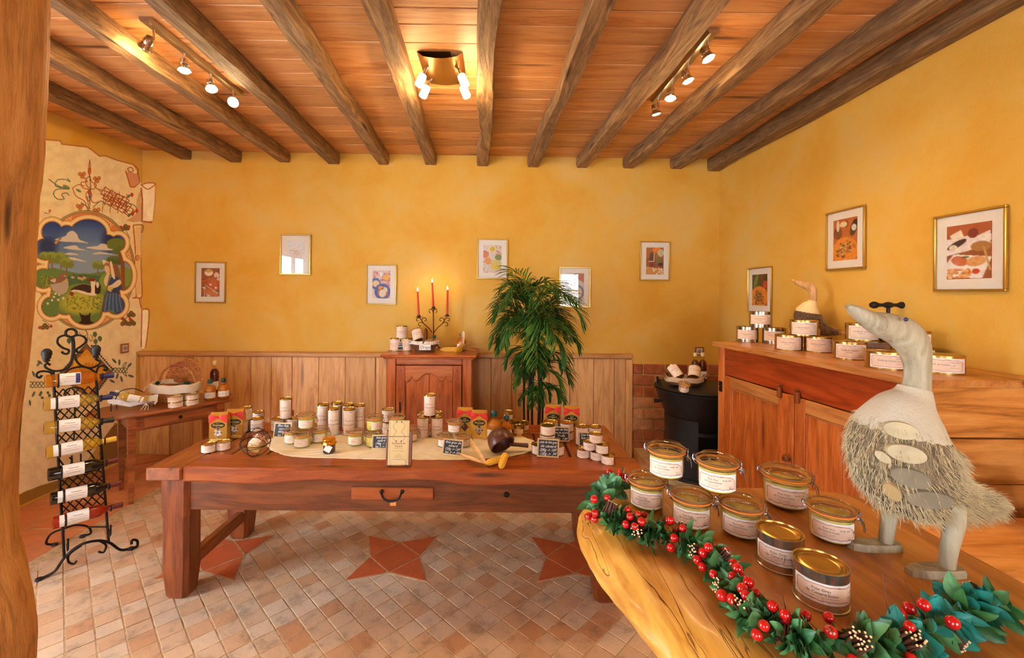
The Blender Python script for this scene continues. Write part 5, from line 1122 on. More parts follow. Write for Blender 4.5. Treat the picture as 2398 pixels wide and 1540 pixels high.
# ---- gold chocolate boxes
m_gbox = mat('gold_foil_box', C(218, 168, 70), .3, .85, var=.12, vscale=7); m_rib = mat('red_satin_ribbon', C(214, 34, 22), .4); m_blk = mat('black_badge', C(22, 18, 20), .35); m_choc = mat('chocolate', C(86, 36, 22), .35); m_almond = mat('sugared_almond', C(190, 160, 140), .5, var=.35, vscale=60); m_goldink = mat('gold_ink', C(244, 206, 96), .5)
def box_proto(kind, w=.1, h=.178, d=.05):
    p = Proto('gift_box', 'box'); y = -d / 2
    b = MB(); b.loft([[(-w / 2, -d / 2, 0), (w / 2, -d / 2, 0), (w / 2, d / 2, 0), (-w / 2, d / 2, 0)], [(-w / 2, -d / 2, h * .8), (w / 2, -d / 2, h * .8), (w / 2, d / 2, h * .8), (-w / 2, d / 2, h * .8)], [(-w / 2 * .97, -.006, h), (w / 2 * .97, -.006, h), (w / 2 * .97, .004, h), (-w / 2 * .97, .004, h)]])
    body = p.part('carton', b.mesh('carton', m_gbox, 20))
    e = .0012
    b = MB(); zc = h * .58; b.prism([(.039 * math.cos(a), .0185 * math.sin(a)) for a in np.linspace(0, 2 * PI, 29)[:-1]], 0, .001, Matrix.Translation((0, y - .0002, zc)) @ Matrix.Rotation(PI / 2, 4, 'X')); bd = p.part('badge', b.mesh('badge', m_blk, 0))
    b = MB()
    def tx(t, s, z, sh=.25):
        vs, fs = text2d(t, s, sh, bold=.006); b.add([(x, y - .0016, z + yy) for x, yy in vs], fs)
    if kind == 0: tx('Pruneige', .0175, zc + .001); tx('Maison', .006, zc + .012, 0); tx('Amandes', .006, zc - .0115, 0)
    else: tx('Les', .015, zc + .0085); tx('Artagnans', .0135, zc - .003); tx('Chocolats', .0055, zc - .0125, 0)
    p.part('badge_lettering', b.mesh('badge_lettering', m_goldink, 0), bd)
    zd = h * .32; q = [(0, zd + .032), (.026, zd), (0, zd - .032), (-.026, zd)]
    b = MB(); b.add([(x * 1.06, y - .0004, zd + (z - zd) * 1.06) for x, z in q], [(0, 3, 2, 1)]); b.m = 1; b.add([(x, y - .0008, z) for x, z in q], [(0, 3, 2, 1)])
    p.part('window', b.mesh('window', [mat('gold_edge', C(240, 214, 140), .4), m_choc if kind else mat('window_shadow', C(74, 60, 56), .5)], 0))
    b = MB()
    if kind == 0:
        for (x, z) in ((-.008, .01), (.009, .008), (0, -.012), (-.012, -.004), (.011, -.006)): b.sphere((x, y - .001, zd + z), .0085, 8, 6, (1, .25, 1))
    else:
        for (x, z) in ((-.006, .006), (.007, -.006)): b.box((x, y - .0012, zd + z), (.014, .002, .012), .001)
    p.part('sweets', b.mesh('sweets', m_choc if kind else m_almond))
    b = MB(); b.box((0, y - .0006, .014), (w * .86, .001, .015)); sp = p.part('price_strip', b.mesh('price_strip', mat('yellow_strip', C(232, 190, 90), .5), 0))
    b = MB(); vs, fs = text2d('Specialite Gasconne', .0072); b.add([(x, y - .0016, .0145 + yy) for x, yy in vs], fs); p.part('strip_lettering', b.mesh('strip_lettering', m_inkd, 0), sp)
    b = MB(); zk = h * .86; yk = y + .004
    for s in (-1, 1):
        b.loft([[(s * .003, yk - .006, zk + .005), (s * .003, yk - .006, zk - .005)], [(s * .022, yk - .014, zk + .013), (s * .022, yk - .014, zk - .004)], [(s * .05, yk - .008, zk + .017), (s * .052, yk - .008, zk - .008)], [(s * .049, yk - .003, zk + .014), (s * .051, yk - .003, zk - .006)]], close=False, cap=False)
        b.loft([[(s * .001, yk - .005, zk), (s * .006, yk - .005, zk - .008)], [(s * .028, yk - .007, zk - .004), (s * .02, yk - .007, zk - .018)], [(s * .054, yk - .006, zk - .014), (s * .05, yk - .006, zk - .038)]], close=False, cap=False)
    b.sphere((0, yk - .008, zk), .006, 8, 6, (1, .7, 1)); p.part('ribbon_bow', b.mesh('ribbon_bow', m_rib, 60))
    p.r = d / 2; p.h = h; return p
G_prune, G_choc = box_proto(0), box_proto(1)
# ---- chalkboards
m_slate = mat('slate', C(38, 40, 48), .6, var=.15, vscale=60); m_chalk = mat('chalk', C(244, 240, 232), .8); m_cfr = mat('pale_board_frame', C(206, 176, 124), .6, var=.1)
def chalkboard(label, lines, loc, w, h, rz=0.0, lean=-.22, roll=0.0, glassfeet=False):
    t = thing('chalkboard', label, 'chalkboard', loc, rot=(lean, roll, rz), group='price chalkboards'); f = .008
    b = MB()
    for (x0, x1, z0, z1) in ((-w / 2, w / 2, h - f, h), (-w / 2, w / 2, 0, f), (-w / 2, -w / 2 + f, f, h - f), (w / 2 - f, w / 2, f, h - f)): b.box(((x0 + x1) / 2, 0, (z0 + z1) / 2), (x1 - x0, .007, z1 - z0), .0012)
    b.build('frame', m_cfr, t); sl = MB().box((0, .0008, h / 2), (w - 2 * f + .001, .004, h - 2 * f + .001)).build('slate', m_slate, t, angle=0)
    b = MB(); n = len(lines)
    for i, ln in enumerate(lines):
        tx, x0 = ln if isinstance(ln, tuple) else (ln, 0)
        if not tx: continue
        sz = (h - 2 * f) / n * 1.05; vs, fs = text2d(tx, sz, .32, bold=.004)
        mw = max(abs(v[0]) for v in vs) * 2; k = min(1, (w - 2 * f) * .94 / mw); zc = h - f - (i + .55) * (h - 2 * f) / n
        b.add([(x * k + x0, -.0024, zc + yy * min(1, k * 1.3)) for x, yy in vs], fs)
    b.build('chalk_writing', m_chalk, sl, angle=0)
    if glassfeet:
        for s in (-1, 1): MB().box((s * w * .45, -.004, .006), (.006, .02, .014), .002).build('clip_foot', m_wht, t)
    return t
# ================================================================ THINGS ON THE LONG TABLE
def put(P, label, x0, x1, yb, z=TZ, rz=0.0, group=None, dy=0.0, rot=None, **k):
    p = base_at((x0 + x1) / 2, yb, z + .0005, P.r)
    if dy: p.y += dy; p.x *= p.y / (p.y - dy)
    return P.place(label, p, rz, group, rot, **k)
def on(P, label, xc, yc, z, rz=0.0, group=None): return P.place(label, Vector((xc, yc, z + .0005)), rz, group)
G1 = 'tins on the long table'; G2 = 'glass jars on the long table'; G3 = 'gold sweet boxes'
def boxput(P, label, x0, x1, yb, rz):
    p = at_z((x0 + x1) / 2, yb, TZ + .0005); P.place(label, (p.x, p.y + .03, TZ + .0005), rz, G3)
boxput(G_prune, 'gold almond box with red bow, leftmost on the long table', 487, 528, 1036, .16); boxput(G_prune, 'second gold almond box with red bow, right behind the leftmost', 527, 564, 1027, .16)
boxput(G_choc, 'gold chocolate box with red bow right of the stacked tall tins', 1073, 1104, 1021, -.05); boxput(G_prune, 'gold almond box with red bow beside the green-capped bottle', 1105, 1139, 1029, -.02)
boxput(G_choc, 'gold chocolate box under the palm, the left of two', 1280, 1312, 1012, -.12); boxput(G_choc, 'gold chocolate box under the palm, the right of two', 1324, 1356, 1016, -.15)
rB = put(K_can, 'tin supporting another tin right behind the gold almond boxes', 553, 582, 1014, rz=.3, group=G1)
K_can.place('tin on top of another behind the gold almond boxes', (rB.location.x + .02, rB.location.y, TZ + .0795), .35, G1)
put(K_can, 'tin turned to show its label edge, behind the wire globe', 588, 616, 1011, rz=.6, group=G1); put(K_can, 'tin half hidden behind the tin by the wire globe', 592, 616, 996, rz=.2, group=G1, dy=.02)
put(K_flat, 'front left flat tin below the gold boxes, left of two', 474, 504, 1062, rz=.3, group=G1); put(K_flat, 'front left flat tin below the gold boxes, right of two', 509, 538, 1056, rz=.45, group=G1)
rL = put(K_can, 'left base tin behind the first chalkboard', 637, 665, 1011, rz=.1, group=G1); rN = put(K_can, 'right base tin under the tall tin, behind the stacked jars', 673, 700, 1009, rz=-.2, group=G1)
put(K_can, 'rear base tin under the tall tin by the first chalkboard', 660, 687, 992, rz=-.2, group=G1, dy=.0)
K_med.place('tall tin standing high on three base tins, left part of the table', ((rL.location.x + rN.location.x) / 2 + .002, rL.location.y + .01, TZ + .0795), .1, G1)
ja = [('front jar of the left jar pyramid', 686, 730, 1052), ('left rear jar of the left jar pyramid', 667, 703, 1043), ('right rear jar of the left jar pyramid', 727, 769, 1040)]
rr = [put(J_tab, lb, x0, x1, yb, rz=.12, group=G2) for lb, x0, x1, yb in ja]
c = sum((r.location for r in rr), Vector()) / 3; J_tab.place('jar crowning the left jar pyramid', (c.x + .005, c.y + .01, TZ + .0925), .15, G2)
for k, (lb, x0, x1, yb) in enumerate([('tall slim tin, outer left of the row behind the honey jar', 743, 771, 1008), ('tall slim tin, front left of the tall row', 767, 795, 1020), ('tall slim tin, rear left of the tall row', 775, 802, 1004), ('tall slim tin, rear centre of the tall row', 802, 829, 1008), ('tall slim tin, front centre of the tall row', 803, 832, 1021), ('tall slim tin, rightmost of the tall row', 827, 855, 1010)]): put(K_slim, lb, x0, x1, yb, rz=[-.1, .5, .3, -.1, .35, .25][k], group=G1, dy=.0)
put(J_tab, 'single clip-top jar in front of the tall slim tins', 815, 853, 1047, rz=0, group=G2)
jb = put(J_tab, 'jar bottom left of the four behind the brochure stand', 854, 895, 1050, rz=.9, group=G2); jc = put(J_tab, 'jar bottom right of the four, hidden by the brochure stand', 906, 948, 1047, rz=.9, group=G2)
J_tab.place('jar stacked upper left behind the second chalkboard', (jb.location.x + .002, jb.location.y + .012, TZ + .0925), .9, G2); J_tab.place('jar stacked upper right above the brochure stand', (jc.location.x - .0, jc.location.y + .014, TZ + .0925), .9, G2)
put(J_small, 'jar peeking out right of the brochure stand', 946, 980, 1037, rz=.1, group=G2); rV = put(K_can, 'tin under the tin behind the four jars', 893, 926, 1018, group=G1)
K_can.place('tin rising behind the four stacked jars', (rV.location.x, rV.location.y, TZ + .0795), .1, G1)
w4 = [put(K_med, lb, x0, x1, yb, rz=.1, group=G1, dy=d2) for lb, x0, x1, yb, d2 in (('tall tin, front left under the single tall tin at table centre', 976, 1005, 1027, 0), ('tall tin, front right under the single tall tin at table centre', 1009, 1038, 1027, 0), ('tall tin, rear left of the centre stack', 977, 1004, 1026, .085), ('tall tin, rear right of the centre stack', 1010, 1038, 1026, .09))]
c = sum((r.location for r in w4), Vector()) / 4; K_med.place('tall tin alone on top of the four at table centre', (c.x, c.y - .02, TZ + .1335), .05, G1)
x2 = put(J_small, 'jar bottom left behind the foie gras chalkboard', 1024, 1058, 1050, rz=-.1, group=G2); x3 = put(J_small, 'jar bottom right behind the foie gras chalkboard', 1070, 1101, 1050, rz=0, group=G2)
J_small.place('jar stacked above the foie gras chalkboard', ((x2.location.x + x3.location.x) / 2 + .0, x2.location.y + .02, TZ + .079), -.1, G2)
put(B_flask_b, 'amber bottle with green wax cap beside the gold almond box', 1140, 1173, 1033, group='amber bottles'); put(B_flask_s, 'smaller amber bottle with green wax cap behind the wooden scoop', 1173, 1199, 1027, group='amber bottles')
y2 = put(K_gold, 'gold tin, left base of the small gold pyramid', 1163, 1189, 1012, group=G1); y3 = put(K_gold, 'gold tin, right base of the small gold pyramid', 1190, 1215, 1011, group=G1); K_gold.place('gold tin on top of the small gold pyramid', ((y2.location.x + y3.location.x) / 2, y2.location.y - .005, TZ + .0675), .1, G1)
put(K_gold, 'gold tin in front of the small gold pyramid, right of the amber bottle', 1202, 1228, 1023, rz=-.1, group=G1); put(K_gold, 'gold tin, rightmost beside the small gold pyramid', 1213, 1240, 1014, rz=.3, group=G1, dy=.0)
z1 = put(K_wide, 'lower left tin of the stacks under the chocolate boxes', 1274, 1306, 1030, group=G1); z2 = put(K_wide, 'lower right tin of the stacks under the chocolate boxes', 1309, 1343, 1032, group=G1)
for zt_, nm in ((z1, 'upper left tin of the stacks under the chocolate boxes'), (z2, 'upper right tin of the stacks under the chocolate boxes')): K_wide.place(nm, (zt_.location.x, zt_.location.y, TZ + .0535), .1, G1)
z5 = put(K_wide, 'bottom left tin behind the pate chalkboard', 1245, 1280, 1066, group=G1); z6 = put(K_wide, 'bottom right tin behind the pate chalkboard', 1285, 1320, 1068, group=G1)
z4 = K_wide.place('middle tin of the stack behind the pate chalkboard', ((z5.location.x + z6.location.x) / 2, z5.location.y + .012, TZ + .0535), -.1, G1); K_wide.place('top tin of the stack behind the pate chalkboard', (z4.location.x, z4.location.y, TZ + .1065), .05, G1)
put(K_neck, 'tall tin left of the pair behind the flat tin pyramid', 1347, 1378, 1044, rz=-.2, group=G1); put(K_neck, 'tall tin right of the pair behind the flat tin pyramid', 1377, 1408, 1045, rz=-.2, group=G1)
f4 = put(K_flat, 'bottom left flat tin of the right pyramid', 1351, 1382, 1074, rz=-.2, group=G1); f5 = put(K_flat, 'bottom middle flat tin of the right pyramid', 1383, 1413, 1080, rz=-.3, group=G1); f6 = put(K_flat, 'bottom right flat tin of the right pyramid', 1409, 1441, 1090, rz=-.75, group=G1)
m1 = K_flat.place('middle left flat tin of the right pyramid', ((f4.location + f5.location) / 2 + Vector((-.003, .004, .0475))), -.2, G1); m2 = K_flat.place('middle right flat tin of the right pyramid', ((f5.location + f6.location) / 2 + Vector((0, .004, .0475))), -.6, G1)
K_flat.place('top flat tin of the right pyramid', ((m1.location + m2.location) / 2 + Vector((0, .004, .0475))), -.2, G1)
# chalkboards on the table
def cb(label, lines, x0, x1, yb, h, rz=0, lean=-.2, z=TZ, **k):
    p = at_z((x0 + x1) / 2, yb, z); w = (x1 - x0) / FPX * p.y; return chalkboard(label, lines, (p.x, p.y + .012, z + .002), w, h, rz, lean, **k)
cb('chalkboard reading bloc foie de canard by the left jar pyramid', ['Bloc foie', 'canard', '400g ->', 'les 2 ->'], 636, 680, 1027, .092, -.1); cb('chalkboard reading foie gras canard left of the brochure stand', ['foie gras', 'canard', '190g -> 2', 'les 3 -> 5'], 869, 912, 1054, .082, .05)
cb('tilted chalkboard foie gras de canard 120g 13 euro at table centre', ['foie gras de', 'canard', '120g -> 13\u20ac', 'les 3 -> 35'], 1033, 1081, 1069, .088, -.06, -.35, roll=.09)
cb('chalkboard pate de foie gras truffe under the chocolate boxes', ['pate de foie', 'gras de canard', 'Truffe', '100g  7.8\u20ac'], 1294, 1335, 1036, .09, -.06)
cb('chalkboard pate de foie gras de canard 200g 10 euro', ['pate de foie gras', 'de canard', '200g -> 10\u20ac', '130g ->  7\u20ac'], 1258, 1309, 1073, .1, -.05, -.2, roll=.04)
cb('chalkboard cou farci foie gras half hidden by the flat tin pyramid', ['Cou farci', 'foie gras', '400g', ''], 1356, 1392, 1048, .085, -.03)
# runner cloth
rp = [(629, 1029), (632, 1050), (652, 1060), (674, 1067), (720, 1071), (780, 1072), (840, 1074), (900, 1075), (960, 1075.5), (1020, 1076), (1083, 1076), (1140, 1073), (1200, 1067), (1249, 1053), (1259, 1038), (1220, 1022), (1160, 1014), (1100, 1011), (971, 1011), (800, 1011), (690, 1019)]
q = spl([(p.x, p.y) for p in (at_z(x, y, TZ) for x, y in rp)], 10, True); cen = sum((Vector((v.x, v.y)) for v in q), Vector((0, 0))) / len(q)
outer = []
for i, v in enumerate(q):
    d2 = (Vector((v.x, v.y)) - cen).normalized(); s = .006 * abs(math.sin(i * .62)); outer.append(Vector((v.x, v.y)) + d2 * s)
b = MB(); lev = [(1.0, .0006), (.995, .0022), (.97, .0018), (.8, .0022), (.4, .0018)]
b.loft([[(cen.x + (v.x - cen.x) * k, cen.y + (v.y - cen.y) * k, TZ + z + .0008 * math.sin(i * .7) * (k < .98)) for i, v in enumerate(outer)] for k, z in lev])
tag(b.build('table_runner', mat('cream_linen', C(236, 224, 192), .9, var=.06, vscale=14, bump=.3, bscale=300)), 'cream scalloped linen runner along the long table', 'cloth')
# honey jar with gold foil lid
p = base_at(771, 1064, TZ + .003, .035); t = thing('honey_jar', 'small jar with gold foil lid and diamond tag on the runner', 'jar', p)
MB().lathe([(0, .001), (.031, 0), (.034, .004), (.034, .06), (.03, .066), (.028, .068)], 24).build('glass', m_cl, t); MB().lathe([(0, .003), (.03, .003), (.0325, .006), (.0325, .058), (0, .06)], 24).build('filling', liquid('dark_honey', C(70, 34, 14), .1), t)
b = MB(); b.loft([[(r * (1 + k * .06 * math.sin(i * 5.0)) * math.cos(2 * PI * i / 30), r * (1 + k * .06 * math.sin(i * 5.0)) * math.sin(2 * PI * i / 30), z) for i in range(30)] for r, z, k in ((.041, .052, 1.6), (.036, .06, .5), (.034, .066, 0), (.036, .07, .3), (.035, .08, .2), (.03, .085, 0), (.01, .086, 0))]); b.build('foil_lid', mat('gold_foil', C(222, 150, 40), .25, .9), t)
MB().prism([(0, -.026), (.026, 0), (0, .026), (-.026, 0)], -.0006, .0006, Matrix.Translation((.006, -.037, .034)) @ Matrix.Rotation(.12, 4, 'Z') @ Matrix.Rotation(PI / 2, 4, 'X') @ Matrix.Rotation(.25, 4, 'Z')).build('tag', m_paper, t, angle=0)
# brochure stand
p = at_z(931, 1096, TZ); t = thing('brochure_stand', 'wooden brochure holder with a tall tan leaflet at the front table edge', 'stand', (p.x, p.y + .02, TZ + .001), rot=(-.16, 0, .03)); w = .136
MB().box((0, .006, .09), (w, .014, .18), .003).build('back_board', m_tabz, t); MB().box((0, .045, .012), (w * .8, .07, .012), .002).build('foot', m_tabz, t)
lf = MB().box((-.002, -.0035, .122), (.108, .004, .226), .0008).build('leaflet', mat('leaflet_paper', C(224, 196, 138), .7), t)
b = MB(); pl = lambda vs, fs, x0, z0: b.add([(x + x0, -.0059, z + z0) for x, z in vs], fs)
for tx, s, z in (('Domaine de', .0145, .118), ('Favard', .0145, .104), ('Conserverie artisanale', .005, .094), ('Foie gras, confits et specialites', .005, .08), ('Canards', .005, .064), ('Vente a la ferme', .005, .057), ('du lundi au samedi', .005, .05)): pl(*text2d(tx, s, 0, bold=.004), -.002, z)
for sx in (-1, 1):
    for sz2 in (-1, 1):
        q2 = [(sx * .012, 0), (sx * .03, sz2 * .022), (sx * .027, sz2 * .04), (sx * .012, sz2 * .048)]
        b.tube([(x - .002, -.0057, .178 + z) for x, z in [(v.x, v.y) for v in spl(q2, 5)]], .0006, 4); b.box((sx * .013 - .002, -.0058, .178 + sz2 * .05), (.005, .0006, .009))
for x0, x1, z0, z1 in ((-.049, .045, .229, .2297), (-.049, -.0483, .02, .229), (.0443, .045, .02, .229)): b.box(((x0 + x1) / 2, -.0057, (z0 + z1) / 2), (x1 - x0, .0004, z1 - z0))
b.build('leaflet_print', mat('leaflet_ink', C(120, 72, 48), .7), lf, angle=0)
MB().tube([(-.054, .004, .153), (-.055, -.008, .153), (.054, -.008, .153), (.053, .004, .153)], .0014, 6).build('wire_bar', m_wire, t); MB().tube([(-.04, .0, .002), (-.04, -.01, .01), (-.04, -.01, .03), (-.032, -.01, .036), (.032, -.01, .036), (.04, -.01, .03), (.04, -.01, .01), (.04, 0, .002)], .0014, 6).build('wire_lip', m_wire, t)
# wire globe with a tilted jar
p = base_at(598, 1076, TZ, .05); t = thing('wire_globe', 'round wire basket globe lying on the left of the table', 'wire basket', (p.x, p.y, TZ)); R_ = .077; ct = Vector((0, 0, R_ + .002))
for k, (ax, ay) in enumerate(((.25, 0), (.1, .9), (PI / 2, .2), (PI / 2, 1.5))):
    M = Matrix.Translation(ct) @ Matrix.Rotation(ay, 4, 'Z') @ Matrix.Rotation(ax, 4, 'X'); MB().tube([M @ Vector((R_ * math.cos(a), R_ * math.sin(a), 0)) for a in np.linspace(0, 2 * PI, 41)[:-1]], .0016, 6, True).build('wire_hoop', m_iron, t)
J_small.place('clip-top jar lying tilted inside the wire globe', (p.x + .002, p.y - .032, TZ + .048), rot=(-1.0, .0, -.25), group=G2)
# wooden scoop and corn cobs
m_sc = mat('dark_turned_wood', C(84, 44, 30), .35, var=.35, vscale=16, bump=.15); p = base_at(1172, 1073, TZ, .06); t = thing('wooden_scoop', 'dark turned wooden scoop lying open beside the corn cobs', 'scoop', (p.x, p.y, TZ + .075), rot=(-.5, .35, .1))
t.location = (p.x, p.y + .01, TZ); t.rotation_euler = (0, 0, 0)
prof = [(.0, -.072), (.035, -.066), (.06, -.046), (.073, -.016), (.0755, .012), (.074, .03), (.07, .034), (.066, .03), (.068, .01), (.064, -.016), (.052, -.038), (.03, -.056), (0, -.062)]
MO = Matrix.Translation((0, 0, .076)) @ Vector((.42, -.62, -.6)).to_track_quat('Z', 'Y').to_matrix().to_4x4()
MB().lathe(prof, 30).xf(MO).build('bowl', m_sc, t); MB().tube([(.05, .02, .05), (.1, .03, .042), (.16, .035, .036)], [.012, .011, .013], 10).build('handle', m_sc, t)
m_corn = mat('corn_kernels', C(236, 186, 66), .4, var=.15, vscale=80); m_husk = mat('dry_husk', C(232, 196, 146), .8, var=.15, vscale=30)
def cob(label, a, b2, r, husk=None, group='corn cobs'):
    a, b2 = Vector(a), Vector(b2); d = b2 - a; Lc = d.length; t = thing('corn_cob', label, 'corn', a, group=group)
    nr, nl = 12, int(Lc / .0075); M = d.to_track_quat('Z', 'Y').to_matrix().to_4x4(); rings = []
    for i in range(nl * 3 + 1):
        u = i / (nl * 3); rr = r * (math.sin(min(1, (1 - u) * 3.2 + .12) * PI / 2)) * (1 if u > .06 else .8 + u * 3.3)
        bump = abs(math.sin(i * PI / 3)) * .1
        rings.append([M @ Vector((rr * (.9 + bump * abs(math.sin(j * PI / 2 + .01)) + .1 * abs(math.sin(j * PI / 2))) * math.cos(2 * PI * j / (nr * 2)), rr * (.9 + bump * abs(math.sin(j * PI / 2)) + .1 * abs(math.sin(j * PI / 2))) * math.sin(2 * PI * j / (nr * 2)), u * Lc)) for j in range(nr * 2)])
    MB().loft(rings).build('kernels', m_corn, t, angle=30)
    for k, hp in enumerate(husk or []):
        P = spl([Vector(q3) - a for q3 in hp], 5); n = len(P); bb = MB(); w0 = .016
        rows = []
        for i, pnt in enumerate(P):
            u = i / (n - 1); w = w0 * (math.sin(PI * min(.96, u * .85 + .12)) + .05); tn = (P[min(i + 1, n - 1)] - P[max(i - 1, 0)]).normalized(); sd = tn.cross(Vector((0, 0, 1))); sd = sd.normalized() if sd.length > .1 else Vector((1, 0, 0))
            rows.append([pnt - sd * w + Vector((0, 0, .003)), pnt - sd * w * .4 - Vector((0, 0, .001)), pnt + sd * w * .4 - Vector((0, 0, .001)), pnt + sd * w + Vector((0, 0, .004))])
        bb.loft(rows, close=False, cap=False); bb.build('husk_leaf', m_husk, t, angle=60)
    return t
Z1 = TZ + .019
c1a, c1b = at_z(1136, 1085, Z1), at_z(1180, 1072, Z1); c2a, c2b = at_z(1172, 1096, Z1), at_z(1184, 1064, Z1 + .03)
cob('corn cob with pale husk pointing left, front of the scoop', c1b, c1a, .017, [[c1a, at_z(1105, 1075, TZ + .03), at_z(1075, 1062, TZ + .03)], [c1a, at_z(1115, 1055, TZ + .05), at_z(1102, 1028, TZ + .06)], [c1a, at_z(1120, 1080, TZ + .02), at_z(1080, 1068, TZ + .012)]])
cob('bare corn cob sticking out of the scoop towards the table edge', c2b, c2a, .018)
# ================================================================ SIDEBOARD TINS, PRESS, SMALL GOOSE
G4 = 'confit tins on the sideboard'
def sput(P, label, x0, x1, yb, z=SZ, rz=0.0, dy=0.0):
    p = at_z((x0 + x1) / 2, yb, z + .0005); k = math.hypot(p.x, p.y); d = Vector((p.x, p.y, 0)) / k; p = p + d * (P.r + dy); return P.place(label, p, rz, G4)
zA = -.55
s1 = sput(K_conf, 'steel confit tin, leftmost on the sideboard', 1724, 1776, 802, rz=zA); s2 = sput(K_conf, 'steel confit tin, second on the sideboard, below the top one', 1785, 1840, 806, rz=zA)
K_conf.place('steel confit tin stacked on the two at the far sideboard end', (s1.location + s2.location) / 2 + Vector((.0, .0, .1125)), zA, G4)
s4 = sput(K_conf2, 'gold confit tin, left base of the middle sideboard pyramid', 1815, 1878, 821, rz=zA); s5 = sput(K_conf2, 'gold confit tin, right base of the middle sideboard pyramid', 1882, 1953, 826, rz=zA)
K_conf2.place('gold confit tin on top of the middle sideboard pyramid', (s4.location + s5.location) / 2 + Vector((.01, .015, .0945)), zA, G4)
s7 = sput(K_conf2, 'gold confit tin, left base of the near sideboard pile', 1955, 2024, 843, rz=zA); s10 = sput(K_conf2, 'gold confit tin, rear base of the near sideboard pile', 2013, 2083, 836, rz=zA)
K_conf2.place('gold confit tin bridging the near sideboard pile behind the goose bill', (s7.location + s10.location) / 2 + Vector((.005, .01, .0945)), zA, G4)
s11 = sput(K_conf3, 'wide gold confit tin in front of the near pile by the goose neck', 2028, 2122, 866, rz=-.5)
s12 = sput(K_conf3, 'wide gold confit tin right of the goose neck, nearest the camera', 2155, 2250, 876, rz=-.65); s13 = sput(K_conf3, 'wide gold confit tin hidden below behind the goose neck', 2100, 2180, 852, rz=-.5)
K_conf3.place('wide gold confit tin on the hidden base tin, behind the goose head', s13.location + Vector((-.01, .01, .0805)), -.5, G4)
# screw press with T handle
pt = at_y(2080, 714, 2.46); t = thing('screw_press', 'black iron screw press with T handle behind the goose head', 'press', (pt.x, 2.46, SZ)); hh = pt.z - SZ
MB().box((0, 0, .012), (.1, .08, .022), .004).build('base', m_dark, t); MB().tube([(0, 0, .02), (0, 0, hh)], .009, 10).build('screw', m_dark, t)
for s in (-1, 1): MB().tube([(s * .04, 0, .02), (s * .04, 0, .16), (s * .025, 0, .19), (0, 0, .195)], .008, 8).build('yoke', m_dark, t)
hd = MB().lathe([(0, -.1), (.013, -.098), (.02, -.085), (.019, -.072), (.011, -.055), (.009, -.03), (.016, -.014), (.018, 0), (.016, .014), (.009, .03), (.011, .055), (.019, .072), (.02, .085), (.013, .098), (0, .1)], 14); hd.xf(Matrix.Translation((0, 0, hh)) @ Matrix.Rotation(PI / 2, 4, 'Y')); hd.build('handle', m_dark, t)
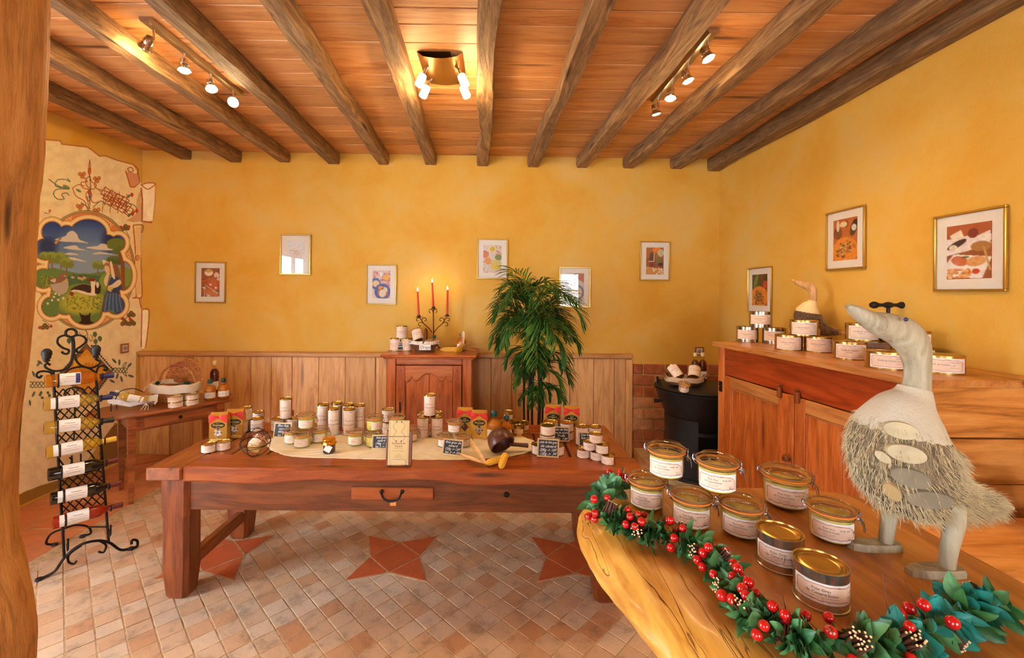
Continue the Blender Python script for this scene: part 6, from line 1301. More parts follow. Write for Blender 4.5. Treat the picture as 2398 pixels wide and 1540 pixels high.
# ================================================================ WOODEN GEESE
m_gw = wood('whitewashed_wood', C(118, 104, 80), C(152, 138, 110), C(172, 160, 134), 'z', 2.2, .6, .5, False, .15, rvar=.04); m_gc = mat('cream_plaster_collar', C(188, 176, 152), .8, bump=.18, bscale=200); m_bark = mat('grey_bark', C(118, 102, 78), .9, var=.4, vscale=40, bump=.9, bscale=70); m_straw = mat('straw_fibre', C(184, 164, 124), .8, var=.3, vscale=60); m_disc = mat('cut_wood_slice', C(178, 162, 126), .7, var=.15, vscale=30)
m_gw2 = wood('tan_wood', C(150, 96, 50), C(200, 148, 92), C(220, 176, 120), 'z', 2.2, .6, .5, False, .15); m_bark2 = mat('brown_bark', C(98, 70, 48), .9, var=.4, vscale=40, bump=.9, bscale=70); m_straw2 = mat('brown_fibre', C(142, 112, 80), .8, var=.3)
def goose(label, loc, rz, S, wood_m, bark, straw, detail=True, nstraw=10000):
    """local x = px to the right, z = up; numbers are in units of 0.851 mm around (0, feet)"""
    u = .000851 * S; t = thing('wooden_goose', label, 'goose figure', loc, rz)
    g = lambda px, py: Vector(((px - 2150) * u, 0, (1318 - py) * u))
    def tube_el(secs, n=20, b_ratio=.8):
        C0 = [g(s[0], s[1]) for s in secs]; pts = spl([(*c, s[2], s[3] if len(s) > 3 else b_ratio) for c, s in zip(C0, secs)] if False else [(c.x, c.z, s[2]) for c, s in zip(C0, secs)], 5)
        rb = np.interp(np.linspace(0, 1, len(pts)), np.linspace(0, 1, len(secs)), [s[3] if len(s) > 3 else b_ratio for s in secs]); rings = []; fr = []
        for i, p in enumerate(pts):
            q0, q1 = pts[max(i - 1, 0)], pts[min(i + 1, len(pts) - 1)]; tn = Vector((q1.x - q0.x, 0, q1.y - q0.y)).normalized(); nr = Vector((-tn.z, 0, tn.x)); c = Vector((p.x, 0, p.y)); a = max(.0005, p.z * u); bb = a * rb[i]
            rings.append([c + nr * (a * math.cos(k)) + Vector((0, bb * math.sin(k), 0)) for k in np.linspace(0, 2 * PI, n + 1)[:-1]]); fr.append((c, nr, tn, a, bb))
        return rings, fr
    k_ = .8   # profile half-widths seen obliquely are wider than the carving itself
    rings, _ = tube_el([(1982, 714, 5, 1.6), (1998, 724, 12, 1.6), (2030, 744, 20, 1.3), (2062, 758, 30, 1.0), (2092, 768, 34, .85), (2120, 784, 38, .8), (2141, 816, 34, .8), (2149, 860, 27, .85), (2146, 905, 29, .85), (2140, 925, 33, .85)]); MB().loft(rings).build('head_and_neck', wood_m, t, angle=60)
    rings, _ = tube_el([(2143, 908, 33, .86), (2137, 930, 44, .86), (2122, 962, 70, .85), (2110, 998, 92, .84), (2106, 1016, 97, .82)]); MB().loft(rings).build('collar', m_gc if detail else mat('pale_collar', C(238, 206, 150), .8), t, angle=60)
    rings, fr = tube_el([(2113, 985, 80, .84), (2105, 1020, 99, .82), (2108, 1062, 105, .8), (2130, 1110, 106, .8), (2170, 1146, 84, .8), (2220, 1166, 58, .8), (2280, 1178, 36, .8), (2330, 1186, 20, .7)], 26); bo = MB().loft(rings); bo.build('body', bark, t, angle=60)
    tr, _ = tube_el([(2250, 1176, 26, .9), (2320, 1184, 20, .8), (2355, 1188, 12, .7), (2380, 1192, 3, .7)]); MB().loft(tr).build('tail', wood_m, t, angle=60)
    r = random.Random(5); b = MB()
    for i in range(nstraw):
        f = r.randrange(len(fr)); c, nr, tn, a, bb = fr[f]; k = r.uniform(0, 2 * PI); o = nr * math.cos(k) + Vector((0, math.sin(k), 0)); p = c + nr * (a * math.cos(k) * .98) + Vector((0, bb * math.sin(k) * .98, 0))
        if f > len(fr) * .45 and o.z < -.75: continue
        if math.sin(k) < -.2 and abs(math.cos(k)) < .45 and f < len(fr) * .62 and r.random() < .55: continue
        d = (tn * r.uniform(.3, 1.0) + o * r.uniform(.15, .9 if r.random() < .12 else .35) + Vector((r.uniform(-.3, .3), r.uniform(-.3, .3), r.uniform(-.35, .15)))).normalized(); L_s = r.uniform(12, 34) * u; w = r.uniform(.5, 1.05) * u
        m_ = p + d * L_s * .5 + o * L_s * .06; e = p + d * L_s + Vector((0, 0, -L_s * r.uniform(0, .3))); sd = d.cross(o).normalized() * w
        b.add([p - sd, p + sd, m_ + sd * .9, m_ - sd * .9, e, p + o * w, m_ + o * w], [(0, 1, 2, 3), (3, 2, 4), (1, 5, 6, 2), (5, 0, 3, 6), (2, 6, 4), (6, 3, 4)])
    so = b.build('straw_coat', straw, t, angle=0); so['kind'] = 'stuff'
    if detail:
        WM = Matrix.Translation(loc) @ Matrix.Rotation(rz, 4, 'Z'); surf = []
        for (c, nr, tn, a, bb) in fr:
            for k in np.linspace(0, 2 * PI, 49)[:-1]:
                q = WM @ (c + nr * (a * math.cos(k)) + Vector((0, bb * math.sin(k), 0))); o = (WM.to_3x3() @ (nr * (math.cos(k) / a) + Vector((0, math.sin(k) / bb, 0)))).normalized()
                if o.dot((Vector((0, 0, CH)) - q).normalized()) > .25: surf.append((proj(q), q, o, tn))
        def disc(px, py, rx, rz_, tilt, m):
            _, q, o, tn = min(surf, key=lambda e: (e[0][0] - px) ** 2 + (e[0][1] - py) ** 2); o = (WM.inverted().to_3x3() @ o).normalized(); q = WM.inverted() @ q
            x_ = Vector((1, 0, 0)) - o * o.x; x_ = (x_.normalized() * math.cos(tilt) + o.cross(x_.normalized()) * math.sin(tilt)); M = Matrix((x_, o.cross(x_), o)).transposed().to_4x4()
            MB().lathe([(0, .007), (1, .007), (1.05, .004), (1.05, -.012)], 22, rx * u, rz_ * u).xf(Matrix.Translation(q) @ M).build('wood_slice', m, t)
        gd = mat('grey_wood_slice', C(124, 112, 90), .8, var=.15, vscale=30)
        disc(2115, 1010, 30, 18, -.2, m_disc); disc(2117, 1066, 34, 19, -.15, m_disc); disc(2125, 1121, 36, 20, -.2, gd); disc(2074, 1072, 16, 10, -.6, m_disc); disc(2170, 1172, 42, 20, .05, gd); disc(2092, 1140, 22, 14, -.8, mat('tan_wood_slice', C(170, 140, 92), .8))
        MB().sphere(Vector((g(2087, 744).x, -.0305 * S, g(2087, 744).z)), .0038, 10, 7).build('eye', mat('glass_eye', C(40, 44, 84), .1), t)
    def limb(x, y, z1):
        p = spl([(x + 10 * u, y, z1), (x + 14 * u, y, z1 * .72), (x + 2 * u, y, z1 * .3), (x - 2 * u, y, 14 * u)], 5); n = len(p)
        MB().tube(p, [u * float(np.interp(i / (n - 1), [0, .12, .3, .6, 1], [17, 21, 20, 16, 14.5])) for i in range(n)], 14).build('leg', wood_m, t, angle=60)
        f = [(-90, -14), (-70, -24), (-20, -27), (25, -22), (34, 0), (25, 22), (-20, 25), (-75, 20), (-92, 8)]; ft = MB(); ft.loft([[(x + a * u, y + c * u * .8, z) for a, c in f] for z in (0, 12 * u)] + [[(x + a * u * .94, y + c * u * .7, 17 * u) for a, c in f]]); ft.build('foot', wood_m, t)
    limb(22 * u, -.042 * S, 165 * u); limb(-28 * u, .042 * S, 165 * u)
    return t
gp = (at_z(2095, 1283, CZ) + at_z(2180, 1345, CZ)) / 2
goose('large whitewashed wooden goose with straw body on the slab counter', (gp.x + .01, gp.y, CZ + .0005), 0.0, 1.0, m_gw, m_bark, m_straw)
pg = at_y(1905, 800, 2.93); goose('small brown wooden goose behind the tins on the sideboard', (pg.x - .0, 2.93, SZ + .0005), -.75, .88, m_gw2, m_bark2, m_straw2, False, 1400)
# ================================================================ CABINET TOP
G5 = 'tins on the cabinet'
def cput(P, label, x0, x1, yb, z=cz, rz=0, g_=G5): p = base_at((x0 + x1) / 2, yb, z + .0005, P.r); return P.place(label, p, rz, g_)
b1 = cput(K_bean, 'bean tin, lower left on the cabinet', 913, 939, 822); b2_ = cput(K_bean, 'bean tin, lower right on the cabinet', 939, 966, 822); K_bean.place('bean tin on top of the two on the cabinet', (b1.location + b2_.location) / 2 + Vector((.005, .01, .1185)), .1, G5)
p = at_z(938, 822, cz); chalkboard('chalkboard Haricot Couenne 6 euro on the cabinet', ['Haricot', 'Couenne', ('6\u20ac', .03)], (p.x, p.y + .004, cz + .006), .118, .082, 0, -.12, glassfeet=True)
m_wick = mat('wicker', C(122, 78, 50), .7, var=.35, vscale=40, bump=.3, bscale=120); m_wick2 = mat('honey_wicker', C(186, 122, 66), .65, var=.3, vscale=50, bump=.2); m_cl1 = mat('white_lining_cloth', C(226, 214, 196), .9, var=.06)
def basket_body(rows, n=40, amp=.05, rad=.0042):
    """woven rings: list of (rx, ry, z); strands weave in and out"""
    b = MB()
    for j, (rx, ry, z) in enumerate(rows):
        pts = [((rx + rx * amp * .5 * math.cos(PI * i + PI * j)) * math.cos(2 * PI * i / n), (ry + ry * amp * .5 * math.cos(PI * i + PI * j)) * math.sin(2 * PI * i / n), z) for i in range(n)]
        b.tube(pts, rad, 5, True)
    rx, ry, z = rows[0]; b.lathe([(0, z), (1, z)], n, rx, ry)
    rx2, ry2, z2 = rows[-1]; b.loft([[(r[0] * .97 * math.cos(2 * PI * i / n), r[1] * .97 * math.sin(2 * PI * i / n), r[2]) for i in range(n)] for r in rows], cap=False)
    return b
def cloth_rim(rx, ry, z, drop, n=48, rad=.01):
    b = MB(); b.loft([[((rx + o) * (1 + .012 * math.sin(i * 1.7)) * math.cos(2 * PI * i / n), (ry + o) * (1 + .012 * math.sin(i * 1.7)) * math.sin(2 * PI * i / n), z + dz + .003 * math.sin(i * .9)) for i in range(n)] for o, dz in ((-.02, -.03), (-.012, .004), (-.002, .01), (.008, .004), (.013, -drop * .5), (.012, -drop))], cap=False); return b
p = at_z(1014, 806, cz); bx, by = p.x, 4.15; t = thing('wicker_basket', 'small brown wicker basket with cloth rim and name plate on the cabinet', 'basket', (bx, by, cz + .0005))
basket_body([(.085 + .055 * k / 7, .055 + .03 * k / 7, .004 + .085 * k / 7) for k in range(8)], 36, .05, .0065).build('woven_body', m_wick, t); cloth_rim(.134, .082, .095, .022).build('cloth_rim', m_cl1, t)
b = MB(); b.tube([(.0, -.09 , .07), (.01, -.09, .15), (.012, -.05, .2), (.01, .0, .215), (.012, .05, .2), (.01, .088, .14), (0, .088, .07)], .008, 7); b.build('handle', m_wick, t)
sg = MB().box((.02, -.096, .05), (.108, .004, .05), .001).build('name_plate', m_paper, t); b = MB(); vs, fs = text2d('Orays', .042, .3); b.add([(x + .02, -.0985, .05 + y) for x, y in vs], fs); b.build('name_plate_lettering', m_inkd, sg, angle=0)
b = MB(); [b.tube([(0, -.095, .078), (s * .03, -.1, .085), (s * .06, -.098, .076)], [.004, .007, .003], 6) for s in (-1, 1)]; b.build('ribbon', m_cl1, t)
K_bean.place('bean tin lying tilted in the small wicker basket', (bx - .045, by - .035, cz + .1), rot=(-.55, -.3, .1), group=G5); B_flask_s.place('green capped bottle standing in the small wicker basket', (bx + .09, by + .02, cz + .016), 0, 'amber bottles')
pbt = at_y(1081, 805, 4.22); B_flask_b.place('clear bottle with green cap behind the corn husks on the cabinet', (pbt.x, 4.22, cz + .0005), 0, 'amber bottles')
zc_ = cz + .021; A1, A2_ = at_z(1082, 818, zc_), at_z(1030, 818, zc_); A3, A4 = at_z(1084, 808, zc_ + .04), at_z(1066, 824, zc_)
hk = lambda a, dx, dz, dy=0: [a, a + Vector((dx * .5, dy * .5, dz * .7 + .01)), a + Vector((dx, dy, dz))]
cob('long corn cob lying across the cabinet top', A1, A2_, .021, [hk(A1, .12, .02), hk(A1, .15, -.01, -.03), hk(A1, .14, .05, .03), hk(A1, .1, .0, -.05)]); cob('short corn cob leaning over the long one on the cabinet', A3, A4, .021, [hk(A3, .12, .015, .02), hk(A3, -.03, .12, .02), hk(A3, .0, .13, .03)])
# candelabrum
yc_ = 4.31; cq = lambda x, y: at_y(x, y, yc_); o_ = cq(1014, 800); o_.z = cz; t = thing('candelabrum', 'wrought iron three-arm candelabrum with red candles on the cabinet', 'candelabrum', o_); rel = lambda x, y, dy=0: cq(x, y) - o_ + Vector((0, dy, 0))
m_rust = mat('rusty_iron', C(74, 40, 28), .5, .5)
MB().tube([rel(1016, 797), rel(1015, 760), rel(1014.5, 724)], .005, 8).build('stem', m_rust, t)
for a in (0, 2.1, 4.2): MB().tube([(0, 0, .05), (.04 * math.cos(a), .04 * math.sin(a), .04), (.075 * math.cos(a), .075 * math.sin(a), .004)], .005, 6).build('foot', m_rust, t)
def curve_px(*pp): return [rel(x, y) for x, y in pp]
for s in (-1, 1):
    mx_ = lambda pts: [(1014 + s * (x - 1014), y) for x, y in pts]
    b = MB(); b.tube(spl(curve_px(*mx_([(1016, 778), (1025, 767), (1036, 757), (1043, 746), (1047, 743)])), 4), .0045, 6); b.tube(spl(curve_px(*mx_([(1036, 757), (1043, 754), (1048, 758), (1046, 763), (1042, 762)])), 4), .0035, 6); b.tube(spl(curve_px(*mx_([(1040, 750), (1037, 744), (1031, 745), (1030, 750), (1034, 751)])), 4), .0035, 6); b.tube(spl(curve_px(*mx_([(1047, 744), (1052, 746), (1052, 751), (1048, 750)])), 4), .0035, 6); b.build('arm', m_rust, t)
b = MB()
for s in (-1, 1): b.tube(spl([rel(1014 + s * x, y) for x, y in [(0, 730), (4, 724), (8, 725), (9, 730), (6, 732)]], 4), .0035, 6)
b.build('top_scroll', m_rust, t)
m_flame = mat('candle_flame', C(255, 220, 150), .5, emit=((1, .75, .3, 1), 30)); m_cand = mat('red_wax', C(206, 40, 26), .4)
for (xb_, yb_, xt_, yt_) in ((981, 742, 978, 684), (1015, 722, 1012, 663), (1047, 740, 1048, 680)):
    pb_, pt_ = cq(xb_, yb_), cq(xt_, yt_); MB().lathe([(0, -.006), (.028, -.002), (.033, .002), (.03, .002), (.016, 0), (.016, .02), (.012, .02), (0, .018)], 18).xf(Matrix.Translation(pb_ - o_)).build('candle_cup', m_rust, t)
    tc_ = thing('candle', 'lit red taper candle, %s of the three on the candelabrum' % {981: 'left', 1015: 'tallest centre', 1047: 'right'}[xb_], 'candle', pb_ + Vector((0, 0, .004)), group='red candles'); v = pt_ - pb_
    MB().tube([(0, 0, 0), tuple(v * .5), tuple(v)], [.011, .0095, .008], 12).build('wax', m_cand, tc_); MB().tube([tuple(v), tuple(v + Vector((0, 0, .012)))], .001, 5).build('wick', m_blk, tc_); MB().lathe([(0, 0), (.005, .006), (.0065, .014), (.004, .026), (0, .04)], 10, c=tuple(v + Vector((0, 0, .004)))).build('flame', m_flame, tc_)
    point('candle_light', v + Vector((0, 0, .03)), .9, (1, .6, .25), .015, tc_)
# ================================================================ LEFT SIDE TABLE
def tput(P, label, x0, x1, yb, z=sz, rz=0, g_='bottles and tins on the side table'): p = base_at((x0 + x1) / 2, yb, z + .0005, P.r); return P.place(label, p, rz, g_)
a1 = tput(K_pair, 'bottom tin of the left pair before the picnic basket', 395, 427, 956, rz=.6); K_pair.place('top tin of the left pair before the picnic basket', a1.location + Vector((0, 0, .0445)), .55, 'bottles and tins on the side table')
a2 = tput(K_pair, 'bottom tin of the right pair before the picnic basket', 434, 464, 950, rz=.6); K_pair.place('top tin of the right pair before the picnic basket', a2.location + Vector((0, 0, .0445)), .7, 'bottles and tins on the side table')
tput(B_flask_b, 'amber flask bottle on the side table, left of two', 479, 505, 938, rz=.5); tput(B_flask_b, 'amber flask bottle on the side table, right of two', 510, 536, 934, rz=.6); tput(B_tall, 'tall dark red bottle behind the two amber flasks', 491, 513, 921, rz=.5)
p = base_at(413, 946, sz, .13); t = thing('picnic_basket', 'wicker picnic basket with raised lid and white lining on the side table', 'basket', (p.x - .01, p.y, sz + .0005), -.25)
basket_body([(.15 + .055 * math.sin(k / 13 * 1.5), .105 + .04 * math.sin(k / 13 * 1.5), .006 + .135 * k / 13) for k in range(14)], 48, .04, .006).build('woven_body', m_wick2, t); cloth_rim(.21, .145, .15, .06, 56).build('lining', m_cl1, t)
b = MB(); M = Matrix.Translation((-.03, .1, .14)) @ Matrix.Rotation(1.32, 4, 'X')
for k in range(1, 15): b.tube([M @ Vector((.205 * k / 14 * math.cos(a), .2 * k / 14 * math.sin(a) * 1.0, .004 * math.cos(i * PI + k * PI))) for i, a in enumerate(np.linspace(0, PI, 33))], .0072, 5)
for k in range(11): a = PI * k / 10; b.tube([M @ Vector((0, 0, 0)), M @ Vector((.205 * math.cos(a), .2 * math.sin(a), 0))], .004, 5)
b.build('lid', m_wick2, t); b = MB(); hpts = [(.2 * math.cos(a), .02, .14 + .165 * math.sin(a)) for a in np.linspace(0, PI, 25)]; b.tube(hpts, .0085, 8); b.build('handle', m_wick2, t); b = MB(); b.tube(hpts[9:16], .0105, 8); b.build('handle_wrap', mat('red_handle_wrap', C(150, 80, 66), .6), t)
b = MB(); [b.tube([(-.205, -.06, .13), (-.225, -.07 + s * .02, .115), (-.215, -.075 + s * .035, .085)], [.004, .006, .003], 6) for s in (-1, 1)]; b.build('lining_bow', m_cl1, t)
wm = t.matrix_basis
for k, (x, y, rot_) in enumerate(((-.09, -.03, (.5, -.4, 0)), (.03, .0, (.9, .2, .2)), (.09, .03, (.6, .3, 0)), (.13, -.04, (.4, .3, 0)))):
    v = Matrix.Translation(t.location) @ Matrix.Rotation(-.25, 4, 'Z') @ Vector((x, y + .03, .06)); B_flask_s.place('amber flask with green cap in the picnic basket, %s' % ['leftmost one', 'second from left', 'third from left', 'rightmost one'][k], v, rot=rot_, group='flasks in the picnic basket')
# wrought tray with a bottle wrapped in cloth
p = base_at(312, 963, sz, .08); t = thing('bottle_cradle', 'iron bottle cradle with a white striped napkin on the side table', 'bottle cradle', (p.x, p.y, sz + .0005), .35)
b = MB(); b.loft([[(x, -.06 + .0, .03 + .05 * abs(x) / .17) for x in np.linspace(-.17, .17, 15)], [(x, -.075, .075 + .06 * max(0, -x) / .17 + .004 * math.sin(x * 60)) for x in np.linspace(-.17, .17, 15)]], close=False, cap=False); b.loft([[(x, -.06, .03 + .05 * abs(x) / .17) for x in np.linspace(-.17, .17, 15)], [(x, 0, .022 + .06 * max(0, -x) / .17) for x in np.linspace(-.17, .17, 15)], [(x, .06, .04 + .06 * max(0, -x) / .17) for x in np.linspace(-.17, .17, 15)], [(x, .085, .1 + .08 * max(0, -x) / .17 + .005 * math.sin(x * 50)) for x in np.linspace(-.17, .17, 15)]], close=False, cap=False); b.build('napkin', mat('striped_napkin', C(236, 238, 240), .85, var=.08, vscale=40), t, angle=70)
b = MB(); b.tube([(-.15, -.05, .0), (-.15, -.05, .07), (-.15, .06, .07), (-.15, .06, 0)], .004, 6); b.build('rear_stand', m_iron, t); b = MB(); b.tube([(.14, -.05, .0), (.15, -.06, .04), (.14, .0, .06), (.15, .06, .04), (.14, .05, .0)], .004, 6); b.build('front_stand', m_iron, t); b = MB(); b.tube(spl([(-.14, 0, .09), (-.1, 0, .17), (0, 0, .19), (.08, 0, .15)], 5), .004, 6); b.build('carry_handle', m_iron, t); b = MB(); [b.tube([(.12, -.07, .06), (.13 + s * .02, -.09, .03), (.12 + s * .03, -.1, .004)], .003, 5) for s in (-1, 0, 1)]; b.build('cord', m_cl1, t)
# ---- wine bottles
def wine_proto(name, gl, liq, capm, lab):
    p = Proto('wine_bottle', 'bottle'); pr = [(0, .006), (.028, .001), (.0355, .003), (.037, .01), (.037, .178), (.034, .2), (.022, .222), (.0155, .235), (.0145, .26), (.0145, .296), (0, .297)]
    p.part('glass', MB().lathe(pr, 24).mesh('wine_glass', gl))
    if liq: p.part('wine', MB().lathe([(0, .009), (.034, .008), (.035, .012), (.035, .176), (.032, .198), (.019, .221), (.0125, .235), (.012, .25), (0, .25)], 22).mesh('wine', liq))
    p.part('capsule', MB().lathe([(.0148, .235), (.0158, .237), (.0155, .262), (.0165, .288), (.0165, .299), (.013, .301), (0, .301)], 16).mesh('capsule', capm)); p.part('label', lab.mesh('wine_label', LM + [mat('blue_label', C(36, 44, 110), .6)], 0)); p.r = .037; return p
m_dkg = mat('dark_green_bottle', C(16, 14, 12), .08, spec=.8)
def wl(kind):
    b = label_mb(.0372, .06, .15, 1.2, [], 3, False); R = .0374
    # lettering runs along the bottle's length
    def tx(s, size, u, z0, m=3):
        vs, fs = text2d(s, size); b.m = m; b.add([((R + .0008) * math.cos(-PI / 2 + (y + u) / R * -1), (R + .0008) * math.sin(-PI / 2 + (y + u) / R * -1), z0 + x) for x, y in vs], fs)
    tx('Chateau', .013, .012, .105); tx('APPELLATION CONTROLEE', .0055, -.002, .105); tx('Cuvee du Domaine', .007, -.014, .105)
    if kind == 1: b.m = 5; b.loft([[((R + .0009) * math.cos(a), (R + .0009) * math.sin(a), z) for a in np.linspace(-PI / 2 - .8, -PI / 2 + .8, 12)] for z in (.128, .147)], close=False, cap=False)
    if kind == 2: b.m = 0; b.loft([[((R + .0003) * math.cos(a), (R + .0003) * math.sin(a), z) for a in np.linspace(-PI / 2 - 1, -PI / 2 + 1, 12)] for z in (.03, .05)], close=False, cap=False)
    return b
lg = lambda n, c, t_: liquid(n, C(*c), t_)
cpb, cpn, cpy, cpr = mat('blue_capsule', C(26, 30, 92), .3), mat('black_capsule', C(24, 22, 24), .3), mat('gold_capsule', C(232, 190, 70), .3), mat('dark_red_capsule', C(96, 20, 20), .3)
W = [wine_proto('w', m_cl, lg('golden_wine', (222, 150, 44), .78), cpb, wl(1)), wine_proto('w', m_cl, lg('pale_wine', (224, 196, 110), .8), cpb, wl(2)), wine_proto('w', m_cl, lg('straw_wine', (226, 196, 96), .78), cpn, wl(0)), wine_proto('w', m_cl, lg('yellow_wine', (234, 198, 76), .78), cpy, wl(2)), wine_proto('w', m_dkg, None, cpr, wl(0)), wine_proto('w', m_dkg, None, cpr, wl(2)), wine_proto('w', m_cl, lg('rose_wine', (190, 52, 30), .55), cpr, wl(2))]
t.scale = (.86,) * 3; vv = Matrix.Translation(t.location) @ Matrix.Rotation(.35, 4, 'Z') @ Vector((.1, -.005, .056)); wb = W[1].place('pale wine bottle with blue cap resting in the iron cradle', vv, rot=(0, -1.25, .35), group='wine bottles'); wb.scale = (.88,) * 3
# ================================================================ WINE RACK
rc, rd = Vector((-2.45, 2.645)), Vector((.67, .742)).normalized(); rn = Vector((rd.y, -rd.x))
rack = thing('wine_rack', 'black wrought iron wine rack standing before the mural', 'wine rack', (rc.x, rc.y, 0), math.atan2(rd.y, rd.x))
def rk(px, py, off=0.0):
    d = ray(px, py); n2 = d[0] * rn.x + rn.y; t_ = (rc.dot(rn) + off) / n2; p = Vector((d[0] * t_, t_)); return Vector(((p - rc).dot(rd), -off, max(.009, CH + d[2] * t_)))
kk = lambda x, y, off=0.0: rk(50 + x / 2.332, 740 + y / 2.332, off)
K = lambda *pp: [kk(*q) for q in pp]
def bar(name, pts, r=.0055, s=5): return MB().tube(spl(pts, s) if s else pts, r, 7).build(name, m_iron, rack)
bar('post', K((173, 300), (200, 760), (235, 1320)), .007, 4); bar('post', K((405, 300), (440, 760), (477, 1232)), .007, 4)
bar('top_ring', [kk(271 + 30 * math.cos(a), 92 + 22 * math.sin(a)) for a in np.linspace(0, 2 * PI, 17)], .007, 0)
bar('scroll', K((268, 112), (235, 105), (203, 118), (197, 145), (225, 172), (258, 185), (252, 205), (228, 202), (222, 192)), .006); bar('scroll', K((278, 112), (310, 104), (345, 115), (352, 140), (325, 165), (302, 180), (305, 195), (328, 197), (332, 188)), .006)
bar('lyre_bar', K((268, 112), (280, 150), (278, 220), (255, 280), (190, 300), (140, 285), (128, 268), (145, 258), (158, 268)), .006); bar('lyre_bar', K((282, 114), (288, 150), (290, 215), (320, 265), (380, 282), (425, 262), (428, 245), (410, 240)), .006)
bar('shoulder_scroll', K((172, 330), (160, 308), (120, 300), (90, 308), (82, 325), (100, 336), (112, 322)), .006); bar('shoulder_scroll', K((405, 320), (420, 280), (445, 270), (468, 282), (462, 296), (448, 290)), .006); bar('arch', K((230, 320), (260, 292), (320, 276), (370, 285), (400, 305)), .006); bar('lattice_arch', K((232, 430), (250, 400), (295, 390), (335, 398), (352, 430)), .005)
for (x, y0, y1) in ((138, 262, 175), (407, 240, 155)):
    a, b2 = kk(x, y0), kk(x, y1); h = b2.z - a.z; MB().lathe([(0, 0), (.006, 0), (.008, .15 * h), (.016, .2 * h), (.012, .3 * h), (.019, .36 * h), (.02, .5 * h), (.024, .6 * h), (.023, .8 * h), (.013, .95 * h), (0, h)], 12, c=tuple(a)).build('finial', m_dark, rack)
def pl_(y): return np.interp(y, [300, 760, 1320], [173, 200, 235]), np.interp(y, [300, 760, 1232], [405, 440, 477])
for (ya, yb2) in ((400, 745), (835, 1080)):
    n = int((yb2 - ya) / 48)
    for sgn_ in (-1, 1):
        for k in range(-5, n + 1):
            # diagonal across the width, clipped to the band
            pts = []
            for u_ in np.linspace(0, 1, 25):
                yy = ya + k * 48 + u_ * 245
                if ya <= yy <= yb2:
                    l, r_ = pl_(yy); ux = u_ if sgn_ > 0 else 1 - u_; pts.append(kk(l + (r_ - l) * ux, yy - 24 * ux))
            if len(pts) > 3: MB().tube([pts[0], pts[-1]], .0035, 5).build('lattice_bar', m_iron, rack)
bar('middle_bar', K((290, 400), (292, 560), (286, 690)), .004, 0); bar('inner_scroll', K((205, 780), (250, 830), (275, 790), (262, 770)), .004); bar('inner_scroll', K((440, 760), (420, 800), (375, 745), (360, 735), (385, 728)), .004); bar('middle_bar', K((275, 760), (280, 840)), .004, 0); bar('middle_bar', K((325, 750), (325, 840)), .004, 0)
bar('front_foot', K((92, 1475), (130, 1462), (185, 1390), (235, 1320), (320, 1250), (410, 1226), (480, 1236), (540, 1275), (598, 1286), (632, 1262), (632, 1226), (606, 1222), (602, 1244)), .0075); bar('foot_scroll', K((330, 1250), (262, 1300), (258, 1340), (285, 1352), (302, 1335)), .006); bar('foot_scroll', K((430, 1228), (462, 1250), (450, 1288), (420, 1285)), .006)
bo = lambda x, y: rk(50 + x / 2.332, 740 + y / 2.332, -.42)
bar('rear_foot', [bo(180, 1270), bo(136, 1240), bo(160, 1190), bo(230, 1160), bo(300, 1140), bo(365, 1150), bo(378, 1185), bo(335, 1212)], .0065); bar('rear_brace', [kk(229, 1200), bo(230, 1160)], .006, 0); bar('rear_brace', [kk(466, 1150), bo(365, 1150)], .006, 0)
for (x, y, off) in ((96, 1478, 0), (600, 1292, 0), (182, 1274, -.42), (335, 1216, -.42)):
    v = rk(50 + x / 2.332, 740 + y / 2.332, off); MB().lathe([(0, -v.z), (.016, -v.z), (.018, -v.z + .006), (.016, .004), (0, .006)], 12, c=tuple(v)).build('foot_pad', m_dark, rack)
names = ['golden wine bottle with blue capsule, topmost in the rack', 'pale wine bottle with blue capsule, second from top in the rack', 'straw coloured wine bottle with black capsule, third in the rack', 'yellow wine bottle with gold capsule, fourth in the rack', 'dark red wine bottle with broad tan label, fifth in the rack', 'dark red wine bottle with a round seal, sixth in the rack', 'rose wine bottle lying lowest in the rack']
bp_ = [((103, 893), (267, 878)), ((100, 948), (264, 928)), ((101, 1003), (267, 982)), ((106, 1060), (273, 1026)), ((110, 1112), (277, 1076)), ((116, 1168), (284, 1130)), ((120, 1225), (288, 1180))]
RM = Matrix.Translation((rc.x, rc.y, 0)) @ Matrix.Rotation(math.atan2(rd.y, rd.x), 4, 'Z')
for k, ((x0, y0), (x1, y1)) in enumerate(bp_):
    a, b2 = RM @ rk(x0, y0, .052), RM @ rk(x1, y1, .052); d = (b2 - a); s_ = d.length / .301; q = d.to_track_quat('Z', 'Y')
    # roll the bottle so its label faces the room
    face = q @ Vector((0, -1, 0)); want = Vector((rn.x, rn.y, .25)).normalized(); z_ = d.normalized(); f1 = (face - z_ * face.dot(z_)).normalized(); w1 = (want - z_ * want.dot(z_)).normalized(); ang_ = math.atan2(f1.cross(w1).dot(z_), f1.dot(w1))
    e = (q.to_matrix().to_4x4() @ Matrix.Rotation(ang_, 4, 'Z')).to_euler(); o = W[k].place(names[k], a, rot=e, group='wine bottles'); o.scale = (1, 1, s_)
    for fx in (.2, .83):
        c = rk(x0 + (x1 - x0) * fx, y0 + (y1 - y0) * fx, .052); R_h = .041 if fx < .5 else .021
        MB().tube([(c.x, 0, c.z - R_h * .6), (c.x, -.02, c.z - R_h)] + [(c.x, -.052 + R_h * math.cos(a_), c.z + R_h * math.sin(a_)) for a_ in np.linspace(-PI / 2, -PI, 7)] + [(c.x, -.052 - R_h, c.z + R_h * .7), (c.x, -.058 - R_h, c.z + R_h * 1.0)], .004, 6).build('bottle_hook', m_iron, rack)
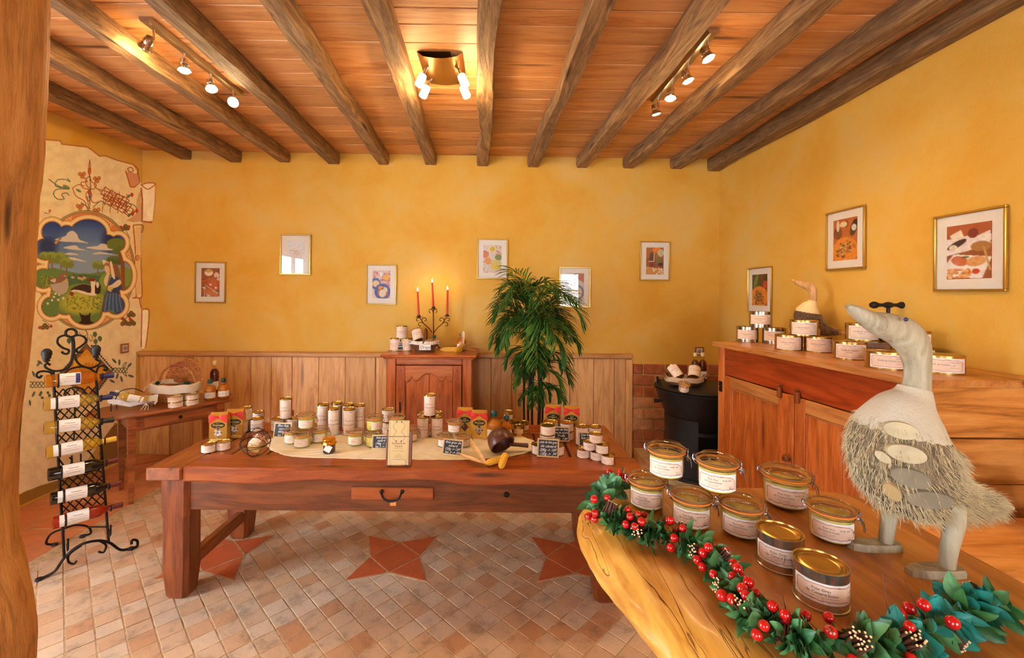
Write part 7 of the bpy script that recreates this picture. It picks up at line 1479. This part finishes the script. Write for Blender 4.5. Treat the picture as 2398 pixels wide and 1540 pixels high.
for x, y in ((250, 1240), (480, 1165)):
    c = kk(x, y); MB().tube([(c.x, 0, c.z), (c.x, -.03, c.z - .03), (c.x, -.055, c.z - .01), (c.x, -.06, c.z + .05)], .005, 6).build('empty_hook', m_iron, rack)
# ================================================================ CAULDRON TOP
lz = cz0 + .03; p = at_z(1613, 905, lz); bx, by = p.x, p.y + .09; t = thing('bread_basket', 'small basket with cloth rim on the cauldron lid', 'basket', (bx, by, lz), -.08)
basket_body([(.115 + .03 * k / 5, .07 + .02 * k / 5, .004 + .05 * k / 5) for k in range(6)], 34, .05, .0055).build('woven_body', m_wick, t); cloth_rim(.148, .092, .06, .03).build('cloth_rim', mat('grey_striped_cloth', C(196, 168, 140), .9, var=.1), t)
for s in (-1, 1): MB().tube([(s * .15, -.02, .05), (s * .175, -.02, .085), (s * .175, .02, .085), (s * .15, .02, .05)], .005, 6).build('handle', m_wick, t)
K_bean.place('tin lying tilted in the cauldron basket, left of two', (bx - .06, by - .03, lz + .06), rot=(-.75, -.25, .25), group='tins on the cauldron'); K_bean.place('tin lying tilted in the cauldron basket, right of two', (bx + .065, by - .035, lz + .055), rot=(-.8, .25, -.25), group='tins on the cauldron')
for x0, x1, yb, lb in ((1621, 1638, 872, 'red liqueur bottle behind the cauldron basket, left of two'), (1636, 1653, 874, 'red liqueur bottle behind the cauldron basket, right of two')): pp_ = at_y((x0 + x1) / 2, yb, by + .13); B_tall_s.place(lb, (pp_.x + (.006 if x0 > 1630 else -.004), by + .135, lz + .0005), -.1, 'red liqueur bottles')
pj = at_z(1604, 920, lz - .01); J_small.place('tiny clip-top jar leaning on the cauldron lid edge', (pj.x, pj.y + .03, lz + .0), rot=(.35, 0, -.1), group='tins on the cauldron')
# ================================================================ PALM
pc_ = at_y(1250, 985, 3.66); palm = thing('potted_palm', 'tall artificial palm with black stems in front of the wainscot', 'plant', (pc_.x, 3.66, 0))
m_leaf = mat('palm_leaf', C(44, 92, 34), .4, var=.35, vscale=9); m_leaf2 = mat('palm_leaf_light', C(78, 124, 44), .4, var=.3, vscale=9); m_stem = mat('black_cane', C(26, 18, 20), .4); m_rach = mat('leaf_rib', C(120, 140, 50), .5)
MB().lathe([(0, 0), (.13, 0), (.15, .01), (.17, .26), (.18, .27), (.18, .29), (.165, .29), (.16, .25), (0, .25)], 28).build('pot', mat('brown_pot', C(110, 66, 40), .5), palm)
r = random.Random(17); tops = []
for k in range(7):
    x0, y0 = (k - 3) * .026 + r.uniform(-.006, .006), r.uniform(-.05, .05); h = r.uniform(1.25, 1.62); P = [(x0 * .7, y0, .25), (x0 + r.uniform(-.01, .01), y0, .7), (x0 + r.uniform(-.02, .02), y0, h * .8), (x0 + r.uniform(-.03, .03), y0, h)]
    MB().tube(spl(P, 5), .009, 8).build('cane', m_stem, palm); tops.append(P)
def frond(base, az, el, Lf, droop, ml):
    b = MB(); d = Vector((math.cos(az) * math.cos(el), math.sin(az) * math.cos(el), math.sin(el))); P = [Vector(base)]; n = 12
    for i in range(n): d = (d + Vector((0, 0, -droop * (i + 1) / n))).normalized(); P.append(P[-1] + d * Lf / n)
    b.m = 1; b.tube(P, [.0035 - .0025 * i / n for i in range(n + 1)], 4); b.m = 0
    for i in range(2, n + 1):
        for f in ((0, .5) if i < n else (0,)):
            p = P[i] if f == 0 else (P[i] + P[i + 1 if i < n else i]) / 2; tn = (P[i] - P[i - 1]).normalized(); sd = tn.cross(Vector((0, 0, 1))); sd = sd.normalized() if sd.length > .05 else Vector((1, 0, 0))
            for s in (-1, 1):
                l = Lf * (.42 * math.sin(PI * (.25 + .62 * i / n)) + .08) * r.uniform(.85, 1.15); w = .0064 * r.uniform(.8, 1.25); dl = (sd * s * r.uniform(.55, .95) + tn * r.uniform(.7, 1.0) + Vector((0, 0, r.uniform(-.25, .25)))).normalized()
                q0 = p; q1 = p + dl * l * .35; d2 = (dl + Vector((0, 0, -.3))).normalized(); q2 = q1 + d2 * l * .35; d3 = (d2 + Vector((0, 0, -.45))).normalized(); q3 = q2 + d3 * l * .3; wn = dl.cross(Vector((0, 0, 1))); wn = (wn.normalized() if wn.length > .05 else sd) * w; fo = Vector((0, 0, w * .5))
                b.add([q0 - wn * .3, q0 + wn * .3, q1 - wn - fo, q1, q1 + wn - fo, q2 - wn * .9 - fo, q2, q2 + wn * .9 - fo, q3], [(0, 3, 2), (0, 1, 3), (1, 4, 3), (2, 3, 6, 5), (3, 4, 7, 6), (5, 6, 8), (6, 7, 8)])
    b.build('frond', [ml, m_rach], palm, angle=60)
spec = []
for k in range(20): spec.append((1.52 + r.uniform(-.12, .12), r.uniform(0, 2 * PI), r.uniform(.45, 1.3), r.uniform(.36, .5), r.uniform(.3, .48)))
for k in range(24): spec.append((1.36 + r.uniform(-.1, .1), 2 * PI * k / 24 + r.uniform(-.2, .2), r.uniform(.15, .8), r.uniform(.34, .46), r.uniform(.32, .5)))
for k in range(17): spec.append((1.14 + r.uniform(-.1, .08), r.uniform(0, 2 * PI), r.uniform(-.1, .5), r.uniform(.22, .32), r.uniform(.4, .6)))
for k in range(6): spec.append((.92 + r.uniform(-.05, .05), r.uniform(-PI, 0), r.uniform(.1, .6), r.uniform(.2, .28), .5))
spec += [(.98, 0.1, .75, .46, .42), (1.0, 0.0, .4, .36, .5), (.84, -.2, .55, .3, .5), (.84, 3.3, .3, .2, .4)]
for (h, az, el, Lf, dr) in spec:
    P = r.choice(tops); frond((P[2][0] * .8, P[2][1], h), az, el, Lf, dr, m_leaf if r.random() < .72 else m_leaf2)
# ================================================================ FOREGROUND COUNTER
G6 = 'foie gras jars on the slab counter'; z0 = CZ + .0005
def fput(P, label, x, y, rz, z=z0): p = at_z(x, y, z); return P.place(label, p, rz, G6)
j3 = fput(J_front, 'foie gras jar at the left end of the counter, under the left upper jar', 1514, 1183, -.32); j4 = fput(J_front, 'foie gras jar in the middle of the lower row on the counter', 1618, 1226, -.36); j5 = fput(J_front, 'foie gras jar at the right of the lower row, touching the small tin', 1735, 1247, -.42)
fput(J_front, 'upper left foie gras jar standing on two others', 1560, 1112, -.4, z0 + .0805); fput(J_front, 'upper right foie gras jar standing on two others', 1679, 1144, -.45, z0 + .0805)
fput(J_big, 'larger foie gras jar alone behind the others on the counter', 1838, 1180, -.4); fput(J_front, 'foie gras jar in front of the goose feet', 1945, 1258, -.5)
K_front.place('steel foie gras tin behind the nearest tin on the counter', at_z(1825, 1320, z0), -.2, G6); K_front.place('nearest steel foie gras tin on the counter', at_z(1921, 1403, z0), -.2, G6)
# ---- berry and leaf garland
m_lf = [mat('garland_leaf_%d' % i, C(*c), .45, var=.25, vscale=25) for i, c in enumerate([(62, 116, 58), (46, 96, 52), (86, 140, 84), (40, 108, 92)])]
m_bry = mat('red_berry', C(196, 16, 18), .12, coat=.6); m_twig = mat('brown_twig', C(98, 56, 42), .7, var=.3, vscale=60); m_tip = mat('cut_twig_tip', C(232, 206, 160), .7); m_teal = mat('teal_leaf', C(40, 140, 128), .5, var=.3, vscale=20)
gz = CZ + .026
path = [(1452, 1118), (1412, 1160), (1410, 1200), (1450, 1222), (1500, 1238), (1560, 1255), (1620, 1275), (1668, 1308), (1700, 1350), (1730, 1400), (1768, 1446), (1830, 1486), (1910, 1506), (2000, 1512), (2080, 1510), (2150, 1490), (2210, 1455), (2280, 1425), (2345, 1412)]
GP = spl([at_z(x, y, gz) for x, y in path], 8); gar = thing('berry_garland', 'garland of leaves, red berries and twig bundles curling over the slab counter', 'garland', GP[0] - Vector((0, 0, .026))); g0 = gar.location.copy()
MB().tube([p - g0 for p in GP], .0035, 6).build('core_wire', m_lf[1], gar)
Rg = random.Random(23); ng = len(GP)
def leaf_mesh(seed, Lf, wf, m):
    r = random.Random(seed); b = MB(); rows = []; n = 6; bend = r.uniform(-.35, .35)
    for i in range(n + 1):
        u = i / n; w = wf * math.sin(PI * min(.98, .08 + u * .9)) ** .8; z = Lf * .18 * math.sin(u * 2.4) + bend * Lf * u * u * .5; x = Lf * u
        rows.append([(x, -w, z + w * .35 + r.uniform(-.001, .001)), (x, -w * .5, z + w * .1), (x, 0, z), (x, w * .5, z + w * .1), (x, w, z + w * .35 + r.uniform(-.001, .001))])
    b.loft(rows, close=False, cap=False); return b.mesh('leaf', m, 60)
LFM = [leaf_mesh(i, .033 + .005 * (i % 4), .0095 + .0014 * (i % 3), m_lf[i % 3]) for i in range(12)]; LFT = [leaf_mesh(50 + i, .038, .014, m_teal) for i in range(4)]; LFL = [leaf_mesh(70 + i, .034, .012, m_lf[(i + 1) % 3]) for i in range(6)]
BRM = MB().sphere((0, 0, 0), .0088, 14, 10).mesh('berry', m_bry)
TWM = MB(); TWM.tube([(0, 0, -.02), (0, 0, .019)], .0017, 6); TWM.m = 1; TWM.tube([(0, 0, .019), (0, 0, .0205)], .0016, 6); TWM = TWM.mesh('twig', [m_twig, m_tip])
def frame(i):
    t = (GP[min(i + 1, ng - 1)] - GP[max(i - 1, 0)]).normalized(); s = t.cross(Vector((0, 0, 1))).normalized(); return GP[i] - g0, t, s, s.cross(t)
def bunch_leaves(i, n, big=False, teal=False):
    p, t, s, u = frame(i)
    for k in range(n):
        a = 2 * PI * k / n + Rg.uniform(-.3, .3); o = s * math.cos(a) + u * math.sin(a)
        if o.z < -.45: o.z = -.2; o.normalize()
        d = (o * Rg.uniform(.8, 1.1) + t * Rg.uniform(-.1, .35)).normalized(); x = d; y = (t * -1 + Vector((Rg.uniform(-.3, .3),) * 3)).cross(x); y = y.normalized() if y.length > .1 else s; zz = x.cross(y); M = Matrix((x, y, zz)).transposed().to_4x4()
        pp = p + t * Rg.uniform(-.013, .013) + o * .004; me = Rg.choice(LFT if teal else (LFL if big else LFM)); ob = link('leaf', me, gar); ob.matrix_basis = Matrix.Translation(pp) @ M @ Matrix.Scale(Rg.uniform(.8, 1.15), 4)
        e = ob.matrix_basis @ Vector((.035, 0, .006)); lo = CZ - g0.z + .003
        if e.z < lo: ob.location.z += (lo - e.z)
def bunch_berries(i, n, off=None):
    p, t, s, u = frame(i); used = []
    for k in range(n):
        for _ in range(20):
            a = Rg.uniform(-.2, PI + .2) if off is None else off + Rg.uniform(-.7, .7); o = s * math.cos(a) + u * math.sin(a); q = p + o * Rg.uniform(.024, .037) + t * Rg.uniform(-.02, .02); q.z = max(q.z, CZ - g0.z + .0095)
            if all((q - w).length > .0165 for w in used): break
        used.append(q); sc_ = Rg.uniform(.8, 1.1); ob = link('berry', BRM, gar, q); ob.scale = (sc_,) * 3
        MB().tube([tuple(p + o * .006), tuple(q - o * .006)], .0006, 4).build('berry_stalk', m_twig, gar)
def bunch_twigs(i, n, tilt=0.6):
    p, t, s, u = frame(i); ax = (s * math.cos(tilt) + u * math.sin(tilt)).normalized()
    for k in range(n):
        a, rr = 2.4 * k, .0033 * math.sqrt(k); b1 = ax.orthogonal().normalized(); b2 = ax.cross(b1); q = p + ax * .014 + b1 * rr * math.cos(a) + b2 * rr * math.sin(a); q.z = max(q.z, CZ - g0.z + .004)
        d = (ax + Vector((Rg.uniform(-.12, .12), Rg.uniform(-.12, .12), Rg.uniform(-.08, .12)))).normalized(); ob = link('twig', TWM, gar); ob.matrix_basis = Matrix.Translation(q) @ d.to_track_quat('Z', 'Y').to_matrix().to_4x4()
seq = [(2, 'B', 5), (5, 'L', 9), (9, 'T', 9), (12, 'L', 11), (17, 'B', 4), (19, 'T', 11), (24, 'L', 10), (30, 'B', 7), (32, 'T', 9), (37, 'L', 13), (43, 'B', 7), (45, 'T', 12), (50, 'L', 9), (53, 'T', 9), (55, 'G', 8), (58, 'B', 5), (61, 'T', 14), (64, 'L', 11), (67, 'B', 5), (70, 'T', 9), (73, 'G', 10), (76, 'B', 6), (79, 'T', 9), (82, 'G', 10), (86, 'B', 4), (88, 'T', 12), (94, 'L', 16), (99, 'B', 5), (103, 'T', 14), (109, 'L', 16), (113, 'B', 3), (115, 'T', 12), (119, 'C', 9), (123, 'B', 3), (126, 'T', 9), (129, 'C', 10), (133, 'L', 7), (136, 'C', 10), (140, 'T', 10), (143, 'C', 7)]
for i, k, n in seq:
    i = min(i, ng - 1)
    if k == 'L': bunch_leaves(i, n + 3)
    elif k == 'G': bunch_leaves(i, n + 2, True)
    elif k == 'C': bunch_leaves(i, n, Rg.random() < .4, Rg.random() < .75)
    elif k == 'B': bunch_berries(i, n + 1)
    else: bunch_twigs(i, n + 6, Rg.choice([-.3, .3, .9, 2.2, 2.8]))
for x, y, dx, h in ((1700, 1330, -.01, .03), (1855, 1470, -.015, .05), (2095, 1480, -.02, .09), (2160, 1440, -.03, .06), (1632, 1210, .004, .05)):
    p = at_z(x, y, CZ + .02) - g0; MB().tube([p, p + Vector((dx * .5, .003, h * .5)), p + Vector((dx, .0, h))], [.001, .0008, .0006], 5).build('loose_stalk', m_twig, gar)

# small packed leaves filling the garland between the bunches
b = MB(); protos = [(m_.vertices, m_.polygons) for m_ in LFM]
for k in range(620):
    i = Rg.randrange(2, ng - 2); p, t, s, u = frame(i); a = Rg.uniform(0, 2 * PI); o = s * math.cos(a) + u * math.sin(a)
    if o.z < -.4: o.z = -.15; o.normalize()
    x = (o * Rg.uniform(.6, 1.0) + t * Rg.uniform(-.6, .6)).normalized(); y = t.cross(x); y = y.normalized() if y.length > .1 else s; M = Matrix.Translation(p + t * Rg.uniform(-.01, .01)) @ Matrix((x, y, x.cross(y))).transposed().to_4x4() @ Matrix.Scale(Rg.uniform(.55, .85), 4)
    teal_ = i > 112 and Rg.random() < .5; me = Rg.choice(LFM); V = [M @ v.co for v in me.vertices]; lo = min(v.z for v in V); dz = max(0, CZ - g0.z + .002 - lo); b.m = 3 if teal_ else Rg.randrange(3)
    b.add([(v.x, v.y, v.z + dz) for v in V], [tuple(f.vertices) for f in me.polygons])
fo = b.build('packed_leaves', [m_lf[0], m_lf[1], m_lf[2], m_teal], gar, angle=60); fo['kind'] = 'stuff'
